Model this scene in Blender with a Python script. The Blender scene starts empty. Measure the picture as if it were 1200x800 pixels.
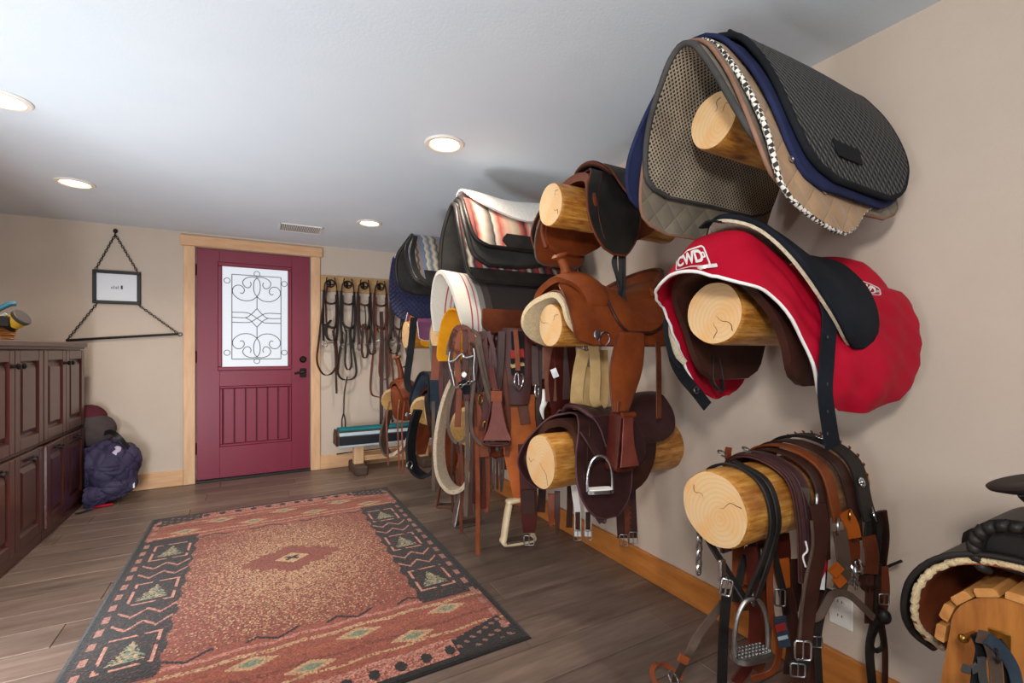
import bpy, math, random
import numpy as np
from mathutils import Vector

random.seed(7)
RNG = np.random.default_rng(11)
SC = bpy.context.scene
COL = SC.collection
PI = math.pi

# ------------------------------------------------------------------ camera
FPX, YAW, CAMH, V0 = 545.0, 0.5045, 1.16, 410.0
cam_data = bpy.data.cameras.new('camera')
cam_data.sensor_width = 36.0
cam_data.lens = FPX / 1200 * 36.0
cam_data.shift_y = (V0 - 400) / 1200.0
cam_data.clip_start = 0.02
cam = bpy.data.objects.new('camera', cam_data)
COL.objects.link(cam)
cam.location = (0, 0, CAMH)
cam.rotation_euler = (PI / 2, 0, -YAW)
SC.camera = cam

# ------------------------------------------------------------------ world, lights, exposure
def lin(h):
    h = h.lstrip('#')
    o = []
    for i in (0, 2, 4):
        s = int(h[i:i + 2], 16) / 255
        o.append(s / 12.92 if s <= 0.04045 else ((s + 0.055) / 1.055) ** 2.4)
    return (o[0], o[1], o[2], 1.0)

world = bpy.data.worlds.new('world')
SC.world = world
world.use_nodes = True
world.node_tree.nodes['Background'].inputs[0].default_value = (0.75, 0.85, 1.0, 1)
world.node_tree.nodes['Background'].inputs[1].default_value = 0.6

def area(name, loc, target, size, power, col, size_y=None):
    d = bpy.data.lights.new(name, 'AREA')
    d.energy = power
    d.color = col
    d.size = size
    if size_y:
        d.shape = 'RECTANGLE'
        d.size_y = size_y
    o = bpy.data.objects.new(name, d)
    COL.objects.link(o)
    o.location = loc
    o.rotation_euler = (Vector(target) - Vector(loc)).to_track_quat('-Z', 'Y').to_euler()
    return o

# cool fill added behind the camera as assumed daylight; that wall has no window
area('rear_cool_fill', (-1.0, -2.85, 1.35), (0.3, 3.0, 1.2), 1.5, 40, (0.86, 0.93, 1.0), 1.3)
# the photographer's strobes: a small softbox beside the camera and one bounced off the ceiling, out of frame
area('flash_softbox', (-0.45, -0.35, 1.75), (1.5, 2.0, 1.0), 0.22, 22, (1.0, 0.96, 0.91))
area('flash_bounce', (-0.85, 0.30, 0.6), (-0.35, 1.6, 2.18), 0.6, 14, (0.9, 0.96, 1.0)).data.spread = math.radians(160)
area('ceiling_fill_far', (-1.15, 1.90, 0.30), (-0.45, 4.2, 2.18), 0.6, 35, (0.92, 0.96, 1.0)).data.spread = math.radians(175)  # unseen up-facing fill, added to even out the far ceiling

SC.view_settings.view_transform = 'Standard'
SC.view_settings.look = 'None'
SC.view_settings.gamma = 1.0
SC.view_settings.use_curve_mapping = False
SC.view_settings.exposure = 0.26

# ------------------------------------------------------------------ pixel -> room helpers
CF = np.array([math.sin(YAW), math.cos(YAW), 0.0])
CR = np.array([math.cos(YAW), -math.sin(YAW), 0.0])
CC = np.array([0.0, 0.0, CAMH])

def at(u, v, x=None, y=None, z=None, Z=None):
    """the point of the room seen at (u, v) lying in the plane x=, y= or z=, or at depth Z"""
    d = CF + CR * (u - 600) / FPX + np.array([0, 0, (V0 - v) / FPX])
    if Z is not None:
        t = Z
    elif x is not None:
        t = x / d[0]
    elif y is not None:
        t = y / d[1]
    else:
        t = (z - CAMH) / d[2]
    return CC + d * t

# ------------------------------------------------------------------ mesh helpers
def cr(pts, n, closed=False):
    """Catmull-Rom through pts, n samples"""
    P = np.asarray(pts, float)
    m = len(P)
    if m == 2 and not closed:
        t = np.linspace(0, 1, n)[:, None]
        return P[0] * (1 - t) + P[1] * t
    if closed:
        E = np.vstack([P[-1], P, P[0], P[1]])
        T = np.linspace(0, m, n, endpoint=False)
    else:
        E = np.vstack([2 * P[0] - P[1], P, 2 * P[-1] - P[-2]])
        T = np.linspace(0, m - 1, n)
    i = np.minimum(T.astype(int), (m if closed else m - 1) - 1)
    f = (T - i)[:, None]
    a, b, c, d = E[i], E[i + 1], E[i + 2], E[i + 3]
    return 0.5 * (2 * b + (c - a) * f + (2 * a - 5 * b + 4 * c - d) * f ** 2 + (3 * b - a - 3 * c + d) * f ** 3)

def arcsample(P, n):
    d = np.concatenate([[0], np.cumsum(np.linalg.norm(np.diff(P, axis=0), axis=1))])
    s = np.linspace(0, d[-1], n)
    return np.stack([np.interp(s, d, P[:, k]) for k in range(P.shape[1])], 1), d[-1]

def unit(v):
    v = np.asarray(v, float)
    return v / (np.linalg.norm(v, axis=-1, keepdims=True) + 1e-12)

class MB:
    def __init__(self):
        self.v, self.f, self.uv, self.n = [], [], [], 0
    def add(self, V, Fc, UV=None):
        V = np.asarray(V, float)
        self.v.append(V)
        o = self.n
        self.f += [tuple(i + o for i in q) for q in Fc]
        self.uv.append(np.zeros((len(V), 2)) if UV is None else np.asarray(UV, float))
        self.n += len(V)
        return self
    def grid(self, P, closed_u=False, closed_v=False, UV=None):
        nu, nv = P.shape[:2]
        F = []
        for i in range(nu if closed_u else nu - 1):
            i2 = (i + 1) % nu
            for j in range(nv if closed_v else nv - 1):
                j2 = (j + 1) % nv
                F.append((i * nv + j, i2 * nv + j, i2 * nv + j2, i * nv + j2))
        return self.add(P.reshape(-1, 3), F, None if UV is None else UV.reshape(-1, 2))
    def box(self, x0, x1, y0, y1, z0, z1, bev=0.0):
        if bev <= 0:
            V = [(x, y, z) for z in (z0, z1) for (x, y) in ((x0, y0), (x1, y0), (x1, y1), (x0, y1))]
            return self.add(V, [(3, 2, 1, 0), (4, 5, 6, 7), (0, 1, 5, 4), (1, 2, 6, 5), (2, 3, 7, 6), (3, 0, 4, 7)])
        b = min(bev, (x1 - x0) / 2.01, (y1 - y0) / 2.01, (z1 - z0) / 2.01)
        V, F, idx = [], [], {}
        for ix in (0, 1):
            for iy in (0, 1):
                for iz in (0, 1):
                    X, Y, Z = (x0, x1)[ix], (y0, y1)[iy], (z0, z1)[iz]
                    sx, sy, sz = (1, -1)[ix] * b, (1, -1)[iy] * b, (1, -1)[iz] * b
                    idx[ix, iy, iz] = len(V)
                    V += [(X, Y + sy, Z + sz), (X + sx, Y, Z + sz), (X + sx, Y + sy, Z)]
        I = lambda a, k: idx[a] + k
        for s in (0, 1):
            q = [I((s, 0, 0), 0), I((s, 1, 0), 0), I((s, 1, 1), 0), I((s, 0, 1), 0)]
            F.append(tuple(q if s else q[::-1]))
            q = [I((0, s, 0), 1), I((1, s, 0), 1), I((1, s, 1), 1), I((0, s, 1), 1)]
            F.append(tuple(q[::-1] if s else q))
            q = [I((0, 0, s), 2), I((1, 0, s), 2), I((1, 1, s), 2), I((0, 1, s), 2)]
            F.append(tuple(q if s else q[::-1]))
        for s in (0, 1):
            for t in (0, 1):
                F.append((I((0, s, t), 1), I((1, s, t), 1), I((1, s, t), 2), I((0, s, t), 2)))
                F.append((I((s, 0, t), 0), I((s, 1, t), 0), I((s, 1, t), 2), I((s, 0, t), 2)))
                F.append((I((s, t, 0), 0), I((s, t, 1), 0), I((s, t, 1), 1), I((s, t, 0), 1)))
        for k in idx:
            F.append((idx[k], idx[k] + 1, idx[k] + 2))
        return self.add(V, F)
    def tube(self, pts, r, closed=False, seg=8, n=None, smooth=True):
        P = np.asarray(pts, float)
        if smooth and len(P) > 2:
            P = cr(P, n or len(P) * 5, closed)
        elif n and not closed:
            P, _ = arcsample(P, n)
        m = len(P)
        T = unit(np.roll(P, -1, 0) - np.roll(P, 1, 0)) if closed else unit(np.gradient(P, axis=0))
        ref = np.array([0.0, 0, 1]) if abs(T[0][2]) < 0.9 else np.array([1.0, 0, 0])
        N = [unit(ref - T[0] * (ref @ T[0]))]
        for i in range(1, m):
            q = N[-1] - T[i] * (N[-1] @ T[i])
            N.append(unit(q))
        N = np.array(N)
        B = np.cross(T, N)
        R = np.interp(np.linspace(0, 1, m), np.linspace(0, 1, len(r)), r) if hasattr(r, '__len__') else np.full(m, r)
        a = np.linspace(0, 2 * PI, seg, endpoint=False)
        G = P[:, None] + R[:, None, None] * (np.cos(a)[None, :, None] * N[:, None] + np.sin(a)[None, :, None] * B[:, None])
        o = self.n
        self.grid(G, closed, True)
        if not closed:
            self.f.append(tuple(o + j for j in range(seg)))
            self.f.append(tuple(o + (m - 1) * seg + j for j in range(seg))[::-1])
        return self
    def ring(self, c, r, tr, nrm=(0, 1, 0), seg=18, ts=6, sx=1.0, sz=1.0, up=(0, 0, 1)):
        nrm = unit(nrm)
        up = np.asarray(up, float)
        if abs(nrm @ unit(up)) > 0.95:
            up = np.array([1.0, 0, 0])
        e2 = unit(up - nrm * (up @ nrm))
        e1 = np.cross(e2, nrm)
        a = np.linspace(0, 2 * PI, seg, endpoint=False)
        P = np.asarray(c) + r * (sx * np.cos(a)[:, None] * e1 + sz * np.sin(a)[:, None] * e2)
        return self.tube(P, tr, True, ts, smooth=False)
    def ribbon(self, pts, w, t=0.004, wd=(1, 0, 0), n=None, closed=False, smooth=True):
        P = np.asarray(pts, float)
        k = len(P)
        n = n or max(8, k * 5)
        W = np.asarray(wd, float)
        if smooth and k > 2:
            Q = cr(P, n, closed)
        else:
            Q, _ = arcsample(P, n)
        if W.ndim == 2:
            W = cr(W, n, closed) if len(W) > 2 else W[0] + (W[1] - W[0]) * np.linspace(0, 1, n)[:, None]
        else:
            W = np.tile(W, (n, 1))
        T = unit(np.roll(Q, -1, 0) - np.roll(Q, 1, 0)) if closed else unit(np.gradient(Q, axis=0))
        W = unit(W - T * (W * T).sum(1)[:, None])
        N = np.cross(T, W)
        ww = np.interp(np.linspace(0, 1, n), np.linspace(0, 1, len(w)), w) if hasattr(w, '__len__') else np.full(n, w)
        h = ww[:, None] / 2
        e = min(t * 0.35, 0.002)
        G = np.stack([Q - W * h + N * (t / 2 - e), Q - W * (h - e) + N * t / 2, Q + W * (h - e) + N * t / 2, Q + W * h + N * (t / 2 - e),
                      Q + W * h - N * (t / 2 - e), Q + W * (h - e) - N * t / 2, Q - W * (h - e) - N * t / 2, Q - W * h - N * (t / 2 - e)], 1)
        o = self.n
        s = np.concatenate([[0], np.cumsum(np.linalg.norm(np.diff(Q, axis=0), axis=1))])
        UV = np.zeros((n, 8, 2))
        UV[:, :, 0] = s[:, None]
        UV[:, :, 1] = np.array([-1, -1, 1, 1, 1, 1, -1, -1])[None] * h
        self.grid(G, closed, True, UV)
        if not closed:
            self.f.append(tuple(o + j for j in range(8)))
            self.f.append(tuple(o + (n - 1) * 8 + j for j in range(8))[::-1])
        return self
    def lathe(self, prof, c, axis='z', seg=24):
        a = np.linspace(0, 2 * PI, seg, endpoint=False)
        pr = np.asarray(prof, float)
        ca, sa = np.cos(a), np.sin(a)
        G = np.zeros((len(pr), seg, 3))
        if isinstance(axis, str):
            ax = {'x': (1, 0, 0), 'y': (0, 1, 0), 'z': (0, 0, 1)}[axis]
        else:
            ax = axis
        ax = unit(ax)
        ref = np.array([0.0, 0, 1]) if abs(ax[2]) < 0.9 else np.array([1.0, 0, 0])
        e1 = unit(ref - ax * (ref @ ax))
        e2 = np.cross(ax, e1)
        G = np.asarray(c) + pr[:, 1][:, None, None] * ax + pr[:, 0][:, None, None] * (ca[None, :, None] * e1 + sa[None, :, None] * e2)
        o = self.n
        self.grid(G, False, True)
        if pr[0, 0] > 1e-5:
            self.f.append(tuple(o + j for j in range(seg))[::-1])
        if pr[-1, 0] > 1e-5:
            self.f.append(tuple(o + (len(pr) - 1) * seg + j for j in range(seg)))
        return self
    def prism(self, poly, axis, d0, d1):
        """poly: 2D outline in the plane across axis ('x': y,z  'y': x,z  'z': x,y)"""
        k = len(poly)
        def p3(a, b, d):
            return {'x': (d, a, b), 'y': (a, d, b), 'z': (a, b, d)}[axis]
        V = [p3(a, b, d0) for a, b in poly] + [p3(a, b, d1) for a, b in poly]
        F = [tuple(range(k))[::-1], tuple(range(k, 2 * k))] + [(i, (i + 1) % k, k + (i + 1) % k, k + i) for i in range(k)]
        return self.add(V, F)
    def ball(self, c, r, seg=14, rings=8):
        rx, ry, rz = (r, r, r) if not hasattr(r, '__len__') else r
        th = np.linspace(0, PI, rings + 1)
        a = np.linspace(0, 2 * PI, seg, endpoint=False)
        G = np.zeros((rings + 1, seg, 3))
        G[..., 0] = c[0] + rx * np.sin(th)[:, None] * np.cos(a)
        G[..., 1] = c[1] + ry * np.sin(th)[:, None] * np.sin(a)
        G[..., 2] = c[2] - rz * np.cos(th)[:, None]
        return self.grid(G, False, True)
    def shell(self, P, thick, UV=None, flip=False):
        """closed solid of a given thickness round the grid P"""
        nu, nv = P.shape[:2]
        N = np.cross(np.gradient(P, axis=0), np.gradient(P, axis=1))
        N = unit(N) * (-1 if flip else 1)
        th = np.asarray(thick)[..., None] if hasattr(thick, '__len__') else thick
        A, B = P + N * th / 2, P - N * th / 2
        o = self.n
        k = nu * nv
        V = np.vstack([A.reshape(-1, 3), B.reshape(-1, 3)])
        F = []
        for i in range(nu - 1):
            for j in range(nv - 1):
                q = (i * nv + j, (i + 1) * nv + j, (i + 1) * nv + j + 1, i * nv + j + 1)
                F.append(q if not flip else q[::-1])
                F.append(tuple(k + a for a in (q[::-1] if not flip else q)))
        loop = [i * nv for i in range(nu)] + [(nu - 1) * nv + j for j in range(1, nv)] + [i * nv + nv - 1 for i in range(nu - 2, -1, -1)] + [j for j in range(nv - 2, 0, -1)]
        for a, b in zip(loop, loop[1:] + loop[:1]):
            q = (b, a, k + a, k + b)
            F.append(q if not flip else q[::-1])
        u2 = None if UV is None else np.vstack([UV.reshape(-1, 2)] * 2)
        self.add(V, F, u2)
        self.edge = P.reshape(-1, 3)[loop]
        return self

OFF = {}

def empty(name, loc, label=None, cat=None, group=None):
    o = bpy.data.objects.new(name, None)
    o.empty_display_size = 0.05
    COL.objects.link(o)
    o.location = loc
    OFF[o.name] = np.array(loc, float)
    tag(o, label, cat, group)
    return o

def tag(o, label=None, cat=None, group=None, kind=None):
    if label: o['label'] = label
    if cat: o['category'] = cat
    if group: o['group'] = group
    if kind: o['kind'] = kind
    return o

def obj(name, mb, mat, parent=None, smooth=True, angle=38, label=None, cat=None, group=None, kind=None, origin=None):
    V = np.vstack(mb.v)
    if parent is not None:
        off = OFF[parent.name]
    elif origin is not None:
        off = np.asarray(origin, float)
    else:
        lo, hi = V.min(0), V.max(0)
        off = np.array([(lo[0] + hi[0]) / 2, (lo[1] + hi[1]) / 2, lo[2]])
    me = bpy.data.meshes.new(name)
    me.from_pydata((V - off).tolist(), [], mb.f)
    UV = np.vstack(mb.uv)
    if np.any(UV):
        lay = me.uv_layers.new(name='UVMap')
        li = np.zeros(len(me.loops), dtype=np.int32)
        me.loops.foreach_get('vertex_index', li)
        lay.data.foreach_set('uv', UV[li].astype(np.float32).ravel())
    for m_ in (mat if isinstance(mat, (list, tuple)) else [mat]):
        me.materials.append(m_)
    if smooth:
        me.polygons.foreach_set('use_smooth', [True] * len(me.polygons))
        me.set_sharp_from_angle(angle=math.radians(angle))
    me.update()
    o = bpy.data.objects.new(name, me)
    COL.objects.link(o)
    if parent is not None:
        o.parent = parent
    else:
        o.location = off
    OFF[o.name] = off
    tag(o, label, cat, group, kind)
    return o

def copy_tree(o, loc=None, parent=None, label=None):
    c = o.copy()
    COL.objects.link(c)
    if parent is not None:
        c.parent = parent
    if loc is not None:
        c.location = loc
    OFF[c.name] = np.array(loc if loc is not None else OFF[o.name], float)
    if label: c['label'] = label
    for ch in list(o.children):
        copy_tree(ch, None, c)
    return c

def drape(prof, outline, thick, yc, zc, ns=36, nx=18, sym=True, dz=None, dn=None, lift=0.0, uvs=1.0, x_of=None):
    """a sheet hung over a bar that runs along x. prof = (n, z) from the near bottom edge to the ridge
    (mirrored when sym) ; n > 0 is the side away from the door. outline = (s, x_front, x_back)."""
    H = np.asarray(prof, float)
    if sym:
        H = np.vstack([H, [[-a, b] for a, b in H[::-1] if abs(a) > 1e-6]])
    D = cr(H, 240)
    D, L = arcsample(D, ns)
    if lift:
        t = unit(np.gradient(D, axis=0))
        D = D + lift * np.stack([t[:, 1], -t[:, 0]], 1)
    O = np.asarray(outline, float)
    if sym and O[-1, 0] <= 0.5:
        O = np.vstack([O, [[1 - a, b, c] for a, b, c in O[::-1] if a < 0.5]])
    Od = cr(O, 300)
    s = np.linspace(0, 1, ns)
    x0 = np.interp(s, Od[:, 0], Od[:, 1])
    x1 = np.interp(s, Od[:, 0], Od[:, 2])
    tt = np.linspace(0, 1, nx)
    X = x0[:, None] + (x1 - x0)[:, None] * tt
    P = np.zeros((ns, nx, 3))
    P[..., 0] = X
    Nn = np.tile(D[:, 0][:, None], (1, nx))
    Zz = np.tile(D[:, 1][:, None], (1, nx))
    S = np.tile(s[:, None], (1, nx))
    if dz is not None:
        Zz = Zz + dz(S, X, Nn)
    if dn is not None:
        Nn = Nn + dn(S, X, Nn)
    P[..., 1] = yc - Nn
    P[..., 2] = zc + Zz
    UV = np.stack([S * L * uvs, X * uvs], -1)
    m = MB()
    m.shell(P, thick, UV, flip=(D[-1, 0] < D[0, 0]))
    return m, P

def edge_tube(P, r, which='all', seg=6):
    """piping round the border of a draped sheet"""
    nu, nv = P.shape[:2]
    m = MB()
    if which == 'all':
        loop = [P[i, 0] for i in range(nu)] + [P[-1, j] for j in range(1, nv)] + [P[i, -1] for i in range(nu - 2, -1, -1)] + [P[0, j] for j in range(nv - 2, 0, -1)]
        m.tube(np.array(loop), r, True, seg, smooth=False)
    elif which == 'front':
        m.tube(P[:, 0], r, False, seg, smooth=False)
    elif which == 'frontbottom':
        loop = [P[0, j] for j in range(nv - 1, 0, -1)] + [P[i, 0] for i in range(nu)] + [P[-1, j] for j in range(1, nv)]
        m.tube(np.array(loop), r, False, seg, smooth=False)
    return m

def smooth01(t):
    t = np.clip(t, 0, 1)
    return t * t * (3 - 2 * t)
# ------------------------------------------------------------------ materials
class NT:
    def __init__(self, name):
        self.m = bpy.data.materials.new(name)
        self.m.use_nodes = True
        self.t = self.m.node_tree
        self.b = self.t.nodes['Principled BSDF']
    def n(self, kind, **kw):
        nd = self.t.nodes.new(kind)
        for k, v in kw.items():
            if k in nd.inputs:
                nd.inputs[k].default_value = v
            else:
                setattr(nd, k, v)
        return nd
    def l(self, a, b):
        self.t.links.new(a, b)
    def coord(self, out='Object', scale=(1, 1, 1), rot=(0, 0, 0), loc=(0, 0, 0)):
        c = self.n('ShaderNodeTexCoord')
        mp = self.n('ShaderNodeMapping')
        mp.inputs['Scale'].default_value = scale
        mp.inputs['Rotation'].default_value = rot
        mp.inputs['Location'].default_value = loc
        self.l(c.outputs[out], mp.inputs['Vector'])
        return mp.outputs[0]
    def noise(self, vec, scale, detail=3, rough=0.6):
        nd = self.n('ShaderNodeTexNoise', Scale=scale, Detail=detail, Roughness=rough)
        self.l(vec, nd.inputs['Vector'])
        return nd.outputs['Fac']
    def ramp(self, fac, stops):
        r = self.n('ShaderNodeValToRGB')
        e = r.color_ramp.elements
        while len(e) < len(stops):
            e.new(0.5)
        for q, (p, c) in zip(e, stops):
            q.position = p
            q.color = lin(c) if isinstance(c, str) else c
        self.l(fac, r.inputs[0])
        return r.outputs[0]
    def mix(self, fac, a, b, mode='MIX'):
        mx = self.n('ShaderNodeMix', data_type='RGBA', blend_type=mode)
        for s, v in ((0, fac), (6, a), (7, b)):
            if isinstance(v, (int, float)):
                mx.inputs[s].default_value = v
            elif isinstance(v, str):
                mx.inputs[s].default_value = lin(v)
            else:
                self.l(v, mx.inputs[s])
        return mx.outputs[2]
    def math(self, op, a, b=0.0):
        nd = self.n('ShaderNodeMath', operation=op)
        for s, v in ((0, a), (1, b)):
            if isinstance(v, (int, float)):
                nd.inputs[s].default_value = v
            else:
                self.l(v, nd.inputs[s])
        return nd.outputs[0]
    def bump(self, h, strength=0.3, dist=0.01):
        bp = self.n('ShaderNodeBump', Strength=strength, Distance=dist)
        self.l(h, bp.inputs['Height'])
        self.l(bp.outputs[0], self.b.inputs['Normal'])
    def base(self, c, rough=0.5, metal=0.0, spec=None, sheen=0.0, coat=0.0):
        if isinstance(c, str):
            self.b.inputs['Base Color'].default_value = lin(c)
        else:
            self.l(c, self.b.inputs['Base Color'])
        self.b.inputs['Roughness'].default_value = rough
        self.b.inputs['Metallic'].default_value = metal
        if spec is not None:
            self.b.inputs['Specular IOR Level'].default_value = spec
        if sheen:
            self.b.inputs['Sheen Weight'].default_value = sheen
        if coat:
            self.b.inputs['Coat Weight'].default_value = coat
            self.b.inputs['Coat Roughness'].default_value = 0.2
        return self.m

def m_plain(name, c, rough=0.5, metal=0.0, c2=None, ns=6.0, bump=0.0, bs=150.0, stretch=(1, 1, 1), spec=None, sheen=0.0, coat=0.0, bd=0.003, lo=0.35, hi=0.65):
    t = NT(name)
    v = t.coord('Object', stretch)
    col = c
    if c2:
        col = t.ramp(t.noise(v, ns, 4), [(lo, c), (hi, c2)])
    if bump:
        t.bump(t.noise(t.coord('Object'), bs, 3), bump, bd)
    return t.base(col, rough, metal, spec, sheen, coat)

def m_wood(name, c1, c2, axis='z', rough=0.45, knots=True, ns=5.0, kc='#6b3d1c', spec=None):
    t = NT(name)
    st = {'x': (0.12, 1, 1), 'y': (1, 0.12, 1), 'z': (1, 1, 0.12)}[axis]
    v = t.coord('Object', st)
    a = t.noise(v, ns * 8, 5, 0.65)
    col = t.ramp(a, [(0.3, c1), (0.7, c2)])
    if knots:
        vo = t.n('ShaderNodeTexVoronoi', Scale=ns * 0.9)
        k = {'x': (0.55, 1, 1), 'y': (1, 0.55, 1), 'z': (1, 1, 0.55)}[axis]
        t.l(t.coord('Object', k), vo.inputs['Vector'])
        kf = t.ramp(vo.outputs['Distance'], [(0.03, (1, 1, 1, 1)), (0.09, (0, 0, 0, 1))])
        col = t.mix(kf, col, kc)
    t.bump(a, 0.12, 0.003)
    return t.base(col, rough, 0, spec)

def m_leather(name, c1, c2, rough=0.38, ns=7.0, coat=0.0, bump=0.25):
    rough = rough + 0.1
    t = NT(name)
    v = t.coord('Object')
    col = t.ramp(t.noise(v, ns, 5, 0.65), [(0.32, c1), (0.68, c2)])
    t.bump(t.noise(v, 320, 2), bump, 0.0015)
    return t.base(col, rough, 0, 0.22, 0, coat)

def m_quilt(name, c1, c2, size=0.03, rough=0.85, diag=True, depth=0.006, spec=0.25):
    """quilted cloth: stitched diamonds or squares with puffed cells"""
    t = NT(name)
    k = PI / size
    v = t.coord('UV', (k, k, 1), (0, 0, PI / 4 if diag else 0))
    sp = t.n('ShaderNodeSeparateXYZ')
    t.l(v, sp.inputs[0])
    h = t.math('MULTIPLY', t.math('ABSOLUTE', t.math('SINE', sp.outputs[0])), t.math('ABSOLUTE', t.math('SINE', sp.outputs[1])))
    h = t.math('POWER', h, 0.45)
    t.bump(h, 1.0, depth)
    vv = t.coord('Object')
    col = t.ramp(t.noise(vv, 5, 5), [(0.35, c1), (0.65, c2)])
    return t.base(col, rough, 0, spec, 0.15)

def m_cloth(name, c1, c2=None, rough=0.9, ns=8.0, bump=0.4, bs=400.0, sheen=0.0):
    return m_plain(name, c1, rough, 0, c2 or c1, ns, bump, bs, spec=0.12, sheen=sheen, bd=0.002)

def m_fleece(name, c1, c2):
    t = NT(name)
    v = t.coord('Object')
    a = t.noise(v, 90, 4, 0.7)
    col = t.ramp(a, [(0.3, c1), (0.7, c2)])
    t.bump(t.noise(v, 140, 3, 0.7), 0.9, 0.008)
    return t.base(col, 0.95, 0, 0.1, 0.3)

MAT = {}
def build_materials():
    M = MAT
    M['wall'] = m_plain('wall_paint', '#cbbbac', 0.75, 0, '#c6b6a7', 3, 0.25, 60, bd=0.004, spec=0.3)
    M['ceiling'] = m_plain('ceiling_paint', '#dfe7ee', 0.85, 0, '#dbe4ec', 2, 0.2, 90, spec=0.2)
    # floor planks: grain along x, each plank its own tone
    t = NT('floor_plank')
    v = t.coord('Object', (0.10, 1, 1))
    g = t.noise(v, 26, 6, 0.7)
    col = t.ramp(g, [(0.25, '#4f403a'), (0.5, '#77645b'), (0.78, '#9b887c')])
    oi = t.n('ShaderNodeObjectInfo')
    col = t.mix(0.35, col, t.ramp(oi.outputs['Random'], [(0.0, '#5c4a3f'), (1.0, '#8d7869')]))
    g2 = t.noise(t.coord('Object', (0.25, 1, 1)), 5, 3)
    col = t.mix(0.4, col, t.ramp(g2, [(0.3, '#8a8a8a'), (0.7, '#ffffff')]), 'MULTIPLY')
    t.bump(g, 0.12, 0.002)
    M['plank'] = t.base(col, 0.36, 0, 0.4)
    M['subfloor'] = m_plain('plank_joint', '#2a211b', 0.8)
    M['pine_z'] = m_wood('pine_casing', '#cfa076', '#e2bb92', 'z', 0.5, True, 4, '#9a6a3c')
    M['pine_x'] = m_wood('pine_board', '#c8966a', '#dfb488', 'x', 0.5, True, 4, '#9a6436')
    M['pine_rack'] = m_wood('aged_pine_board', '#a8804f', '#c39a66', 'x', 0.5, True, 4, '#7d5528')
    M['honey_y'] = m_wood('honey_pine_baseboard', '#a9652a', '#c8813f', 'y', 0.4, True, 3, '#7d4418')
    M['door'] = m_plain('burgundy_door_paint', '#84263f', 0.42, 0, '#7b2239', 4, 0.25, 60, (1, 1, 0.12), 0.4, bd=0.003)
    M['door_dark'] = m_plain('door_groove_paint', '#641b2f', 0.5)
    t = NT('lit_privacy_glass')
    t.b.inputs['Emission Color'].default_value = lin('#f4f8fd')
    t.b.inputs['Emission Strength'].default_value = 0.52
    t.bump(t.noise(t.coord('Object'), 120, 2), 0.3, 0.004)
    M['lite'] = t.base('#8b939c', 0.3)
    M['came'] = m_plain('grey_metal_came', '#55585d', 0.5, 0.3)
    M['iron'] = m_plain('dark_iron', '#1d1a1a', 0.45, 0.7, '#2c2826', 30)
    M['bronze'] = m_plain('oil_rubbed_bronze', '#2a1d1d', 0.35, 0.7)
    M['steel'] = m_plain('bright_steel', '#c6c8cb', 0.24, 1.0)
    M['dullsteel'] = m_plain('worn_steel', '#8f8f8f', 0.38, 1.0, '#a8a6a2', 40)
    M['brass'] = m_plain('brass', '#b08a44', 0.3, 1.0, '#9a7436', 30)
    M['cab'] = m_plain('cherry_cabinet', '#3d1714', 0.34, 0, '#4a1f1b', 9, 0.1, 80, (1, 1, 0.1), 0.5, coat=0.35)
    M['cab_groove'] = m_plain('cherry_groove', '#2a0d0d', 0.4)
    M['cab_top'] = m_plain('cabinet_top_board', '#5b4540', 0.35, 0, '#66504a', 8, 0, 80, (1, 0.1, 1), 0.5)
    M['black'] = m_plain('black_plastic', '#151414', 0.5)
    M['white'] = m_plain('white_plastic', '#e9e7e2', 0.45)
    M['lamp'] = m_plain('lamp_glow', '#fff2dc', 0.5)
    M['lamp'].node_tree.nodes['Principled BSDF'].inputs['Emission Color'].default_value = lin('#ffe9c8')
    M['lamp'].node_tree.nodes['Principled BSDF'].inputs['Emission Strength'].default_value = 6.0
    M['trimring'] = m_plain('lamp_trim_ring', '#efe6da', 0.4)
    M['paper'] = m_plain('white_paper', '#e6e9ef', 0.6)
    M['ink'] = m_plain('grey_ink', '#9aa0aa', 0.7)
    M['ink_dark'] = m_plain('dark_ink', '#34353d', 0.7)
    # wicker
    t = NT('wicker')
    v = t.coord('Object', (1, 1, 1))
    w = t.n('ShaderNodeTexWave', Scale=28.0, Distortion=3.0, bands_direction='Z')
    t.l(v, w.inputs[0])
    t.bump(w.outputs[1], 0.6, 0.005)
    M['wicker'] = t.base(t.ramp(w.outputs[1], [(0.2, '#a8662a'), (0.8, '#e0a055')]), 0.6)
    M['yellow'] = m_plain('yellow_label', '#e3bb33', 0.5)
    M['teal_plastic'] = m_plain('teal_plastic', '#2f6f86', 0.35)
    M['greylid'] = m_plain('grey_lid', '#4a4442', 0.5)
    # logs
    t = NT('peeled_log')
    v = t.coord('Object', (0.16, 1, 1))
    a = t.noise(v, 34, 8, 0.72)
    col = t.ramp(a, [(0.34, '#84491a'), (0.48, '#c68739'), (0.64, '#dfab5d')])
    b = t.noise(t.coord('Object', (0.5, 1, 1)), 7, 4, 0.6)
    col = t.mix(t.ramp(b, [(0.5, (0, 0, 0, 1)), (0.72, (1, 1, 1, 1))]), col, '#8a4a14')
    vo = t.n('ShaderNodeTexVoronoi', Scale=6.5)
    t.l(t.coord('Object', (0.6, 1, 1)), vo.inputs['Vector'])
    col = t.mix(t.ramp(vo.outputs['Distance'], [(0.05, (1, 1, 1, 1)), (0.16, (0, 0, 0, 1))]), col, '#6d3512')
    fine = t.noise(t.coord('Object', (0.08, 1, 1)), 150, 4, 0.7)
    col = t.mix(0.45, col, t.ramp(fine, [(0.35, '#8a6a4a'), (0.6, '#ffffff')]), 'MULTIPLY')
    t.bump(a, 0.4, 0.006)
    M['log'] = t.base(col, 0.4, 0, 0.45, 0, 0.15)
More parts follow.
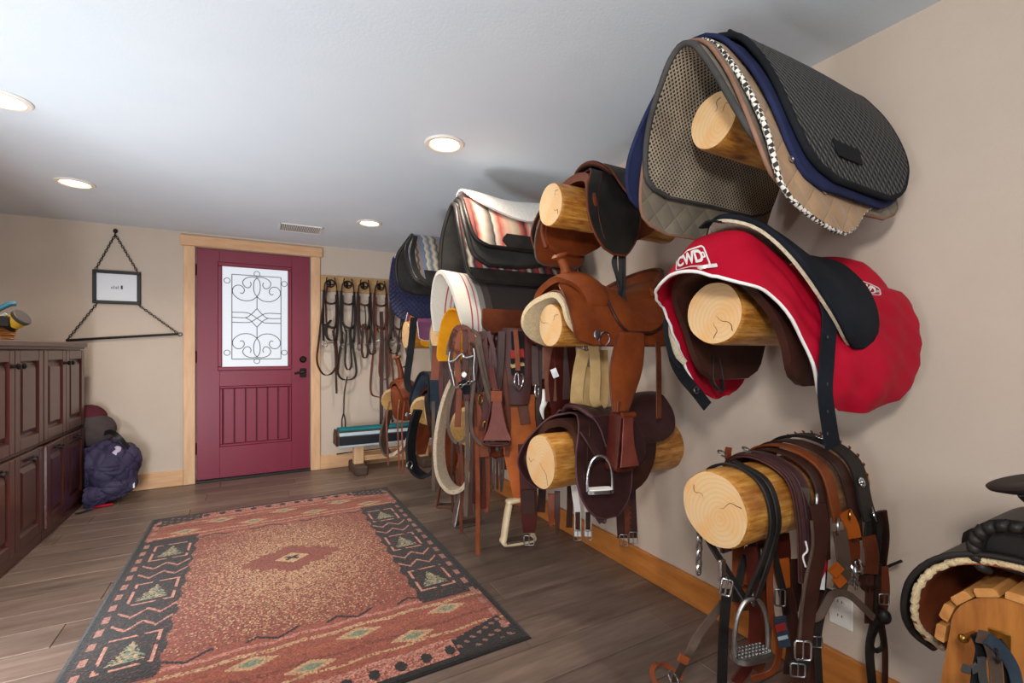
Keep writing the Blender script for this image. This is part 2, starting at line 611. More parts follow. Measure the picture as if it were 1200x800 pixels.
    t = NT('log_end_grain')
    v = t.coord('Object', (0.02, 1, 1))
    nz = t.n('ShaderNodeTexNoise', Scale=5.0)
    t.l(v, nz.inputs['Vector'])
    vm = t.mix(0.04, v, nz.outputs['Color'])
    w = t.n('ShaderNodeTexWave', wave_type='RINGS', rings_direction='X', Scale=26.0, Distortion=1.2, Detail=2.0)
    t.l(vm, w.inputs[0])
    col = t.ramp(w.outputs[1], [(0.0, '#dab88a'), (0.85, '#d8b587'), (1.0, '#d2ad7c')])
    n2 = t.noise(v, 9, 4)
    col = t.mix(t.ramp(n2, [(0.45, (0, 0, 0, 1)), (0.75, (0.6, 0.6, 0.6, 1))]), col, '#d9974b')
    M['logend'] = t.base(col, 0.6, 0, 0.3)
    M['crack'] = m_plain('wood_crack', '#4a2a12', 0.8)
    # leathers
    M['l_black'] = m_leather('black_leather', '#171515', '#2c2825', 0.36)
    M['l_dark'] = m_leather('dark_brown_leather', '#2c1712', '#44261e', 0.34)
    M['l_havana'] = m_leather('havana_leather', '#2e1a18', '#43282a', 0.32)
    M['l_brown'] = m_leather('brown_leather', '#4d2415', '#6d361f', 0.38)
    M['l_chest'] = m_leather('chestnut_leather', '#5c2813', '#7d3b1b', 0.36)
    M['l_tan'] = m_leather('russet_leather', '#692f14', '#8a451d', 0.38)
    M['l_orange'] = m_leather('new_orange_leather', '#9c4a16', '#b8601f', 0.42)
    M['l_red'] = m_leather('oxblood_leather', '#34100c', '#551e15', 0.33)
    M['l_rose'] = m_leather('dusty_red_leather', '#5a261e', '#7d3f33', 0.36)
    M['l_grey'] = m_leather('grey_worn_leather', '#42342b', '#5e4d42', 0.5)
    M['l_under'] = m_leather('leather_underside', '#6a3018', '#8a4727', 0.5)
    M['l_purple'] = m_leather('plum_brown_leather', '#43282b', '#5e3d3e', 0.4)
    M['fleece_y'] = m_fleece('yellow_fleece', '#b08545', '#d6ad68')
    M['fleece_w'] = m_fleece('cream_fleece', '#b5a58a', '#d9ccb2')
    M['felt_white'] = m_fleece('white_wool', '#d9d6d0', '#f0eeea')
    M['fleece_tan'] = m_fleece('pale_tan_fleece', '#c2a97e', '#ddc79d')
    M['felt_yellow'] = m_cloth('mustard_felt', '#d18b16', '#e09a1e')
    M['felt_grey'] = m_cloth('grey_green_felt', '#8d8f80', '#7c7e70')
    M['felt_dark'] = m_cloth('charcoal_felt', '#2b2a29', '#383634', bs=150)
    M['felt_brown'] = m_cloth('brown_felt', '#3a2a24', '#50403a', bs=150)
    M['purple'] = m_cloth('mauve_cloth', '#8d5778', '#7a4868')
    M['navy'] = m_cloth('navy_cloth', '#1f2440', '#282d4c')
    M['navyquilt'] = m_quilt('navy_quilt', '#222642', '#2c3050', 0.028)
    M['blackquilt'] = m_quilt('black_quilt', '#12110f', '#1e1b19', 0.020, diag=True, depth=0.012)
    M['tanquilt'] = m_quilt('tan_quilt', '#8a6a4c', '#a98967', 0.07, depth=0.006)
    M['camo'] = m_quilt('grey_brown_quilt', '#5b5346', '#7d7362', 0.06, depth=0.005)
    M['cloth_black'] = m_cloth('black_webbing', '#17181b', '#202226')
    M['cloth_navyblack'] = m_cloth('navy_black_webbing', '#17191f', '#1f2229')
    M['cloth_grey'] = m_cloth('grey_binding', '#3c3b3a', '#4c4a48')
    M['cloth_tanbind'] = m_cloth('tan_binding', '#7a5a4a', '#8d6c5a')
    M['synthetic'] = m_cloth('slate_synthetic', '#2c3540', '#394450')
    M['red'] = m_cloth('red_nylon', '#a20a26', '#b4132e', rough=0.6, ns=5, bump=0.3, bs=30)
    M['red_dusty'] = m_cloth('dusty_red_nylon', '#a82a40', '#b84a55', rough=0.7, ns=12)
    M['whitecloth'] = m_cloth('white_piping', '#e4e0dc', '#d6d2ce')
    M['red_band'] = m_cloth('red_band', '#8a2a2c', '#983634')
    M['girth_wool'] = m_fleece('cream_wool_girth', '#a08c75', '#c4b29a')
    M['tanweb'] = m_cloth('tan_webbing', '#a5885a', '#bfa072')
    M['rawhide'] = m_plain('pale_rawhide', '#cdb893', 0.5, 0, '#dac8a6', 12)
    M['purplecloth'] = m_cloth('purple_nylon', '#332c46', '#454058', rough=0.6, ns=6)
    M['duffel'] = m_cloth('grey_duffel', '#463e3e', '#524848')
    M['maroon'] = m_cloth('maroon_nylon', '#5a2a33', '#4c232b')
    M['pale_lining'] = m_cloth('pale_lining', '#c9bfd0', '#b8aec4')
    M['teal_cloth'] = m_cloth('teal_padding', '#1f6a74', '#2a7c86')
    M['lightblue'] = m_cloth('pale_blue_band', '#b8cad2', '#a9bdc8')
    M['navypad'] = m_plain('navy_vinyl', '#12161f', 0.5)
    M['stand'] = m_wood('varnished_stand', '#8a4f22', '#b87838', 'z', 0.35, False, 4)
    M['slat'] = m_wood('varnished_slat', '#a86a34', '#cf9556', 'x', 0.4, False, 4)
    # far-side flap lining: air mesh
    t = NT('air_mesh')
    v = t.coord('UV', (95, 95, 1), (0, 0, PI / 4))
    sp = t.n('ShaderNodeSeparateXYZ')
    t.l(v, sp.inputs[0])
    k = t.math('MULTIPLY', t.math('ABSOLUTE', t.math('SINE', t.math('MULTIPLY', sp.outputs[0], PI))), t.math('ABSOLUTE', t.math('SINE', t.math('MULTIPLY', sp.outputs[1], PI))))
    dots = t.ramp(k, [(0.45, (0, 0, 0, 1)), (0.6, (1, 1, 1, 1))])
    base = t.ramp(t.noise(t.coord('Object'), 9, 4), [(0.35, '#85796a'), (0.65, '#aa9d88')])
    M['mesh'] = t.base(t.mix(dots, base, '#2b2722'), 0.85, 0, 0.2)
    t.bump(t.math('SUBTRACT', 1.0, k), 0.5, 0.002)
    # checker cord
    t = NT('checker_cord')
    ch = t.n('ShaderNodeTexChecker', Scale=1.0)
    t.l(t.coord('Object', (95, 95, 95), (0.3, 0.5, 0.2)), ch.inputs['Vector'])
    ch.inputs[1].default_value = lin('#ded8ce')
    ch.inputs[2].default_value = lin('#2a2724')
    M['cord'] = t.base(ch.outputs[0], 0.8)
build_materials()
M = MAT

def m_stripes(name, stops, period, rough=0.9, axis=1, jag=0.0, interp='CONSTANT'):
    """woven blanket bands across the UV v (=x) direction, repeated every period metres"""
    t = NT(name)
    v = t.coord('UV')
    sp = t.n('ShaderNodeSeparateXYZ')
    t.l(v, sp.inputs[0])
    c = sp.outputs[axis]
    o = sp.outputs[1 - axis]
    if jag:
        z = t.math('PINGPONG', o, 0.03)
        c = t.math('ADD', c, t.math('MULTIPLY', z, jag))
    fr = t.math('FRACT', t.math('DIVIDE', c, period))
    r = t.n('ShaderNodeValToRGB')
    r.color_ramp.interpolation = interp
    e = r.color_ramp.elements
    while len(e) < len(stops):
        e.new(0.5)
    for q, (p, cc) in zip(e, stops):
        q.position = p
        q.color = lin(cc)
    t.l(fr, r.inputs[0])
    n_ = t.noise(t.coord('Object'), 260, 2)
    t.bump(n_, 0.5, 0.002)
    col = t.mix(0.25, r.outputs[0], t.ramp(n_, [(0.3, '#888888'), (0.7, '#ffffff')]), 'MULTIPLY')
    return t.base(col, rough, 0, 0.2, 0.2)
# ------------------------------------------------------------------ the room shell
XL, XR, YB, YF, HC = -1.80, 1.75, 4.87, -3.0, 2.178

def struct(name, mb, mat, parent=None, smooth=False, label=None, origin=None):
    return obj(name, mb, mat, parent, smooth=smooth, kind=None if parent else 'structure', label=label, origin=origin)

floor = struct('floor', MB().box(XL, XR, YF, YB + 0.08, -0.05, -0.004), M['subfloor'], label='dark brown wood plank floor')
PW, PL = 0.182, 1.22
row = 0
y = YF
while y < YB:
    x = XL - ((row * 0.47) % 1.0) * PL
    while x < XR:
        a, b = max(x, XL), min(x + PL, XR)
        if b - a > 0.03:
            p = obj('plank', MB().box(a + 0.0012, b - 0.0012, y + 0.0012, min(y + PW, YB + 0.04) - 0.0012, -0.02, 0.0, 0.002), M['plank'], floor, smooth=False)
        x += PL
    y += PW
    row += 1
struct('ceiling', MB().box(XL - 0.1, XR + 0.1, YF - 0.1, YB + 0.1, HC, HC + 0.08), M['ceiling'], label='pale blue grey painted ceiling')
struct('wall_right', MB().box(XR, XR + 0.1, YF, YB + 0.1, -0.05, HC), M['wall'], label='beige painted wall that carries the logs')
struct('wall_left', MB().box(XL - 0.1, XL, YF, YB + 0.1, -0.05, HC), M['wall'], label='beige wall behind the cabinets')
DX0, DX1, DZ = -0.455, 0.468, 2.058
wb = MB().box(XL - 0.1, DX0, YB, YB + 0.1, -0.05, HC).box(DX1, XR + 0.1, YB, YB + 0.1, -0.05, HC).box(DX0, DX1, YB, YB + 0.1, DZ, HC)
struct('wall_back', wb, M['wall'], label='beige end wall with the burgundy door')
struct('wall_front', MB().box(XL - 0.1, XR + 0.1, YF - 0.1, YF, -0.05, HC), M['wall'], label='beige wall behind the camera')

def board(name, x0, x1, y0, y1, z0, z1, mat, label=None):
    return struct(name, MB().box(x0, x1, y0, y1, z0, z1, 0.004), mat, label=label)
board('trim_1', -0.540, DX0, YB - 0.022, YB, 0.0, 2.06, M['pine_z'], 'pale knotty pine casing left of the door')
board('trim_2', DX1, 0.553, YB - 0.022, YB, 0.0, 2.06, M['pine_z'], 'pale knotty pine casing right of the door')
board('trim_3', -0.562, 0.572, YB - 0.03, YB, 2.06, 2.150, M['pine_x'], 'pine head board over the door')
board('baseboard_back', XL, -0.540, YB - 0.02, YB, 0.0, 0.132, M['pine_x'], 'pale pine baseboard left of the door')
board('baseboard_back', 0.553, XR - 0.021, YB - 0.02, YB, 0.0, 0.132, M['pine_x'], 'pale pine baseboard right of the door')
board('baseboard_right', XR - 0.02, XR, YF, YB - 0.021, 0.0, 0.132, M['honey_y'], 'honey coloured baseboard under the logs')

# ------------------------------------------------------------------ door with leaded lite
dy = YB + 0.012                      # front face of the slab
door = empty('door_1', (0.0, YB + 0.03, 0.0), 'burgundy entry door with a scrollwork glass lite')
door['kind'] = 'structure'
fx0, fx1 = DX0 + 0.006, DX1 - 0.006
lx0, lx1, lz0, lz1 = -0.292, 0.304, 0.975, 1.945
px0, px1, pz0, pz1 = -0.277, 0.304, 0.295, 0.838
slab = MB()
slab.box(fx0, px0, dy, dy + 0.045, 0.022, DZ - 0.006, 0.002)
slab.box(px1, fx1, dy, dy + 0.045, 0.022, DZ - 0.006, 0.002)
slab.box(px0, px1, dy, dy + 0.045, 0.022, pz0, 0.001)
slab.box(px0, px1, dy, dy + 0.045, pz1, lz0, 0.001)
slab.box(px0, px1, dy, dy + 0.045, lz1, DZ - 0.006, 0.001)
slab.box(lx0, px0, dy, dy + 0.045, lz0, lz1, 0.0)
obj('slab', slab, M['door'], door, smooth=False)
fr = MB()
for (a, b, c, d) in ((lx0, lx1, lz1 - 0.035, lz1), (lx0, lx1, lz0, lz0 + 0.035), (lx0, lx0 + 0.034, lz0 + 0.035, lz1 - 0.035), (lx1 - 0.034, lx1, lz0 + 0.035, lz1 - 0.035)):
    fr.box(a, b, dy - 0.012, dy + 0.03, c, d, 0.006)
obj('lite_frame', fr, M['door'], door, smooth=False)
gx0, gx1, gz0, gz1 = lx0 + 0.034, lx1 - 0.034, lz0 + 0.035, lz1 - 0.035
obj('glass', MB().box(gx0, gx1, dy + 0.012, dy + 0.020, gz0, gz1), M['lite'], door, smooth=False, label='bright frosted glass')
sw = MB()
def gp(a, b):
    return (gx0 + a * (gx1 - gx0), dy + 0.008, gz0 + b * (gz1 - gz0))
def came(pts, r=0.0034, closed=False, smooth=True):
    sw.tube([gp(a, b) for a, b in pts], r, closed, 5, smooth=smooth)
came([(0.14, 0.925), (0.89, 0.925)]); came([(0.14, 0.075), (0.89, 0.075)]); came([(0.14, 0.075), (0.14, 0.925)]); came([(0.89, 0.075), (0.89, 0.925)])
for a, b in ((0.515, 0.945), (0.515, 0.055), (0.07, 0.86), (0.945, 0.86), (0.07, 0.14), (0.945, 0.14)):
    sw.ring(gp(a, b), 0.024, 0.0028, (0, 1, 0), 16, 5)
big = [(0.515, 0.905), (0.56, 0.86), (0.56, 0.77), (0.515, 0.715), (0.42, 0.672), (0.28, 0.672), (0.17, 0.72), (0.15, 0.775), (0.20, 0.815), (0.28, 0.815), (0.325, 0.775), (0.30, 0.74), (0.26, 0.745)]
small = [(0.515, 0.905), (0.44, 0.912), (0.35, 0.895), (0.30, 0.855), (0.33, 0.81), (0.39, 0.80), (0.425, 0.83), (0.415, 0.86)]
for sx in (1, -1):
    for sz in (1, -1):
        for c_ in (big, small):
            came([(0.515 + sx * (a - 0.515), 0.5 + sz * (b - 0.5)) for a, b in c_])
for sx in (1, -1):
    f = lambda a: 0.515 + sx * (a - 0.515)
    came([(f(0.14), 0.545), (f(0.36), 0.545), (f(0.46), 0.515), (f(0.60), 0.455), (f(0.68), 0.445), (f(0.89), 0.445)])
    came([(f(0.14), 0.495), (f(0.34), 0.495), (f(0.42), 0.525), (f(0.515), 0.59)])
    came([(f(0.34), 0.495), (f(0.42), 0.465), (f(0.515), 0.40)])
came([(0.515, 0.59), (0.515, 0.715)]); came([(0.515, 0.40), (0.515, 0.285)])
obj('scrollwork', sw, M['came'], door)
mold = MB()
for (a, b, c, d) in ((px0, px1, pz1 - 0.022, pz1), (px0, px1, pz0, pz0 + 0.022), (px0, px0 + 0.022, pz0 + 0.022, pz1 - 0.022), (px1 - 0.022, px1, pz0 + 0.022, pz1 - 0.022)):
    mold.box(a, b, dy + 0.003, dy + 0.03, c, d, 0.006)
obj('panel_moulding', mold, M['door'], door, smooth=False)
obj('panel_back', MB().box(px0, px1, dy + 0.028, dy + 0.04, pz0, pz1), M['door_dark'], door, smooth=False)
bw = (px1 - px0 - 0.05) / 6
for k in range(6):
    obj('panel_board', MB().box(px0 + 0.025 + k * bw + 0.004, px0 + 0.025 + (k + 1) * bw - 0.004, dy + 0.012, dy + 0.029, pz0 + 0.024, pz1 - 0.024, 0.004), M['door'], door, smooth=False)
obj('deadbolt', MB().lathe([(0.0, -0.022), (0.018, -0.022), (0.030, -0.012), (0.032, 0.0)], (0.402, dy, 1.070), 'y', 20), M['bronze'], door)
h = MB().box(0.374, 0.430, dy - 0.012, dy, 0.90, 0.985, 0.004)
obj('handle_plate', h, M['bronze'], door, smooth=False)
h = MB().tube([(0.402, dy - 0.012, 0.950), (0.402, dy - 0.055, 0.950)], 0.011, smooth=False).tube([(0.408, dy - 0.055, 0.952), (0.36, dy - 0.058, 0.945), (0.325, dy - 0.05, 0.938)], 0.010)
obj('lever_handle', h, M['bronze'], door)
for z in (0.30, 1.10, 1.86):
    obj('hinge', MB().tube([(DX0 + 0.003, dy - 0.004, z - 0.05), (DX0 + 0.003, dy - 0.004, z + 0.05)], 0.007, smooth=False), M['bronze'], door)
obj('threshold', MB().box(DX0, DX1, YB - 0.02, YB + 0.1, 0.0, 0.018, 0.004), M['black'], door, smooth=False)

# ------------------------------------------------------------------ ceiling lights and vent
LIGHTS = [(0.817, 2.168, 'round recessed ceiling light nearest the stacked saddle pads'),
          (-0.960, 3.763, 'round recessed ceiling light in front of the framed print'),
          (0.801, 3.811, 'small far recessed ceiling light above the bridle hooks'),
          (-0.903, 2.647, 'recessed ceiling light cut by the left edge of the photo')]
for x, y, lab in LIGHTS:
    t = empty('ceiling_light', (x, y, HC - 0.012), lab, 'light', 'recessed ceiling lights')
    obj('trim_ring', MB().lathe([(0.095, 0.0), (0.098, -0.004), (0.092, -0.010), (0.076, -0.010), (0.068, -0.002), (0.068, 0.0)], (x, y, HC), 'z', 32), M['trimring'], t)
    obj('lamp', MB().lathe([(0.0, -0.003), (0.067, -0.003), (0.067, 0.0)], (x, y, HC), 'z', 28), M['lamp'], t)
    d = bpy.data.lights.new('lamp_beam', 'SPOT')
    d.energy = 34
    d.color = (1.0, 0.88, 0.72)
    d.spot_size = math.radians(150)
    d.spot_blend = 0.8
    d.shadow_soft_size = 0.07
    o = bpy.data.objects.new('lamp_beam', d)
    COL.objects.link(o)
    o.parent = t
    o.location = (0, 0, -0.02)
vx0, vx1, vy0, vy1 = 0.17, 0.50, 4.14, 4.40
t = empty('ceiling_vent', ((vx0 + vx1) / 2, (vy0 + vy1) / 2, HC - 0.012), 'white slotted air vent in the ceiling before the door', 'vent')
m = MB()
m.box(vx0, vx1, vy0, vy0 + 0.014, HC - 0.008, HC, 0.002).box(vx0, vx1, vy1 - 0.014, vy1, HC - 0.008, HC, 0.002)
m.box(vx0, vx0 + 0.014, vy0, vy1, HC - 0.008, HC, 0.002).box(vx1 - 0.014, vx1, vy0, vy1, HC - 0.008, HC, 0.002)
obj('frame', m, M['white'], t, smooth=False)
obj('backing', MB().box(vx0 + 0.012, vx1 - 0.012, vy0 + 0.012, vy1 - 0.012, HC - 0.002, HC - 0.0005), M['greylid'], t, smooth=False)
for k in range(22):
    xx = vx0 + 0.022 + k * 0.0135
    obj('louver', MB().box(xx, xx + 0.0065, vy0 + 0.013, vy1 - 0.013, HC - 0.007, HC - 0.002), M['white'], t, smooth=False)

# ------------------------------------------------------------------ framed print on a chained singletree
pic = empty('framed_print', (-0.98, YB - 0.02, 1.20), 'small black framed print hung by chains above a black bar', 'picture')
py = YB - 0.012
ax0, ax1, az0, az1 = -1.135, -0.828, 1.533, 1.803
m = MB()
for (a, b, c, d) in ((ax0, ax1, az1 - 0.026, az1), (ax0, ax1, az0, az0 + 0.026), (ax0, ax0 + 0.026, az0 + 0.026, az1 - 0.026), (ax1 - 0.026, ax1, az0 + 0.026, az1 - 0.026)):
    m.box(a, b, py - 0.012, py + 0.008, c, d, 0.003)
obj('frame', m, M['black'], pic, smooth=False)
obj('paper', MB().box(ax0 + 0.02, ax1 - 0.02, py - 0.002, py + 0.006, az0 + 0.02, az1 - 0.02), M['paper'], pic, smooth=False, label='white print with a tiny grey drawing')
m = MB()
for k, (w_, h_) in enumerate(((0.012, 0.016), (0.010, 0.024), (0.014, 0.018), (0.008, 0.026))):
    xx = -1.02 + k * 0.014
    m.box(xx, xx + w_ * 0.8, py - 0.0032, py - 0.002, 1.655, 1.655 + h_)
obj('drawing', m, M['ink'], pic, smooth=False)
obj('drawing_dark', MB().box(-0.958, -0.946, py - 0.0032, py - 0.002, 1.655, 1.685), M['ink_dark'], pic, smooth=False)
def chain(mb, a, b, link=0.026, r=0.0026):
    a, b = np.array(a, float), np.array(b, float)
    L = np.linalg.norm(b - a)
    d = (b - a) / L
    k = max(2, int(L / (link * 0.72)))
    side = unit(np.cross(d, [0, 1, 0]))
    for i in range(k):
        c_ = a + d * L * (i + 0.5) / k
        nrm = np.array([0, 1.0, 0]) if i % 2 else side
        mb.ring(c_, link / 2, r, nrm, 10, 5, 0.55, 1.0, up=d)
    return mb
hk = (-0.993, py - 0.006, 2.095)
bl, br_ = np.array([-1.290, py - 0.008, 1.236]), np.array([-0.574, py - 0.008, 1.297])
for a, b in ((hk, (-1.115, py - 0.006, az1)), (hk, (-0.850, py - 0.006, az1)), ((-1.105, py - 0.006, az0), bl + (0.01, 0, 0.01)), ((-0.846, py - 0.006, az0), br_ + (-0.01, 0, 0.01))):
    obj('chain', chain(MB(), a, b), M['iron'], pic)
obj('bar', MB().tube([bl, br_], 0.0095, smooth=False), M['iron'], pic)
obj('end_ring', MB().ring(br_ + (0.012, 0, -0.004), 0.014, 0.003), M['iron'], pic)
h = MB().ball((-0.993, YB - 0.012, 2.125), (0.016, 0.012, 0.018)).tube([(-0.993, YB - 0.014, 2.12), (-0.993, YB - 0.030, 2.098), (-0.993, YB - 0.022, 2.086), (-0.993, YB - 0.012, 2.09)], 0.004)
obj('wall_hook', h, M['iron'], label='black wall hook holding the chained print', cat='hook')

# ------------------------------------------------------------------ cabinets along the left wall
CXF = -1.143
def rot_z(mb, px, py_, deg):
    c_, s_ = math.cos(math.radians(deg)), math.sin(math.radians(deg))
    for V in mb.v:
        X, Y = V[:, 0] - px, V[:, 1] - py_
        V[:, 0], V[:, 1] = px + c_ * X - s_ * Y, py_ + s_ * X + c_ * Y
    return mb
def cab_door(parent, y0, y1, z0, z1, hinge=None, deg=0.0, pull='knob', side=1):
    f = 0.062
    x0, x1 = CXF - 0.002, CXF + 0.020
    R = (lambda mb: rot_z(mb, CXF, hinge, deg)) if deg else (lambda mb: mb)
    m = MB()
    m.box(x0, x1, y0, y0 + f, z0, z1, 0.003).box(x0, x1, y1 - f, y1, z0, z1, 0.003)
    m.box(x0, x1 - 0.0005, y0 + f, y1 - f, z0, z0 + f, 0.003).box(x0, x1 - 0.0005, y0 + f, y1 - f, z1 - f, z1, 0.003)
    d = obj('door', R(m), M['cab'], parent, smooth=False)
    a, b, c, e = y0 + f, y1 - f, z0 + f, z1 - f
    g = 0.042
    m = MB()
    xb, xm, xt = x0 + 0.004, x0 + 0.006, x1 - 0.003
    ring = lambda o, x: [(x, a + o, c + o), (x, b - o, c + o), (x, b - o, e - o), (x, a + o, e - o)]
    V = ring(0, x1 - 0.002) + ring(0.010, xb + 0.002) + ring(0.016, xb + 0.002) + ring(g, xt)
    F = []
    for L in range(3):
        for k in range(4):
            F.append((L * 4 + k, L * 4 + (k + 1) % 4, L * 4 + 4 + (k + 1) % 4, L * 4 + 4 + k))
    F.append((12, 13, 14, 15))
    m.add(V, F)
    obj('raised_panel', R(m), M['cab'], d, smooth=False)
    if pull == 'knob':
        yy = y1 - 0.032 if side > 0 else y0 + 0.032
        zz = z1 - 0.085
        m = MB().lathe([(0.006, 0), (0.006, 0.014), (0.015, 0.020), (0.017, 0.028), (0.010, 0.034), (0.0, 0.035)], (x1, yy, zz), 'x', 16)
        m.box(x1 - 0.001, x1 + 0.004, yy - 0.022, yy + 0.022, zz - 0.010, zz + 0.010, 0.002)
        obj('knob', R(m), M['iron'], d)
    else:
        yy, zz = (y0 + y1) / 2, z1 - 0.034
        m = MB().box(x1 - 0.001, x1 + 0.004, yy - 0.055, yy + 0.055, zz - 0.008, zz + 0.008, 0.002)
        m.tube([(x1, yy - 0.042, zz), (x1 + 0.022, yy - 0.040, zz - 0.004), (x1 + 0.026, yy, zz - 0.018), (x1 + 0.022, yy + 0.040, zz - 0.004), (x1, yy + 0.042, zz)], 0.0055)
        obj('pull', R(m), M['iron'], d)
    return d
UN = [(3.844, 4.612), (3.074, 3.842), (2.304, 3.072)]
desc_u = ['upper cherry cabinet nearest the end wall, two knobbed doors', 'upper cherry cabinet second from the end wall, below the basket', 'upper cherry cabinet out at the left edge, third from the end wall']
desc_l = ['lower cherry cabinet nearest the purple bundle, one door ajar', 'lower cherry cabinet second from the end wall, doors with bail pulls', 'lower cherry cabinet out at the left edge, third from the end wall']
for k, (y0, y1) in enumerate(UN):
    ym = (y0 + y1) / 2
    t = empty('upper_cabinet', (-1.45, ym, 0.598), desc_u[k], 'cabinet', 'cherry wood cabinets')
    obj('body', MB().box(XL + 0.002, CXF - 0.003, y0, y1, 0.598, 1.163, 0.002), M['cab'], t, smooth=False)
    cab_door(t, y0 + 0.004, ym - 0.002, 0.606, 1.158, pull='knob', side=1)
    cab_door(t, ym + 0.002, y1 - 0.004, 0.606, 1.158, pull='knob', side=-1)
    t = empty('lower_cabinet', (-1.45, ym, 0.0), desc_l[k], 'cabinet', 'cherry wood cabinets')
    obj('body', MB().box(XL + 0.002, CXF - 0.003, y0, y1, 0.0, 0.596, 0.002), M['cab'], t, smooth=False)
    obj('plinth', MB().box(CXF - 0.004, CXF + 0.010, y0, y1, 0.0, 0.062, 0.002), M['cab'], t, smooth=False)
    if k == 0:
        cab_door(t, y0 + 0.004, ym - 0.002, 0.07, 0.578, hinge=ym, deg=2.2, pull='bail')
    else:
        cab_door(t, y0 + 0.004, ym - 0.002, 0.07, 0.578, pull='bail')
    cab_door(t, ym + 0.002, y1 - 0.004, 0.07, 0.578, pull='bail')
m = MB().box(XL + 0.002, CXF + 0.035, 2.28, 4.630, 1.180, 1.214, 0.006).box(XL + 0.002, CXF + 0.018, 2.29, 4.622, 1.164, 1.181, 0.003)
obj('cabinet_top', m, M['cab_top'], smooth=False, label='long dark wooden top board over the cherry cabinets', cat='worktop')

# basket and what stands in it
bx, by, bz = -1.415, 3.95, 1.2145
t = empty('wicker_basket', (bx, by, bz), 'round orange wicker basket on the cabinet top', 'basket')
m = MB()
prof = [(0.0, 0.004), (0.10, 0.0), (0.125, 0.04), (0.142, 0.125), (0.148, 0.140), (0.138, 0.140), (0.128, 0.125), (0.112, 0.045), (0.09, 0.012), (0.0, 0.012)]
m.lathe(prof, (bx, by, bz), 'z', 36)
obj('bowl', m, M['wicker'], t)
m = MB()
for k in range(5):
    zz = bz + 0.018 + k * 0.024
    m.ring((bx, by, zz), 0.112 + 0.0065 * k + 0.004, 0.010, (0, 0, 1), 32, 6)
m.ring((bx, by, bz + 0.138), 0.144, 0.011, (0, 0, 1), 32, 6)
obj('weave', m, M['wicker'], t)
ax_ = unit(CR * 0.75 + np.array([0, 0, 0.52]) + CF * 0.15)
c0 = at(9, 381, Z=2.76)
t = empty('yellow_tub', tuple(c0), 'tilted round tub with yellow label and grey lid in the basket', 'tub')
obj('body', MB().lathe([(0.0, 0.0), (0.046, 0.0), (0.046, 0.028)], c0, ax_, 24), M['black'], t)
obj('yellow_band', MB().lathe([(0.047, 0.028), (0.048, 0.072), (0.0, 0.072)], c0, ax_, 24), M['yellow'], t)
obj('lid', MB().lathe([(0.051, 0.072), (0.052, 0.090), (0.048, 0.094), (0.0, 0.094)], c0, ax_, 24), M['greylid'], t)
c1 = at(0, 377, Z=2.71)
t = empty('grooming_brush', tuple(c1), 'teal handled brush leaning in the basket beside the tub', 'brush')
obj('handle', MB().tube([c1 + (-0.08, -0.05, 0.02), c1 + (-0.02, -0.01, 0.06), c1 + (0.035, 0.01, 0.105), c1 + (0.065, 0.015, 0.108)], [0.012, 0.014, 0.016, 0.012], seg=10), M['teal_plastic'], t)
obj('bristles', MB().box(c1[0] - 0.07, c1[0] + 0.045, c1[1] - 0.02, c1[1] + 0.02, c1[2] - 0.03, c1[2] + 0.035, 0.006), M['black'], t, smooth=False)
obj('bottle', MB().lathe([(0.0, 0.0), (0.034, 0.0), (0.036, 0.09), (0.012, 0.12), (0.012, 0.145), (0.0, 0.145)], (bx + 0.005, by - 0.045, bz + 0.06), (0.62, 0.05, 0.62), 18), M['lightblue'], label='small pale bottle lying in the basket in front of the tub', cat='bottle')

# ------------------------------------------------------------------ blanket bundle and bag on the floor
def blob(c, r, amp, freq, seed, seg=56, rings=36, flat=None, folds=0.0):
    th = np.linspace(0.001, PI - 0.001, rings)
    a = np.linspace(0, 2 * PI, seg, endpoint=False)
    D = np.stack([np.sin(th)[:, None] * np.cos(a), np.sin(th)[:, None] * np.sin(a), -np.cos(th)[:, None] * np.ones(seg)], -1)
    rg = np.random.default_rng(seed)
    k = np.zeros(D.shape[:2])
    for q in range(9):
        w = rg.normal(size=3) * freq * (0.5 + q * 0.22)
        k += np.sin(D @ w + rg.uniform(0, 6.28)) / (1 + 0.4 * q)
    if folds:                                   # creases: several bent ridge systems
        for q in range(4):
            w = unit(rg.normal(size=3)) * freq * (1.2 + 0.7 * q)
            bend = unit(rg.normal(size=3)) * (2.0 + q)
            k2 = D @ w + 1.1 * np.sin(D @ bend + q)
            k -= folds * (1 - np.abs(np.sin(k2))) ** 3 / (1 + 0.35 * q)
    P = D * (np.asarray(r) * (1 + amp * k)[..., None]) + np.asarray(c)
    if flat is not None:
        P[..., 2] = np.maximum(P[..., 2], flat)
    k = (P[..., 0] < -1.105) & (P[..., 1] < 4.632)
    P[..., 1] = np.where(k & (P[..., 1] > 4.45), 4.632, P[..., 1])      # nothing pokes into the cabinet end
    return MB().grid(P, False, True)
t = empty('blanket_bundle', (-0.98, 4.66, 0.0), 'crumpled purple horse blanket bundle on the floor beside the cabinets', 'blanket')
obj('blanket', blob((-0.985, 4.650, 0.245), (0.215, 0.175, 0.225), 0.05, 2.6, 4, 120, 80, 0.002, 1.7), M['purplecloth'], t)
obj('fold', blob((-0.90, 4.59, 0.19), (0.105, 0.10, 0.16), 0.07, 2.4, 9, 90, 60, 0.002, 1.7), M['purplecloth'], t)
obj('fold', blob((-0.97, 4.53, 0.27), (0.10, 0.07, 0.10), 0.07, 2.4, 17, 80, 50, 0.002, 1.7), M['purplecloth'], t)
obj('fold', blob((-0.95, 4.55, 0.11), (0.12, 0.085, 0.09), 0.07, 2.6, 30, 80, 50, 0.002, 1.7), M['purplecloth'], t)
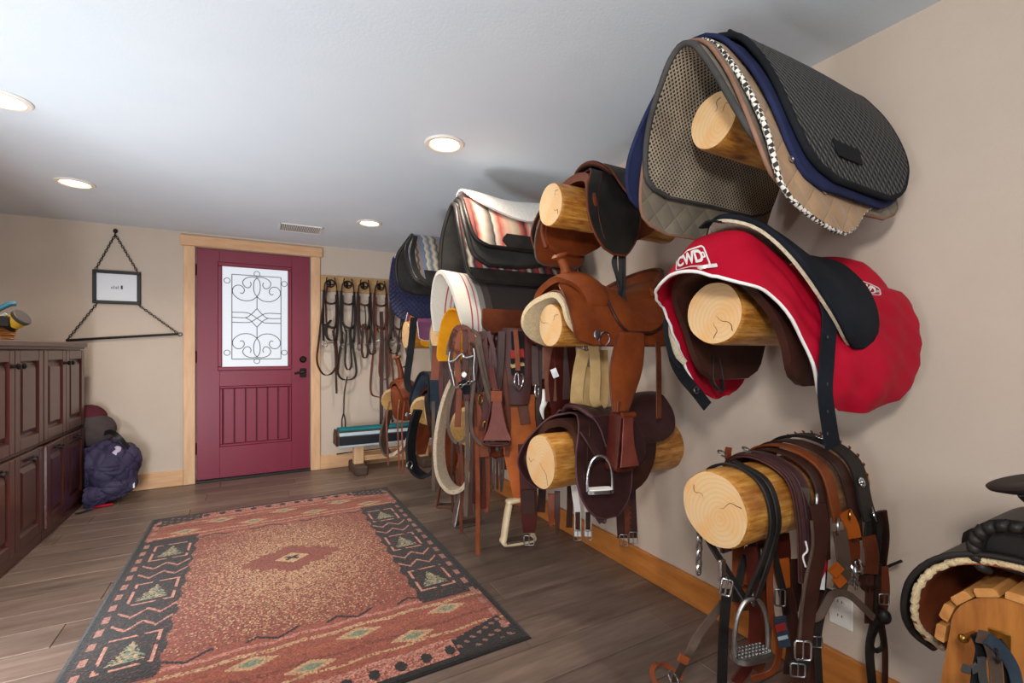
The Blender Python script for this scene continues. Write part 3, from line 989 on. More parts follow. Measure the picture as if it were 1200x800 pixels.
obj('fold', blob((-1.04, 4.52, 0.075), (0.095, 0.07, 0.085), 0.07, 2.6, 12, 70, 44, 0.002, 1.6), M['purplecloth'], t)
obj('lining', blob((-0.925, 4.565, 0.365), (0.048, 0.045, 0.065), 0.05, 3.0, 3, 28, 16), M['pale_lining'], t, label='pale lilac lining showing in a fold')
obj('edge_strap', MB().ribbon([at(121, 508, Z=3.6), at(131, 506, Z=3.55), at(142, 515, Z=3.55), at(153, 527, Z=3.62)], 0.035, 0.006, (0, 0.3, 1)), M['black'], t)
obj('strap_tail', MB().ribbon([(-1.00, 4.46, 0.06), (-1.06, 4.40, 0.012), (-1.105, 4.36, 0.008)], 0.045, 0.005, (0.6, -0.6, 0.2)), M['purplecloth'], t)
obj('white_tag', MB().box(-0.822, -0.812, 4.535, 4.55, 0.10, 0.155), M['white'], t, smooth=False)
obj('red_trim', MB().tube([(-1.03, 4.45, 0.012), (-0.97, 4.455, 0.014), (-0.93, 4.47, 0.012)], 0.008), M['red'], t)
t = empty('duffel_bag', (-1.13, 4.75, 0.42), 'grey and maroon duffel bag piled on the purple bundle', 'bag')
obj('bag', blob((-1.115, 4.745, 0.545), (0.15, 0.105, 0.135), 0.03, 2.4, 21, 48, 28), M['duffel'], t)
obj('top_panel', blob((-1.135, 4.765, 0.635), (0.115, 0.09, 0.095), 0.03, 2.2, 8, 40, 24), M['maroon'], t)
obj('zip', MB().tube([at(99, 483, Z=3.66), at(108, 490, Z=3.62), at(113, 500, Z=3.62)], 0.004), M['black'], t)
# ------------------------------------------------------------------ woven rug: thick mesh, pattern as a colour attribute per knot
RX0, RX1, RY0, RY1 = -0.612, 0.972, 1.600, 3.950
def rug_pattern(X, Y):
    """X 0..1.584 across, Y 0..2.35 from the near end; returns sRGB colours"""
    W, L = RX1 - RX0, RY1 - RY0
    hexs = lambda h: np.array([int(h[i:i + 2], 16) for i in (1, 3, 5)], float) / 255
    black, rust, rust2, tan, green, pink, terra = map(hexs, ('#272323', '#8d4d3e', '#754033', '#b38f6d', '#75806a', '#b0796a', '#96553f'))
    rg = np.random.default_rng(5)
    n = lambda s: rg.normal(size=X.shape) * s
    C = np.zeros(X.shape + (3,)) + rust
    xs = np.minimum(X, W - X)                    # from the nearer long edge
    ys = np.minimum(Y, L - Y)
    # field: rust fading into a speckled tan heart
    cx, cy = W / 2, L * 0.525
    d = np.sqrt(((X - cx) / 0.50) ** 2 + ((Y - cy) / 0.75) ** 2)
    p = np.clip(0.78 - 0.66 * d, 0.04, 0.70)
    sp = rg.random(X.shape) < p
    C[sp] = tan
    dk = rg.random(X.shape) < 0.42
    C[dk & ~sp] = rust2
    # stepped medallion
    mx, my = X - cx, Y - cy - 0.02
    q = np.floor(np.abs(mx) / 0.04) * 0.04 * 0.62 + np.floor(np.abs(my) / 0.035) * 0.035
    C[q < 0.145] = rust * 0.93
    q2 = np.abs(mx) * 0.8 + np.abs(my)
    C[q2 < 0.080] = tan * 1.05
    C[(q2 < 0.080) & (q2 > 0.070)] = rust2
    C[(np.abs(np.abs(mx) * 0.7 - np.abs(my)) < 0.012) & (q2 < 0.046)] = black
    # end bands (both ends)
    BAND = 0.52
    end = ys < BAND
    e = ys
    zig = 0.012 * np.abs(((X * 9) % 2) - 1)
    C[end] = rust
    for lo, hi, col in ((0.125, 0.15, pink), (0.19, 0.205, tan), (0.265, 0.285, rust2), (0.33, 0.36, terra), (0.41, 0.432, tan), (0.465, 0.485, pink)):
        w = (e + zig > lo) & (e + zig < hi) & (rg.random(X.shape) < 0.82)
        C[w] = col
    for k in range(7):                            # triangles between the stripes
        tx, ty = 0.22 + k * 0.19, 0.235 if k % 2 else 0.36
        tri = (np.abs(X - tx) * 0.45 + np.abs(e - ty) < 0.042)
        C[tri & end] = tan
        C[(np.abs(X - tx) * 0.45 + np.abs(e - ty) < 0.022) & end] = green
    zz = np.abs(e - (BAND - 0.015) - 0.045 * (np.abs(((X * 13.0) % 2) - 1) - 0.5)) < 0.008
    C[zz & (np.sin(X * 21) > -0.45)] = black
    # end dashes with black ovals
    rows = e < 0.115
    C[rows] = black
    mid = rows & (np.abs(X - cx) < 0.50) & (e > 0.040)
    C[mid] = np.where(rg.random(X.shape)[..., None] < 0.55, pink, rust)[mid]
    oval = (((((X - cx) + 0.0475) % 0.095) - 0.0475) / 0.020) ** 2 + ((e - 0.078) / 0.028) ** 2 < 1
    C[oval & mid] = black
    corner = (np.abs(X - cx) > 0.50) & (e < 0.24) & (xs > 0.05) & (e > 0.05)
    cs = corner & (e + 0.3 * xs < 0.22)
    C[cs] = black
    C[cs & (np.sin(X * 90) * np.sin(e * 110 + X * 40) > 0.55)] = pink * 0.8
    # long side bands with panels
    SB = 0.315
    side = (xs < SB - 0.02 * (np.abs(((Y * 14) % 2) - 1))) & (ys > BAND * 0.86)
    C[side] = black
    C[side & (rg.random(X.shape) < 0.10)] = rust2 * 0.8
    y0 = BAND * 0.86
    span = L - 2 * y0
    for k in range(3):
        pc = y0 + span * (0.15 + 0.35 * k)
        hx, hy = 0.092, 0.115
        pxc = 0.19
        ax_, ay = np.abs(xs - pxc), np.abs(Y - pc)
        ring = side & (np.maximum(ax_ / hx, ay / hy) < 1.0) & (np.maximum(ax_ / (hx - 0.014), ay / (hy - 0.014)) > 1.0)
        br = np.sin(Y * 40 + X * 55) > -0.75
        C[ring & br] = pink * 1.05
        tz = (Y - pc) / 0.075
        leaf = side & (np.abs(tz) < 1) & (ax_ < 0.062 * np.clip(1 - tz, 0, 2) * 0.55 * (0.55 + 0.45 * np.abs(np.sin(Y * 130 + ax_ * 120))))
        C[leaf & (rg.random(X.shape) < 0.8)] = green
        C[leaf & (rg.random(X.shape) < 0.25)] = tan
        if k < 2:
            for o in (-0.055, 0.0, 0.055):
                yy = pc + span * 0.175 + o
                z = np.abs(Y - yy - 0.060 * (np.abs((((xs - 0.09) / 0.052) % 2) - 1) - 0.5)) < 0.0085
                C[z & side & (xs > 0.085) & (xs < 0.30) & (o != 0.0)] = pink
    # dashes along the long edges
    dash = (xs > 0.045) & (xs < 0.068) & ((Y % 0.105) < 0.055) & (ys > 0.05)
    C[dash] = pink * 0.9
    # serged black border
    C[(xs < 0.032) | (ys < 0.032)] = black * 0.8
    C *= (1 + n(0.09))[..., None]
    return np.clip(C, 0, 1)

def make_rug():
    st = 0.0062
    W, L = RX1 - RX0, RY1 - RY0
    nx, ny = int(W / st), int(L / st)
    xs = np.linspace(0, W, nx + 1)
    ys = np.linspace(0, L, ny + 1)
    GX, GY = np.meshgrid(xs, ys, indexing='ij')
    e = np.minimum(np.minimum(GX, W - GX), np.minimum(GY, L - GY))
    z = 0.0085 - 0.004 * np.clip(1 - e / 0.012, 0, 1) + RNG.normal(size=GX.shape) * 0.0003
    P = np.stack([RX0 + GX, RY0 + GY, z], -1)
    m = MB()
    m.grid(P)
    k = m.n
    loop = [i * (ny + 1) for i in range(nx + 1)] + [nx * (ny + 1) + j for j in range(1, ny + 1)] + [i * (ny + 1) + ny for i in range(nx - 1, -1, -1)] + [j for j in range(ny - 1, 0, -1)]
    V = P.reshape(-1, 3)[loop].copy()
    V[:, 2] = 0.0005
    m.v.append(V); m.uv.append(np.zeros((len(V), 2)))
    nl = len(loop)
    m.f += [(loop[i], k + i, k + (i + 1) % nl, loop[(i + 1) % nl]) for i in range(nl)]
    m.n += nl
    t = NT('rug_wool')
    at_ = t.n('ShaderNodeAttribute', attribute_name='weave')
    t.bump(t.noise(t.coord('Object'), 420, 2), 0.6, 0.003)
    mt = t.base(at_.outputs['Color'], 0.95, 0, 0.1, 0.2)
    o = obj('area_rug', m, mt, smooth=False, label='woven rug with rust field, black border and small green trees', cat='rug')
    me = o.data
    cxs = np.minimum(GX, W)
    Cs = rug_pattern((GX[:-1, :-1] + GX[1:, 1:]) / 2, (GY[:-1, :-1] + GY[1:, 1:]) / 2)
    Cl = np.where(Cs <= 0.04045, Cs / 12.92, ((Cs + 0.055) / 1.055) ** 2.4)
    att = me.attributes.new('weave', 'FLOAT_COLOR', 'FACE')
    full = np.ones((len(me.polygons), 4), np.float32)
    full[:, :3] = np.array(lin('#1d1a19'))[:3]
    full[:nx * ny, :3] = Cl.reshape(-1, 3)
    att.data.foreach_set('color', full.ravel())
make_rug()
# ------------------------------------------------------------------ peeled logs that stick out of the right wall
CY = {1: 0.87, 2: 1.62, 3: 2.34, 4: 3.06, 5: 3.78}
def log(x0, yc, zc, r, label, seed):
    rg = np.random.default_rng(seed)
    t = empty('log_rack', (x0, yc, zc), label, 'log', 'log saddle racks')
    nx, seg = 26, 36
    xs = np.linspace(x0, XR - 0.001, nx)
    a = np.linspace(0, 2 * PI, seg, endpoint=False)
    G = np.zeros((nx, seg, 3))
    ph = rg.uniform(0, 6.28, 8)
    R = np.zeros((nx, seg))
    for i, x in enumerate(xs):
        u = x - x0
        R[i] = r * (1 + 0.018 * np.sin(2 * a + ph[0] + u * 1.3) + 0.012 * np.sin(3 * a + ph[1] - u * 2) + 0.008 * np.sin(7 * a + ph[2] + u * 3) + 0.012 * np.sin(u * 9 + ph[3]))
    ends = [0.955, 0.985, 1.0]
    for i in range(3):
        R[i] *= ends[i]
    xs[1], xs[2] = x0 + 0.006, x0 + 0.014
    G[..., 0] = xs[:, None]
    G[..., 1] = yc + R * np.cos(a)
    G[..., 2] = zc + R * np.sin(a)
    m = MB()
    m.grid(G, False, True)
    o = m.n
    m.f.append(tuple(range((nx - 1) * seg, nx * seg)))
    obj('bark', m, M['log'], t, angle=60)
    m = MB()
    k = [0.0, 0.35, 0.7, 1.0]
    E_ = np.stack([np.stack([np.full(seg, x0 - 0.0006 - 0.001 * (1 - q)), yc + R[0] * q * np.cos(a), zc + R[0] * q * np.sin(a)], -1) for q in k])
    m.grid(E_[::-1], False, True)
    obj('end_grain', m, M['logend'], t, angle=60)
    for q in range(2):
        an = ph[4 + q]
        r0, r1 = r * rg.uniform(0.0, 0.5), r * rg.uniform(0.75, 0.95)
        pts = []
        for f in np.linspace(0, 1, 6):
            rr = r0 + (r1 - r0) * f
            aa = an + 0.12 * math.sin(f * 7 + q)
            pts.append((x0 - 0.0018, yc + rr * math.cos(aa), zc + rr * math.sin(aa)))
        obj('end_crack', MB().ribbon(pts, [0.0004, 0.0022], 0.0006, wd=(0, -math.sin(an), math.cos(an))), M['crack'], t)
    return t
LOGS = [
    (1.118, 0.865, 1.800, 0.077, 'upper log end showing inside the quilted saddle pads', 1),
    (1.127, 0.870, 1.263, 0.090, 'thick log end with a split knot under the red saddle cover', 2),
    (1.127, 0.870, 0.714, 0.108, 'lowest right log end draped with harness straps and a stirrup', 3),
    (1.077, 1.620, 1.765, 0.089, 'log end carrying the black saddle, near the ceiling', 4),
    (1.077, 1.620, 1.263, 0.088, 'log end under the russet western saddle', 5),
    (1.027, 1.620, 0.700, 0.112, 'log end under the dark brown jumping saddle, low on the wall', 6),
    (1.080, 2.340, 1.765, 0.088, 'log hidden inside the striped blanket pads', 7),
    (1.050, 2.340, 1.263, 0.088, 'log under the white wool pad, behind hanging bridles', 8),
    (1.050, 2.340, 0.700, 0.100, 'low log behind the wrapped rawhide stirrup', 9),
    (1.080, 3.060, 1.263, 0.088, 'log under the mustard yellow felt pad', 10),
    (1.050, 3.060, 0.700, 0.095, 'low log under the slate synthetic saddle', 11),
    (1.100, 3.780, 1.765, 0.088, 'farthest upper log under the navy quilted pad', 12),
    (1.080, 3.060, 1.765, 0.088, 'upper log under the black edged woven pad', 15),
    (1.085, 3.780, 1.285, 0.110, 'small far log end seen beside the mauve pad', 13),
    (1.000, 3.780, 0.700, 0.095, 'farthest low log under the small western saddle', 14),
]
for L_ in LOGS:
    log(*L_)
# ------------------------------------------------------------------ saddle pads on the upper log nearest the camera
CURVE = np.array([(0.0, 0.165), (0.030, 0.156), (0.075, 0.098), (0.118, 0.02), (0.155, -0.08), (0.182, -0.18), (0.198, -0.28), (0.205, -0.36)])
def padprof(zb, C=None):
    C = CURVE if C is None else C
    D, _ = arcsample(cr(C, 200), 200)
    n_ = int(np.argmin(np.abs(D[:, 1] - zb))) + 1
    idx = np.linspace(0, n_ - 1, 9).astype(int)
    return [tuple(p) for p in D[idx][::-1]]
def asym(zn, zf):
    """profile whose far flap ends at another height than the near one"""
    a, b = padprof(zn), padprof(zf)
    return a + [(-x, z) for x, z in b[::-1][1:]]
PX, PZ = 0.862, 1.800
def wob(a, f, ph=0.0):
    return lambda S, X, N: a * np.sin(X * f + ph + S * 9)
def pad(name, label, prof, outline, thick, mat, yc, zc, lift, bind=None, br=0.005, lining=None, sym=True, group='saddle pads on the upper logs', cat='saddle pad', ns=48, nx=26, dn=None, which='all', dz=None):
    m, P = drape(prof, outline, thick, yc, zc, ns, nx, lift=lift, dn=dn, dz=dz, sym=sym)
    c_ = P.reshape(-1, 3).mean(0)
    t = empty(name, (c_[0], yc, zc), label, cat, group)
    obj('cover', m, mat, t, angle=60)
    if lining is not None:
        m2, _ = drape(prof, [(a, b + 0.006, c - 0.006) for a, b, c in outline], 0.004, yc, zc, ns, nx, lift=lift - thick / 2 - 0.002, dn=dn, dz=dz, sym=sym)
        obj('lining', m2, lining, t, angle=60)
    if bind is not None:
        obj('binding', edge_tube(P, br, which), bind, t, angle=80)
    return t, P
o1 = [(0, 1.13, 1.55), (0.02, 1.07, 1.62), (0.07, 1.03, 1.655), (0.25, 0.995, 1.66), (0.5, 0.985, 1.66)]
t, P = pad('mesh_saddle_pad', 'grey brown saddle pad with air mesh lining, innermost of the big pile', padprof(-0.16), o1, 0.012, M['camo'], PX, PZ, 0.0, M['cloth_grey'], 0.0085, M['mesh'], dn=wob(0.006, 9))
o2 = [(0, 1.16, 1.56), (0.02, 1.09, 1.62), (0.07, 1.045, 1.66), (0.25, 1.02, 1.67), (0.5, 1.01, 1.67)]
pad('camouflage_saddle_pad', 'dark quilted pad with tan edge hanging lowest on the far side of the pile', padprof(-0.27), o2, 0.010, M['camo'], PX, PZ, 0.014, M['cloth_tanbind'], 0.006, dn=wob(0.006, 8, 1.0))
# tan pad with the checkered cord: lobed flap
o3 = [(0, 1.255, 1.315), (0.018, 1.185, 1.36), (0.05, 1.11, 1.405), (0.085, 1.065, 1.44), (0.14, 1.042, 1.52), (0.25, 1.035, 1.64), (0.55, 1.03, 1.66), (0.8, 1.06, 1.64), (1.0, 1.12, 1.58)]
t, P = pad('tan_saddle_pad', 'tan quilted saddle pad edged with black and white checkered cord', asym(-0.345, -0.05), o3, 0.013, M['tanquilt'], PX, PZ, 0.027, None, sym=False, dn=wob(0.007, 10, 2.0))
obj('cord', edge_tube(P, 0.0072), M['cord'], t, angle=80)
def surf(P, i, j, off):
    """point and normal of a drape grid at fractional indices"""
    nu, nv = P.shape[:2]
    i = np.clip(i, 0, nu - 1.001); j = np.clip(j, 0, nv - 1.001)
    a, b = int(i), int(j)
    f, g = i - a, j - b
    p = (P[a, b] * (1 - f) + P[a + 1, b] * f) * (1 - g) + (P[a, b + 1] * (1 - f) + P[a + 1, b + 1] * f) * g
    nrm = unit(np.cross(P[a + 1, b] - P[a, b], P[a, b + 1] - P[a, b]))
    return p + nrm * off, nrm
for i, j in ((8, 2.5), (13, 2.5), (5, 10), (9, 14)):
    c_, nn = surf(P, i, j, 0.010)
    if nn[1] > 0: c_, nn = surf(P, i, j, -0.010)
    obj('eyelet', MB().ring(c_, 0.007, 0.0022, nn, 14, 5), M['dullsteel'], t)
o4 = [(0, 1.20, 1.50), (0.02, 1.14, 1.56), (0.06, 1.105, 1.62), (0.15, 1.078, 1.66), (0.45, 1.055, 1.68), (0.6, 1.04, 1.68), (0.85, 0.985, 1.66), (0.96, 1.0, 1.64), (1.0, 1.05, 1.60)]
pad('navy_saddle_pad', 'navy blue saddle pad between the tan pad and the black quilted pad', asym(-0.255, -0.20), o4, 0.010, M['navy'], PX, PZ, 0.041, M['navy'], 0.007, sym=False, dn=wob(0.006, 9, 3.0))
o5 = [(0, 1.24, 1.52), (0.025, 1.165, 1.585), (0.07, 1.125, 1.63), (0.16, 1.105, 1.68), (0.32, 1.11, 1.70), (0.5, 1.115, 1.71)]
t, P = pad('black_saddle_pad', 'black quilted saddle pad on top of the big pile', padprof(-0.235), o5, 0.014, M['blackquilt'], PX, PZ, 0.058, M['cloth_black'], 0.009, dn=wob(0.004, 9, 4.0))
sp = MB()
for s_ in (-1.3, 1.3):
    L_ = [surf(P, 23.5 + s_, j, 0.0)[0] + np.array([0, 0, 0.011]) for j in np.linspace(0, 24.9, 14)]
    sp.tube(L_, 0.005, smooth=False)
obj('spine_seam', sp, M['cloth_black'], t)
def patch(P, i0, i1, j0, j1, thick, off, n=6):
    G = np.zeros((n, n, 3))
    for a, i in enumerate(np.linspace(i0, i1, n)):
        for b, j in enumerate(np.linspace(j0, j1, n)):
            q, nn = surf(P, i, j, 0)
            G[a, b] = q + nn * off
    return MB().shell(G, thick)
def outsign(P):
    q, nn = surf(P, 4, P.shape[1] / 2, 0)
    return 1 if nn[1] < 0 else -1
sg = outsign(P)
obj('name_patch', patch(P, 3.0, 5.2, 6.5, 12.5, 0.003, sg * 0.012), M['cloth_black'], t, label='plain black woven patch')

# ------------------------------------------------------------------ red saddle cover with its saddle, half pad and straps
yc, zc = 0.868, 1.263
t = empty('covered_saddle', (1.35, yc, zc + 0.09), 'saddle zipped into a red nylon cover with white lettering', 'saddle')
H = [(0.178, -0.265), (0.205, -0.215), (0.215, -0.12), (0.195, -0.01), (0.145, 0.09), (0.075, 0.145), (0.0, 0.160)]
oR = [(0, 1.38, 1.50), (0.025, 1.31, 1.575), (0.08, 1.265, 1.645), (0.17, 1.21, 1.675), (0.27, 1.10, 1.70), (0.38, 1.02, 1.71), (0.5, 0.992, 1.71)]
def rz(S, X, N):
    e = np.abs(S - 0.5) * 2
    lip = smooth01((X - 0.99) / 0.15)
    up = 0.075 * np.exp(-((X - 1.13) / 0.11) ** 2) - 0.01
    sag = -0.03 * np.exp(-((X - 1.38) / 0.13) ** 2)
    back = 0.05 * smooth01((X - 1.5) / 0.14) - 0.05 * smooth01((X - 1.66) / 0.05)
    return (up * lip - 0.055 * (1 - lip) + sag + back) * np.clip(1.25 - e * 1.5, 0, 1) + 0.004 * np.sin(X * 38 + S * 20) * (e > 0.2)
def rn(S, X, N):
    sg = np.sign(N)
    lip = smooth01((X - np.minimum(1.27, 0.99 + 0.62 * np.abs(S - 0.5) * 2)) / 0.10)
    bulge = 0.030 * lip + 0.03 * smooth01((X - 1.36) / 0.12) * (np.abs(S - 0.5) > 0.2)
    wr = 0.0045 * np.sin(X * 60 + S * 30) * np.sin(S * 55 + X * 12)
    return sg * (bulge - 0.012 + wr) * np.clip(np.abs(S - 0.5) * 8, 0, 1)
m, P = drape(H, oR, 0.010, yc, zc, 72, 40, dz=rz, dn=rn)
obj('cover', m, M['red'], t, angle=70)
obj('white_piping', MB().tube(np.array([P[i, 0] for i in range(2, 70)]), 0.0048, False, 8, smooth=False), M['whitecloth'], t, angle=80, label='white piping round the front opening')
obj('hem', MB().tube(np.array([P[0, j] for j in range(40)] ), 0.006, False, 8, smooth=False).tube(np.array([P[-1, j] for j in range(40)]), 0.006, False, 8, smooth=False), M['red'], t, angle=80)
# dark inside of the saddle under the cover
m, _ = drape([(0.135, -0.20), (0.150, -0.10), (0.140, 0.01), (0.10, 0.085), (0.04, 0.112), (0.0, 0.116)], [(0, 1.30, 1.46), (0.05, 1.24, 1.54), (0.2, 1.18, 1.60), (0.35, 1.09, 1.62), (0.5, 1.06, 1.62)], 0.022, yc, zc, 36, 14)
obj('saddle_panel', m, M['l_dark'], t)
obj('billet_loop', MB().ribbon([(1.30, 1.01, zc - 0.12), (1.29, 1.0, zc - 0.20), (1.31, 0.985, zc - 0.235), (1.335, 1.0, zc - 0.20), (1.33, 1.01, zc - 0.13)], 0.022, 0.004, (0.3, 1, 0)), M['l_black'], t)
# lettering: meshes of the built-in font wrapped onto the cover
def text_mesh(s, size=1.0, shear=0.0):
    cu = bpy.data.curves.new('lettering', 'FONT')
    cu.body = s
    cu.size = size
    cu.shear = shear
    cu.offset = 0.022
    cu.align_x = 'CENTER'
    cu.align_y = 'CENTER'
    cu.resolution_u = 4
    ob = bpy.data.objects.new('lettering', cu)
    COL.objects.link(ob)
    dg = bpy.context.evaluated_depsgraph_get()
    dg.update()
    me = ob.evaluated_get(dg).to_mesh()
    V = np.array([v.co[:] for v in me.vertices])
    F = [tuple(p.vertices) for p in me.polygons]
    ob.evaluated_get(dg).to_mesh_clear()
    bpy.data.objects.remove(ob)
    bpy.data.curves.remove(cu)
    return V, F
def pill(w, h, tk, n=10):
    """outline ring of a rounded box"""
    out, inn = [], []
    for (sx, sy, a0) in ((1, 1, 0), (-1, 1, 90), (-1, -1, 180), (1, -1, 270)):
        for k in range(n):
            a = math.radians(a0 + 90 * k / (n - 1))
            r = h * 0.42
            cx_, cy_ = sx * (w - r), sy * (h - r)
            out.append((cx_ + r * math.cos(a), cy_ + r * math.sin(a)))
            inn.append((cx_ + (r - tk) * math.cos(a), cy_ + (r - tk) * math.sin(a)))
    k = len(out)
    V = np.array(out + inn)
    F = [(i, (i + 1) % k, k + (i + 1) % k, k + i) for i in range(k)]
    return V, F
def grid_at(P, target):
    d = np.linalg.norm(P - np.asarray(target), axis=-1)
    return np.unravel_index(np.argmin(d), d.shape)
sg = 1 if surf(P, 50, 8, 0)[1][1] > 0 else -1
def project_pick(P, u, v):
    """grid index of the cover nearest to the line of sight through (u, v), nearest sheet first"""
    d = P - CC
    Zc = d @ CF
    uu = 600 + FPX * (d @ CR) / Zc
    vv = V0 - FPX * d[..., 2] / Zc
    e = (uu - u) ** 2 + (vv - v) ** 2 + (Zc * 3) ** 2
    return np.unravel_index(np.argmin(e), e.shape)
from mathutils.bvhtree import BVHTree
def grid_bvh(P):
    nu, nv = P.shape[:2]
    F = [(i * nv + j, (i + 1) * nv + j, (i + 1) * nv + j + 1, i * nv + j + 1) for i in range(nu - 1) for j in range(nv - 1)]
    return BVHTree.FromPolygons([Vector(p) for p in P.reshape(-1, 3)], F)
BV = grid_bvh(P)
def hit(u, v):
    d = at(u, v, Z=1.0) - CC
    loc, nn, _, _ = BV.ray_cast(Vector(CC), Vector(unit(d)))
    nn = np.array(nn)
    return np.array(loc), nn * (1 if nn @ (CC - np.array(loc)) > 0 else -1)
def split_tris(V, F, k):
    """fan the flat letters into small pieces so they follow the cloth"""
    V = [tuple(v[:2]) for v in V]
    tris = []
    for f in F:
        for q in range(1, len(f) - 1):
            tris.append((f[0], f[q], f[q + 1]))
    for _ in range(k):
        mid, out = {}, []
        def m_(a, b):
            key = (min(a, b), max(a, b))
            if key not in mid:
                mid[key] = len(V)
                V.append(((V[a][0] + V[b][0]) / 2, (V[a][1] + V[b][1]) / 2))
            return mid[key]
        for a, b, c in tris:
            x, y, z_ = m_(a, b), m_(b, c), m_(c, a)
            out += [(a, x, z_), (x, b, y), (z_, y, c), (x, y, z_)]
        tris = out
    return np.array(V), tris
def logo(u, v, w_px, tilt):
    """white lettering pressed onto the cover along the surface normal at its centre"""
    q, nn = hit(u, v)
    def plane(du, dv):
        d = at(u + du, v - dv, Z=1.0) - CC
        return CC + d * (((q - CC) @ nn) / (d @ nn)) - q
    ct, st = math.cos(tilt), math.sin(tilt)
    e1, e2, k = plane(w_px * ct, w_px * st), plane(-w_px * st, w_px * ct), 1.0
    mb = MB()
    def press(V, F, div):
        V, F = split_tris(V, F, div)
        W = []
        for a, b in V:
            o = q + e1 * a * k + e2 * b * k + nn * 0.05
            loc, _, _, _ = BV.ray_cast(Vector(o), Vector(-nn), 0.12)
            W.append((np.array(loc) if loc is not None else o - nn * 0.05) + nn * 0.0075)
        mb.add(W, F)
    V, F = text_mesh('CWD', 0.50)
    V = V.copy(); V[:, 0] *= 0.82; V[:, 0] -= 0.04
    press(V, F, 1)
    V, F = pill(0.62, 0.30, 0.05)
    press(V, F, 1)
    V, F = pill(0.06, 0.08, 0.04, 4)
    press(V + (0.49, 0.03), F, 0)
    return obj('lettering', mb, M['whitecloth'], t, smooth=False, label='white printed lettering', kind=None)
logo(810, 305, 34, 0.24)
logo(1012, 340, 24, -0.45)
# zip on the far front
def on_cover(pts, off=0.009):
    out = []
    for u, v in pts:
        q, nn = hit(u, v)
        out.append(q + nn * off)
    return out
zl = on_cover([(790, 329), (803, 322), (820, 318), (840, 314)])
obj('zip', MB().ribbon(zl, 0.010, 0.003, (0, 0.3, 1)), M['whitecloth'], t)
obj('zip_pull', MB().ribbon([zl[0] + (-0.004, -0.004, 0), zl[0] + (-0.006, -0.006, -0.03)], 0.009, 0.003, CR, n=6), M['dullsteel'], t)
# black half pad lying along the seat
Hb = [(0.205, -0.055), (0.212, 0.0), (0.185, 0.085), (0.125, 0.160), (0.06, 0.195), (0.0, 0.205)]
oB = [(0, 1.36, 1.40), (0.03, 1.32, 1.435), (0.10, 1.25, 1.455), (0.2, 1.19, 1.465), (0.32, 1.15, 1.47), (0.42, 1.125, 1.48), (0.5, 1.135, 1.48), (0.6, 1.20, 1.47), (0.75, 1.27, 1.46), (0.9, 1.27, 1.45), (0.97, 1.30, 1.43), (1.0, 1.34, 1.40)]
def bz_(S, X, N):
    return 0.035 * np.exp(-((X - 1.12) / 0.10) ** 2) - 0.045 * smooth01((X - 1.2) / 0.15) + 0.01
def bn_(S, X, N):
    return np.sign(N) * 0.024 * smooth01((X - 1.18) / 0.16) * np.clip(np.abs(S - 0.5) * 6, 0, 1)
mp, Pb = drape(Hb, oB, 0.016, yc, zc, 44, 18, dz=bz_, dn=bn_, lift=0.014)
half = empty('half_pad', (1.3, yc, zc + 0.2), 'black half pad with cream fleece and webbing straps over the red cover', 'saddle pad')
obj('pad', mp, M['cloth_navyblack'], half, angle=60)
m, P2 = drape(Hb, [(a, b - 0.012, c + 0.006) for a, b, c in oB], 0.008, yc, zc, 44, 18, lift=0.003, dz=bz_, dn=bn_)
obj('fleece_lining', m, M['fleece_w'], half, angle=60)
obj('binding', edge_tube(Pb, 0.009), M['cloth_navyblack'], half, angle=80)
obj('fleece_tuft', blob((1.36, yc - 0.005, zc + 0.205), (0.10, 0.055, 0.024), 0.05, 5, 31, 36, 16), M['fleece_w'], half)
obj('pommel_tab', MB().ribbon([(1.12, yc + 0.03, zc + 0.246), (1.115, yc - 0.0, zc + 0.256), (1.12, yc - 0.035, zc + 0.246)], 0.035, 0.006, (1, 0, 0.1)), M['cloth_black'], half)
obj('seat_tab', MB().ribbon([(1.29, yc + 0.02, zc + 0.222), (1.31, yc - 0.02, zc + 0.228), (1.33, yc - 0.055, zc + 0.208)], 0.030, 0.005, (1, 0.4, 0.1)), M['cloth_black'], half)
obj('far_edge', MB().ribbon([at(783, 350, y=1.075), at(780, 385, y=1.08), at(786, 415, y=1.08), at(797, 432, y=1.07)], 0.014, 0.012, CR), M['cloth_black'], half)
obj('far_lining', MB().ribbon([at(789, 352, y=1.075), at(787, 385, y=1.08), at(793, 412, y=1.075), at(802, 425, y=1.07)], 0.022, 0.008, CR), M['fleece_w'], half)
tp = [at(966, 345, y=0.655), at(972, 372, y=0.648), at(969, 420, y=0.643), at(967, 460, y=0.640), at(972, 500, y=0.642), at(976, 524, y=0.645)]
obj('near_strap', MB().ribbon(tp, 0.048, 0.004, (1, -0.25, 0)), M['cloth_navyblack'], half)
m = MB()
for v in (395, 450, 482, 508):
    m.ring(at(970, v, y=0.637), 0.0035, 0.0012, (0.2, -1, 0), 10, 5)
obj('strap_stitch', m, M['cloth_grey'], half)
obj('short_strap', MB().ribbon([at(987, 436, y=0.70), at(989, 455, y=0.70), at(987, 471, y=0.70)], 0.026, 0.004, (1, -0.2, 0)), M['cloth_navyblack'], half)
fs = [at(787, 395, y=1.085), at(790, 420, y=1.082), at(800, 440, y=1.07), at(815, 458, y=1.055), at(829, 476, y=1.045)]
obj('far_strap', MB().ribbon(fs, 0.040, 0.004, (0.9, -0.2, 0.45)), M['cloth_black'], half)
obj('far_buckle', MB().ring(at(816, 457, y=1.04), 0.024, 0.0026, (0.4, -0.9, 0), 16, 6, 1.0, 0.45), M['dullsteel'], half)
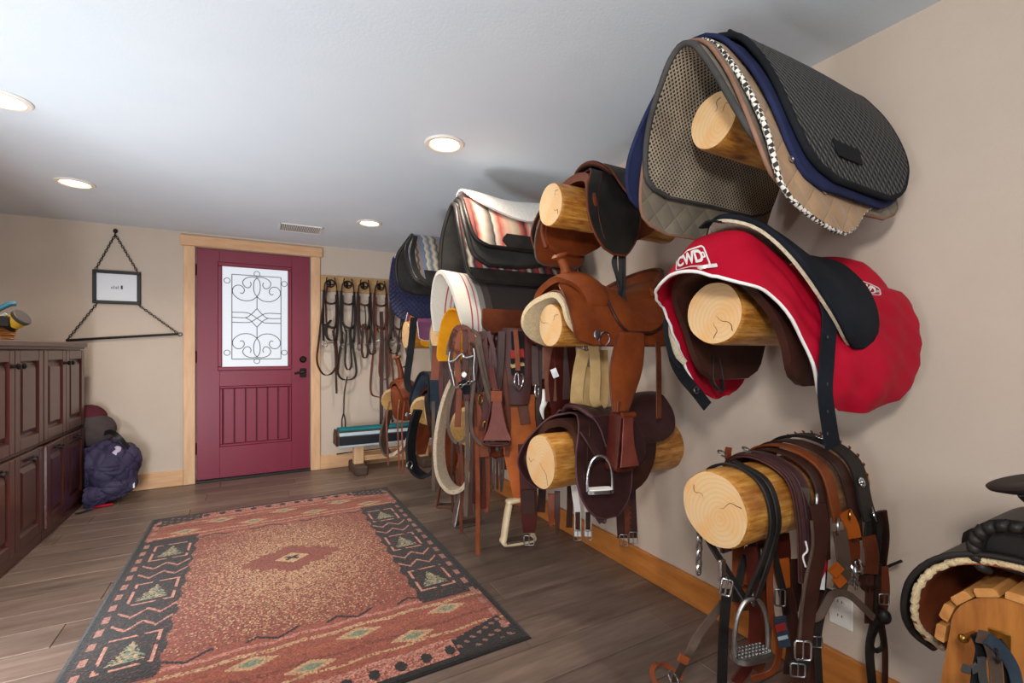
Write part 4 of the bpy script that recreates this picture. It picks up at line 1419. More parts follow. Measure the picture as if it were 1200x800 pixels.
# ------------------------------------------------------------------ saddle builders (x runs from the log end to the wall)
def tongue(rows, nrm, thick=0.006, bow=0.0, wd=(1, 0, 0), n=24, k=9, mb=None):
    """a hanging leather piece: rows of (centre point, half width) ; wd = width direction"""
    C_ = cr([r[0] for r in rows], n)
    Wt = np.maximum(cr([[r[1]] for r in rows], n)[:, 0], 0.002)
    wd = unit(wd); nrm = unit(nrm)
    G = np.zeros((n, k, 3))
    for j, f in enumerate(np.linspace(-1, 1, k)):
        G[:, j] = C_ + wd * (Wt * f)[:, None] - nrm * (bow * f * f)
    m = mb or MB()
    m.shell(G, thick)
    return m, G
def outline_of(G, r, seg=6):
    return edge_tube(G, r, 'all', seg)

def iron_stirrup(parent, c, h, w, d, mat, tread_mat, wdir=(1, 0, 0), r=0.0055, tilt=0.0, sub=None):
    """English stirrup iron: c = top of the arch, hanging down h, width w along wdir"""
    wd = unit(np.asarray(wdir, float))
    dd = unit(np.cross(wd, [0, 0, 1]))
    c = np.asarray(c, float)
    pts = []
    for a, b in ((-1, -1), (-1.0, -0.75), (-0.93, -0.45), (-0.72, -0.2), (-0.35, -0.03), (0, 0), (0.35, -0.03), (0.72, -0.2), (0.93, -0.45), (1.0, -0.75), (1, -1)):
        pts.append(c + wd * a * w / 2 + np.array([0, 0, b * h + tilt * a * w / 2]))
    o = obj('stirrup_iron', MB().tube(pts, r, seg=8), mat, parent, angle=80)
    e = np.array([0, 0, -h])
    G = []
    n = 15
    for f in np.linspace(-1.04, 1.04, n):
        b_ = c + e + wd * f * w / 2 + np.array([0, 0, tilt * f * w / 2])
        k = d / 2 * math.sqrt(max(0.15, 1 - (abs(f) / 1.12) ** 4))
        G.append([b_ - dd * k, b_ + dd * k])
    G = np.array(G)
    obj('tread_frame', MB().shell(G, 0.013), mat, o)
    G2 = G[1:-1].copy()
    mid = G2.mean(1, keepdims=True)
    G2 = mid + (G2 - mid) * 0.82 + np.array([0, 0, 0.008])
    obj('tread_pad', MB().shell(G2, 0.006), tread_mat, o)
    if sub:
        up = np.array([0, 0, 0.0125])
        for i in range(9):
            for j in range(4):
                f = -0.82 + 1.64 * i / 8
                p = c + e + wd * f * w / 2 + dd * d * 0.30 * (j - 1.5) / 1.5 + up + np.array([0, 0, tilt * f * w / 2])
                obj('tread_stud', MB().ball(p, (0.0036, 0.0036, 0.003), 8, 4), M['steel'], o) if (i, j) == (0, 0) else None
                if (i, j) != (0, 0):
                    s_ = o.children[-1] if False else STUD[0].copy()
                    COL.objects.link(s_); s_.parent = o
                    s_.location = tuple(p - STUD[1])
                else:
                    STUD[:] = [o.children[-1], p]
    return o
STUD = [None, None]

def buckle(parent, c, w, h, mat, nrm=(0, -1, 0), up=(0, 0, 1), r=0.0022, name='buckle'):
    c = np.asarray(c, float); nrm = unit(nrm)
    up = np.asarray(up, float); up = unit(up - nrm * (up @ nrm)); e1 = np.cross(up, nrm)
    P = [c + e1 * a * w / 2 + up * b * h / 2 for a, b in ((-0.8, 1), (0.8, 1), (1, 0.8), (1, -0.8), (0.8, -1), (-0.8, -1), (-1, -0.8), (-1, 0.8))]
    o = obj(name, MB().tube(P, r, True, 6, smooth=False), mat, parent, angle=80)
    obj('prong', MB().tube([c - e1 * w / 2 * 0 - up * h * 0.5, c + up * h * 0.55 + nrm * 0.002], r * 0.8, False, 5, smooth=False), mat, o, angle=80)
    return o

def bell_stirrup(parent, c, h, wt, wb, depth, mat, tread, wdir, name='stirrup', thick=0.012, hood=None):
    """western stirrup: c = top centre, flaring sides and a wide tread; band of given depth"""
    wd = unit(wdir); dd = unit(np.cross(wd, [0, 0, 1])); c = np.asarray(c, float)
    pts = []
    for a, b in ((-wt / 2, 0), (wt / 2, 0), (wt / 2 + 0.004, -0.02), (wt * 0.55 + (wb - wt) * 0.22, -0.45 * h), (wb / 2, -0.85 * h), (wb / 2 * 0.95, -h), (-wb / 2 * 0.95, -h), (-wb / 2, -0.85 * h), (-wt * 0.55 - (wb - wt) * 0.22, -0.45 * h), (-wt / 2 - 0.004, -0.02)):
        pts.append(c + wd * a + np.array([0, 0, b]))
    o = obj(name, MB().ribbon(pts, depth, thick, dd, n=60, closed=True), mat, parent, angle=50)
    obj('tread', MB().ribbon([c + wd * (-wb * 0.47) + (0, 0, -h + 0.008), c + wd * (wb * 0.47) + (0, 0, -h + 0.008)], depth * 1.15, 0.010, dd, n=8), tread, o)
    return o

def western(name, label, x0, yc, zc, r, S, col, col2, fleece, lining_front=0.0, horn_h=0.10, seat=True, cantle=True, fender=None, horn_mat=None, bind=None, group='western saddles on the logs', fleece_drop=0.0):
    X = lambda a: x0 + a * S
    t = empty(name, (X(0.3), yc, zc + r), label, 'saddle', group)
    R = r / S
    sc = lambda L: [(a * S, b * S) for a, b in L]
    O = lambda L: [(a, X(b), X(c)) for a, b, c in L]
    # fleece lining
    H = sc([(0.185, -0.085 - fleece_drop), (0.178, -0.02), (0.15, 0.06), (0.10, R + 0.012), (0.045, R + 0.032), (0, R + 0.038)])
    m, P = drape(H, O([(0, 0.10, 0.42), (0.05, 0.02, 0.55), (0.15, -0.035, 0.62), (0.3, -0.03, 0.62), (0.5, 0.0, 0.60)]), 0.022 * S, yc, zc, 40, 20)
    obj('fleece_lining', m, fleece, t, angle=70)
    # skirt leather over it
    m, P = drape(H, O([(0, 0.11, 0.43), (0.05, 0.035, 0.56), (0.15, -0.02, 0.625), (0.3, -0.012, 0.625), (0.5, 0.02, 0.60)]), 0.007 * S, yc, zc, 40, 20, lift=0.0155 * S)
    obj('skirt', m, col, t, angle=60)
    obj('skirt_edge', edge_tube(P, 0.0055 * S), bind or col2, t, angle=80)
    # rigging flap in front of the fender
    for sg_ in (1, -1):
        fo = 0.0 if sg_ > 0 else 0.075
        m, P = drape(sc([(sg_ * 0.198, -0.085), (sg_ * 0.194, -0.01), (sg_ * 0.168, 0.06), (sg_ * 0.12, R + 0.02), (sg_ * 0.06, R + 0.05)]), [(0, X(0.05 + fo), X(0.24 + fo)), (0.10, X(-0.03 + fo), X(0.29)), (0.5, X(-0.045 + fo), X(0.26)), (0.8, X(-0.03 + fo), X(0.22)), (1, X(0.0 + fo), X(0.20 + fo))], 0.006 * S, yc, zc, 20, 12, sym=False, lift=sg_ * 0.024 * S)
        o = obj('rigging_flap', m, col, t)
        obj('flap_binding', edge_tube(P, 0.0045 * S), col2, o, angle=80)
    # fork (swell) as a thick arch
    def fz(Sx, Xx, N):
        u = (Xx - X(0.02)) / (0.15 * S)
        return S * (-0.02 + 0.03 * np.sin(np.clip(u, 0, 1) * PI)) * np.clip(1.4 - np.abs(Sx - 0.5) * 2.4, 0, 1)
    def fn(Sx, Xx, N):
        u = np.clip((Xx - X(0.02)) / (0.15 * S), 0, 1)
        return np.sign(N) * S * 0.018 * np.sin(u * PI) * (np.abs(Sx - 0.5) > 0.08) * (np.abs(Sx - 0.5) < 0.45)
    m, P = drape(sc([(0.165, R - 0.04), (0.172, R + 0.005), (0.150, R + 0.055), (0.10, R + 0.092), (0.045, R + 0.112), (0, R + 0.118)]), O([(0, 0.06, 0.16), (0.15, 0.035, 0.175), (0.35, 0.025, 0.175), (0.5, 0.03, 0.16)]), 0.026 * S, yc, zc, 40, 12, dz=fz, dn=fn)
    obj('fork', m, col, t, angle=60)
    obj('fork_seam', MB().tube(P[:, 6] + (P[:, 6] - P[:, 5]) * 0, 0.004 * S, seg=6, smooth=False), col2, t, angle=80)
    # horn
    b = np.array([X(0.085), yc, zc + (R + 0.105) * S])
    tip = b + np.array([-0.035 * S, 0, horn_h * S])
    h = obj('horn', MB().tube([b - (0, 0, 0.02 * S), b + (-0.006 * S, 0, horn_h * 0.45 * S), tip], [0.030 * S, 0.021 * S, 0.019 * S], seg=14), horn_mat or col, t, angle=80)
    obj('horn_cap', MB().lathe([(0.0, -0.012 * S), (0.030 * S, -0.010 * S), (0.037 * S, 0.0), (0.030 * S, 0.009 * S), (0.0, 0.012 * S)], tip, (-0.35, 0, 0.94), 20), horn_mat or col, h, angle=60)
    if seat:
        def sz(Sx, Xx, N):
            u = np.clip((Xx - X(0.14)) / (0.40 * S), 0, 1)
            e = np.clip(1.2 - np.abs(Sx - 0.5) * 2.6, 0, 1)
            return S * e * (0.035 * (1 - smooth01(u * 3)) - 0.012 + 0.060 * smooth01((u - 0.55) / 0.45))
        m, P = drape(sc([(0.215, -0.03), (0.212, 0.005), (0.19, 0.055), (0.145, R + 0.035), (0.075, R + 0.062), (0, R + 0.066)]), O([(0, 0.22, 0.34), (0.04, 0.18, 0.40), (0.12, 0.155, 0.455), (0.3, 0.145, 0.50), (0.5, 0.14, 0.535)]), 0.010 * S, yc, zc, 48, 22, dz=sz, lift=0.012 * S)
        obj('seat', m, col, t, angle=60)
        obj('seat_edge', edge_tube(P, 0.0065 * S), M['l_dark'] if col2 is M['l_brown'] else col2, t, angle=80)  # darker edge colour paints in the shadow along the jockey lobe
    if cantle:
        n, k = 26, 9
        G = np.zeros((n, k, 3))
        for i, th in enumerate(np.linspace(-1.42, 1.42, n)):
            for j, f in enumerate(np.linspace(0, 1, k)):
                hgt = (0.135 * math.cos(th) ** 0.8) * f
                G[i, j] = (X(0.52 - 0.13 * (1 - math.cos(th)) * 1.1 + 0.075 * f * math.cos(th) - 0.03 * f), yc - S * 0.185 * math.sin(th) * (1 + 0.04 * f), zc + S * (R + 0.035 + hgt + 0.015 * math.cos(th)))
        obj('cantle', MB().shell(G, 0.014 * S), col, t, angle=60)
        obj('cantle_binding', MB().tube(G[:, -1], 0.011 * S, seg=8, smooth=False), col2, t, angle=80)
    # conchos and rings
    for a, z_, nn in ((0.07, -0.045, 0.225), (0.50, 0.0, 0.214)):
        for sgn in (1, -1):
            c = (X(a), yc - sgn * nn * S, zc + z_ * S)
            obj('concho', MB().lathe([(0.020 * S, 0), (0.017 * S, 0.004), (0.006 * S, 0.007), (0, 0.007)], c, (0, -sgn, 0.1), 16), M['dullsteel'], t)
    obj('rigging_ring', MB().ring((X(0.10), yc - 0.228 * S, zc - 0.06 * S), 0.026 * S, 0.0035 * S, (0, 1, 0.1), 18, 6), M['steel'], t)
    return t

def fender(parent, top, bottom, w0, w1, w2, mat, nrm=(0, -1, 0.08), wd=(1, 0, 0), name='fender', edge=None):
    top, bottom = np.asarray(top, float), np.asarray(bottom, float)
    rows = [(top, w0 / 2), (top + (bottom - top) * 0.2, w1 * 0.5 * 0.96), (top + (bottom - top) * 0.5, w1 / 2), (top + (bottom - top) * 0.8, (w1 * 0.45 + w2 * 0.55) / 2), (bottom, w2 / 2)]
    m, G = tongue(rows, nrm, 0.007, 0.008, wd)
    o = obj(name, m, mat, parent, angle=60)
    if edge is not None:
        obj('fender_edge', outline_of(G, 0.0045), edge, o, angle=80)
    return o

def strap_end(parent, pts, w, mat, buckle_mat=None, wd=None, t=0.004, name='strap', bw=None):
    o = obj(name, MB().ribbon(pts, w, t, CR if wd is None else wd), mat, parent)
    if buckle_mat is not None:
        p = np.asarray(pts[-1], float)
        buckle(parent, p + (0, -0.004, -0.012), bw or w * 1.25, w * 1.2, buckle_mat)
    return o

# ---- russet western saddle on the second column
yc = CY[2]
t = western('western_saddle', 'russet brown western saddle with cream fleece, beside the red cover', 1.075, yc, 1.263, 0.088, 1.0, M['l_tan'], M['l_brown'], M['fleece_tan'])
m, P = drape([(0.165, -0.06), (0.16, 0.0), (0.135, 0.06), (0.09, 0.106), (0, 0.128)], [(0, 1.44, 1.68), (0.15, 1.42, 1.735), (0.5, 1.42, 1.74)], 0.010, yc, 1.263, 30, 12, lift=0.022)
obj('rear_skirt', m, M['l_brown'], t)
obj('rear_skirt_edge', edge_tube(P, 0.006), M['l_chest'], t, angle=80)
f = fender(t, (1.315, yc - 0.232, 1.23), (1.235, yc - 0.258, 0.925), 0.13, 0.160, 0.075, M['l_tan'], edge=M['l_brown'])
f2 = fender(t, (1.30, yc + 0.205, 1.20), (1.27, yc + 0.21, 0.84), 0.12, 0.150, 0.075, M['l_red'])
obj('stirrup_strap', MB().ribbon([(1.237, yc - 0.255, 0.96), (1.225, yc - 0.262, 0.86)], 0.045, 0.006, (1, 0, 0), n=8), M['l_brown'], t)
bell_stirrup(t, (1.222, yc - 0.262, 0.915), 0.205, 0.040, 0.085, 0.060, M['l_red'], M['l_dark'], (1, 0.1, 0), 'stirrup')
o = obj('stirrup_cover', MB().ribbon([(1.232, yc - 0.296, 0.912), (1.228, yc - 0.298, 0.83), (1.224, yc - 0.312, 0.725)], [0.050, 0.052, 0.062, 0.092], 0.006, (1, 0, 0), n=20), M['l_rose'], t)
obj('stirrup_roll', MB().tube([(1.200, yc - 0.296, 0.915), (1.262, yc - 0.296, 0.915)], 0.011, smooth=False), M['l_chest'], t)
obj('back_billet', MB().ribbon([at(767, 393, y=1.44), at(771, 405, y=1.415), at(772, 440, y=1.41), at(772, 490, y=1.41)], 0.030, 0.005, (1, 0, 0)), M['l_brown'], t)
m = MB()
for k in range(6):
    obj('billet_hole', MB().ring(at(772, 425 + k * 9, y=1.4065), 0.0035, 0.0012, (0, 1, 0), 8, 4), M['l_dark'], t)
# tan web latigo looped under the log
tw = empty('latigo_strap', (1.24, yc - 0.02, 0.92), 'doubled tan web cinch strap hanging under the russet saddle', 'strap')
lp = [at(684, 410, Z=2.02), at(678, 440, Z=2.02), at(676, 470, Z=2.02), at(682, 478, Z=2.04), at(690, 468, Z=2.06), at(693, 430, Z=2.07)]
obj('web_loop', MB().ribbon(lp, 0.055, 0.004, CR), M['tanweb'], tw)
lp = [at(696, 405, Z=2.0), at(698, 440, Z=2.0), at(697, 468, Z=2.0), at(703, 476, Z=2.02), at(708, 462, Z=2.04), at(706, 410, Z=2.05)]
obj('web_loop', MB().ribbon(lp, 0.045, 0.004, CR), M['tanweb'], tw)
obj('clip', MB().ring(at(687, 407, Z=2.0), 0.014, 0.0028, (0, 1, 0), 14, 6), M['steel'], tw)
# dark girth strap behind, with a white rope tassel and steel ring
ts = empty('cinch_ring', tuple(at(629, 460, Z=2.25)), 'steel cinch ring with a white frayed tassel, left of the far fender', 'ring')
obj('ring', MB().ring(at(629, 458, Z=2.25), 0.032, 0.0035, (0.5, -0.85, 0), 20, 6, 0.6, 1.0), M['steel'], ts)
obj('tassel', MB().tube([at(637, 456, Z=2.24), at(638, 470, Z=2.24), at(635, 480, Z=2.24), at(637, 491, Z=2.24)], [0.006, 0.015, 0.012, 0.003]), M['felt_white'], ts)
obj('leather', MB().ribbon([at(627, 405, Z=2.26), at(627, 430, Z=2.26), at(628, 452, Z=2.25)], 0.035, 0.005, CR), M['l_dark'], ts)

# ---- English saddles
def english(name, label, x0, yc, zc, r, col, panel, S=1.0, flap_z=-0.20, stirrup=True, fwd=0.0, group='english saddles on the logs', n_b=0.225, bind=None, far_panel=None, seat_rise=0.0):
    X = lambda a: x0 + a * S
    t = empty(name, (X(0.3), yc, zc + r), label, 'saddle', group)
    R = r
    O = lambda L: [(a, X(b), X(c)) for a, b, c in L]
    # padded panels that sit on the log
    m, P = drape([(n_b - 0.045, flap_z * 0.72), (n_b - 0.035, flap_z * 0.35), (n_b - 0.06, 0.01), (0.115, R + 0.0), (0.05, R + 0.032), (0, R + 0.04)], O([(0, 0.10 + fwd, 0.24), (0.08, 0.045 + fwd, 0.36), (0.25, 0.05, 0.46), (0.5, 0.08, 0.48)]), 0.034, yc, zc, 36, 14)
    obj('panel', m, panel, t, angle=70)
    # knee rolls
    for sg_ in (1, -1):
        pts = [(X(0.055 + fwd), yc - sg_ * (n_b - 0.030), zc + flap_z * 0.60), (X(0.035 + fwd), yc - sg_ * (n_b - 0.02), zc + flap_z * 0.2), (X(0.055), yc - sg_ * (n_b - 0.055), zc + 0.03), (X(0.085), yc - sg_ * 0.105, zc + R + 0.01)]
        obj('knee_roll', MB().tube(pts, [0.012, 0.024, 0.022, 0.014], seg=10), panel, t, angle=80)
    # flaps
    H = [(n_b - 0.005, flap_z), (n_b + 0.005, flap_z * 0.7), (n_b, flap_z * 0.25), (n_b - 0.04, 0.05), (0.115, R + 0.040), (0.04, R + 0.072), (0, R + 0.077)]
    def flift(S_, X_, N):
        return 0.0 * X_
    m, P = drape(H, O([(0, 0.125 + fwd, 0.19 + fwd), (0.02, 0.075 + fwd, 0.21 + fwd), (0.08, 0.02 + fwd, 0.245), (0.16, -0.005 + fwd, 0.265), (0.26, 0.02 + fwd * 0.6, 0.31), (0.38, 0.085, 0.38), (0.5, 0.14, 0.42)]), 0.0075, yc, zc, 60, 18)
    obj('flap', m, col, t, angle=60)
    obj('flap_edge', edge_tube(P, 0.005), bind or col, t, angle=80)
    for rows in (range(3, 24), range(36, 57)):
        sgn_ = 1 if rows[0] < 30 else -1
        obj('flap_seam', MB().tube(np.array([P[i_, 3] + np.array([0, -sgn_ * 0.0045, 0.001]) for i_ in rows]), 0.0028, seg=5, smooth=False), M['l_dark'], t, angle=80)
    # pommel arch and seat
    def sz(S_, X_, N):
        u = np.clip((X_ - X(0.13)) / (0.46 * S), 0, 1)
        e = np.clip(1.3 - np.abs(S_ - 0.5) * 2.4, 0, 1)
        return e * (0.028 * (1 - smooth01(u * 2.6)) - 0.018 + (0.060 + seat_rise) * smooth01((u - 0.55) / 0.4))
    m, P = drape([(0.160, R - 0.045), (0.158, R - 0.005), (0.13, R + 0.042), (0.075, R + 0.082), (0.03, R + 0.096), (0, R + 0.098)], O([(0, 0.40, 0.50), (0.05, 0.34, 0.555), (0.15, 0.22, 0.585), (0.3, 0.155, 0.60), (0.5, 0.135, 0.61)]), 0.022, yc, zc, 40, 20, dz=sz)
    obj('seat', m, col, t, angle=60)
    obj('seat_welt', edge_tube(P, 0.008), bind or col, t, angle=80)
    # skirts over the stirrup bars
    for sg_ in (1, -1):
        m, P = drape([(sg_ * 0.205, -0.005), (sg_ * 0.195, 0.04), (sg_ * 0.155, R + 0.02), (sg_ * 0.11, R + 0.062)], [(0, X(0.225), X(0.295)), (0.12, X(0.185), X(0.335)), (0.4, X(0.155), X(0.355)), (1, X(0.15), X(0.34))], 0.007, yc, zc, 14, 12, sym=False, lift=sg_ * 0.016)
        o = obj('skirt', m, col, t, angle=60)
        obj('skirt_edge', edge_tube(P, 0.004), bind or panel, o, angle=80)
    return t

# dark brown jumping saddle on the low log
yc = CY[2]
t = english('jumping_saddle', 'dark brown leather jumping saddle with steel stirrup, on the low log', 1.055, yc, 0.700, 0.112, M['l_havana'], M['l_dark'], flap_z=-0.19, bind=M['l_purple'])
obj('stirrup_leather', MB().ribbon([at(682, 505, y=1.40), at(692, 520, y=1.372), at(702, 537, y=1.360)], 0.026, 0.008, (1, 0, 0)), M['l_havana'], t)
iron_stirrup(t, at(703, 534, y=1.352), 0.130, 0.098, 0.042, M['steel'], M['white'], (0.93, -0.30, 0), tilt=0.0)
obj('leather_tail', MB().ribbon([at(693, 580, Z=1.80), at(698, 600, Z=1.80), at(706, 612, Z=1.80), at(708, 600, Z=1.81), at(702, 588, Z=1.82)], 0.022, 0.005, CR), M['l_havana'], t)
for u, v0_, v1_, w, mt in ((646, 578, 616, 0.030, 'l_chest'), (653, 575, 626, 0.024, 'l_dark')):
    obj('billet', MB().ribbon([at(u, v0_, Z=2.02), at(u, (v0_ + v1_) / 2, Z=2.0), at(u, v1_, Z=2.0)], [w, w, w, w * 0.5], 0.005, CR), M[mt], t)
g = empty('leather_girth', tuple(at(733, 640, Z=2.05)), 'dark leather girth with two steel buckles hanging beside the jumping saddle', 'girth')
for du, mt in ((0, 'l_dark'), (9, 'l_brown'), (15, 'l_dark')):
    obj('strap', MB().ribbon([at(725 + du, 545, Z=2.08), at(726 + du, 590, Z=2.05), at(728 + du, 630, Z=2.04)], 0.034, 0.006, CR), M[mt], g)
buckle(g, at(731, 633, Z=2.02), 0.036, 0.05, M['dullsteel'], nrm=(-0.5, -0.85, 0))
buckle(g, at(742, 630, Z=2.02), 0.036, 0.05, M['dullsteel'], nrm=(-0.5, -0.85, 0))
g = empty('elastic_girth', tuple(at(685, 630, Z=2.1)), 'white elastic girth end with double steel buckles, low behind the jumping saddle', 'girth')
for u in (677, 689):
    obj('elastic', MB().ribbon([at(u - 6, 548, Z=2.08), at(u - 3, 578, Z=2.1), at(u, 600, Z=2.1), at(u, 628, Z=2.1)], 0.030, 0.006, CR), M['whitecloth'], g)
    obj('billet', MB().ribbon([at(u, 600, Z=2.085), at(u, 622, Z=2.085)], 0.022, 0.005, CR, n=8), M['l_dark'], g)
    buckle(g, at(u, 627, Z=2.07), 0.034, 0.045, M['dullsteel'], nrm=(-0.5, -0.85, 0))

# black dressage saddle on the upper log of the second column
t = english('black_saddle', 'black english saddle with tan flap lining, on the upper log near the ceiling', 1.115, yc, 1.765, 0.089, M['l_black'], M['l_chest'], S=1.0, flap_z=-0.225, n_b=0.205, bind=M['l_brown'])
m, P = drape([(-0.178, -0.215), (-0.182, -0.12), (-0.165, -0.02), (-0.125, 0.06)], [(0, 1.16, 1.34), (0.1, 1.12, 1.38), (0.5, 1.12, 1.40), (1, 1.16, 1.38)], 0.008, yc, 1.765, 20, 14, sym=False)
obj('sweat_flap', m, M['l_chest'], t)
obj('sweat_flap_edge', edge_tube(P, 0.006), M['l_grey'], t, angle=80)
m = MB()
for k in range(4):
    obj('lacing_stud', MB().ball((1.21, yc + 0.165, 1.70 - k * 0.034), 0.006, 8, 5), M['brass'], t)
b = empty('black_girth_strap', tuple(at(727, 385, Z=1.95)), 'black strap bunch hanging down from the black saddle to the russet seat', 'strap')
for pts, w in (([(722, 292), (721, 310), (725, 332), (728, 350), (733, 372)], 0.016), ([(727, 290), (728, 320), (728, 340), (724, 356), (719, 372)], 0.022), ([(731, 292), (731, 325), (730, 345), (734, 358), (736, 378)], 0.018), ([(723, 296), (718, 306), (722, 322), (727, 336)], 0.010)):
    obj('strap', MB().ribbon([at(u, v, Z=1.90) for u, v in pts], w, 0.005, CR), M['l_black'], b)
# ------------------------------------------------------------------ third column: striped pads, wool pad over a saddle, low saddle
m_red = m_stripes('striped_blanket', [(0.0, '#c9b89c'), (0.14, '#b89c84'), (0.22, '#b04a40'), (0.30, '#2c2523'), (0.33, '#c3453b'), (0.42, '#d9c8b4'), (0.55, '#8b7d72'), (0.63, '#2c2523'), (0.66, '#cdbfaf'), (0.78, '#b5503f'), (0.90, '#d0a58f')], 0.30, jag=0.12, interp='LINEAR')
m_ind = m_stripes('indigo_blanket', [(0.0, '#b9b0a0'), (0.2, '#2b2c44'), (0.35, '#a53b36'), (0.5, '#24222b'), (0.62, '#cdbfa8'), (0.72, '#2b2c44'), (0.86, '#9a3832')], 0.17, jag=0.25, interp='LINEAR')
m_gre = m_stripes('cream_blanket', [(0.0, '#cabfa9'), (0.25, '#5a6478'), (0.4, '#c4b8a2'), (0.6, '#2e2f38'), (0.68, '#8f7560'), (0.8, '#6d7687')], 0.14, jag=0.35, interp='LINEAR')
def strip(P0, outline_pts, prof, thick, yc, zc, lift, mat, parent, name='wear_leather', nx=14):
    m, P = drape(prof, outline_pts, thick, yc, zc, 16, nx, sym=False, lift=lift)
    return obj(name, m, mat, parent, angle=70)
yc, zc = CY[3], 1.778
CV3 = CURVE * np.array([1.0, 1.0])
oA = [(0, 0.985, 1.55), (0.03, 0.945, 1.60), (0.10, 0.925, 1.63), (0.3, 0.915, 1.64), (0.5, 0.930, 1.64)]
t, P = pad('indigo_blanket_pad', 'thick pad with indigo and red woven sides and broad black edging, under the striped pad', padprof(-0.265), oA, 0.018, m_ind, yc, zc, 0.0, M['l_black'], 0.013, M['felt_dark'])
bot = padprof(-0.265)[:4]
strip(P, [(0, 0.99, 1.55), (0.2, 0.96, 1.60), (1, 0.94, 1.63)], bot[:2], 0.008, yc, zc, 0.013, M['l_black'], t)
oB2 = [(0, 1.04, 1.20), (0.04, 0.985, 1.40), (0.10, 0.955, 1.58), (0.3, 0.940, 1.64), (0.5, 0.950, 1.64)]
t, P = pad('black_felt_pad', 'black leather edged pad with a pointed lower edge, under the striped blanket', padprof(-0.185), oB2, 0.016, M['felt_dark'], yc, zc, 0.020, M['l_black'], 0.014)
oC = [(0, 1.05, 1.55), (0.04, 0.995, 1.60), (0.12, 0.965, 1.63), (0.3, 0.955, 1.64), (0.5, 0.960, 1.64)]
t, P = pad('striped_blanket_pad', 'red and cream striped blanket pad with black border, just below the white felt', padprof(-0.095), oC, 0.014, m_red, yc, zc, 0.036, M['l_black'], 0.012)
pp = padprof(-0.095)
strip(P, [(0, 1.16, 1.55), (0.5, 1.13, 1.60), (1, 1.16, 1.62)], pp[:3], 0.008, yc, zc, 0.047, M['l_black'], t)
oD = [(0, 1.30, 1.45), (0.05, 1.20, 1.55), (0.14, 1.08, 1.60), (0.28, 1.0, 1.63), (0.5, 0.965, 1.64)]
t, P = pad('white_felt_pad', 'white felt pad on top of the striped pads', padprof(0.055), oD, 0.012, M['felt_white'], yc, zc, 0.056, None, dz=lambda S, X, N: 0.010 * np.cos((X - 1.0) * 12) + 0.012)

yc, zc = CY[3], 1.263
sad = western('padded_saddle', 'brown western saddle hidden under the white wool pad', 1.02, yc, zc, 0.088, 1.0, M['l_red'], M['l_dark'], M['fleece_w'], horn_h=0.06)
f = fender(sad, at(603, 385, Z=2.36), at(603, 474, Z=2.33), 0.15, 0.185, 0.13, M['l_red'], nrm=(-0.5, -0.85, 0), wd=CR, edge=M['l_dark'])
cw = empty('cinch_strap', tuple(at(607, 440, Z=2.30)), 'woven cinch end with red bands and a big steel ring on the dark fender', 'strap')
for a, b, mt, w in ((388, 410, 'cloth_black', 0.062), (409, 420, 'red_band', 0.066), (419, 426, 'cloth_black', 0.066), (425, 430, 'tanweb', 0.068), (429, 438, 'cloth_black', 0.064)):
    obj('band', MB().ribbon([at(606, a, Z=2.29), at(607, b, Z=2.29)], w, 0.012, CR, n=6), M[mt], cw)
obj('center_strap', MB().ribbon([at(604, 386, Z=2.275), at(606, 410, Z=2.275), at(607, 434, Z=2.275)], 0.024, 0.005, CR), M['l_under'], cw)
obj('ring', MB().ring(at(608, 446, Z=2.285), 0.042, 0.0045, (0.5, -0.85, 0), 22, 8), M['steel'], cw)
obj('tongue', MB().tube([at(607, 437, Z=2.28), at(608, 451, Z=2.27)], 0.003, smooth=False), M['steel'], cw)
# white wool + brown felt pad over it
m_wool = m_stripes('wool_pad', [(0.0, '#d9d3c6'), (0.466, '#b03a48'), (0.4705, '#d6d0c4'), (0.482, '#c06a70'), (0.4845, '#d2ccc0'), (0.495, '#86817c'), (0.510, '#4a3f3a'), (0.53, '#2e2523')], 2.0)
HP = [(0.222, -0.015), (0.222, 0.03), (0.206, 0.10), (0.155, 0.20), (0.085, 0.272), (0.035, 0.30), (0, 0.304), (-0.05, 0.295), (-0.11, 0.245), (-0.155, 0.15), (-0.165, 0.06), (-0.165, 0.0)]
oW = [(0, 0.915, 1.50), (0.06, 0.885, 1.58), (0.2, 0.865, 1.62), (0.5, 0.850, 1.62), (0.8, 0.860, 1.62), (1.0, 0.88, 1.55)]
t, P = pad('wool_saddle_pad', 'white and brown wool pad with thin red lines, over a saddle below the striped pads', HP, oW, 0.022, m_wool, yc, zc, 0.0, None, sym=False, dz=lambda S, X, N: -0.006 * np.sin(X * 14))
strip(P, [(0, 1.03, 1.50), (0.3, 0.99, 1.53), (1, 1.0, 1.55)], HP[:3], 0.014, yc, zc, 0.018, M['l_brown'], t)

zc = 0.700
low = western('low_western_saddle', 'chestnut western saddle with yellow fleece and orange fender, behind the bridles', 1.02, yc, zc, 0.100, 1.0, M['l_chest'], M['l_brown'], M['fleece_y'], fleece_drop=0.03)
f = fender(low, at(606, 462, Z=2.38), at(614, 592, Z=2.34), 0.18, 0.175, 0.085, M['l_orange'], nrm=(-0.5, -0.85, 0), wd=CR)
obj('fender_patch', MB().ribbon([at(612, 474, Z=2.36), at(616, 497, Z=2.355)], 0.05, 0.005, CR, n=6), M['l_brown'], f)
bell_stirrup(low, at(607, 586, Z=2.34), 0.205, 0.09, 0.150, 0.055, M['rawhide'], M['l_grey'], CR * 0.92 + 0.36 * CF, 'stirrup', 0.016)
lc = []
for k in range(10):
    a = at(600.5 - k * 0.75, 594 + k * 3.6, Z=2.305)
    obj('lacing', MB().tube([a + CR * -0.007, a + CR * 0.007 + (0, 0, 0.006)], 0.0022, seg=5, smooth=False), M['l_dark'], low)
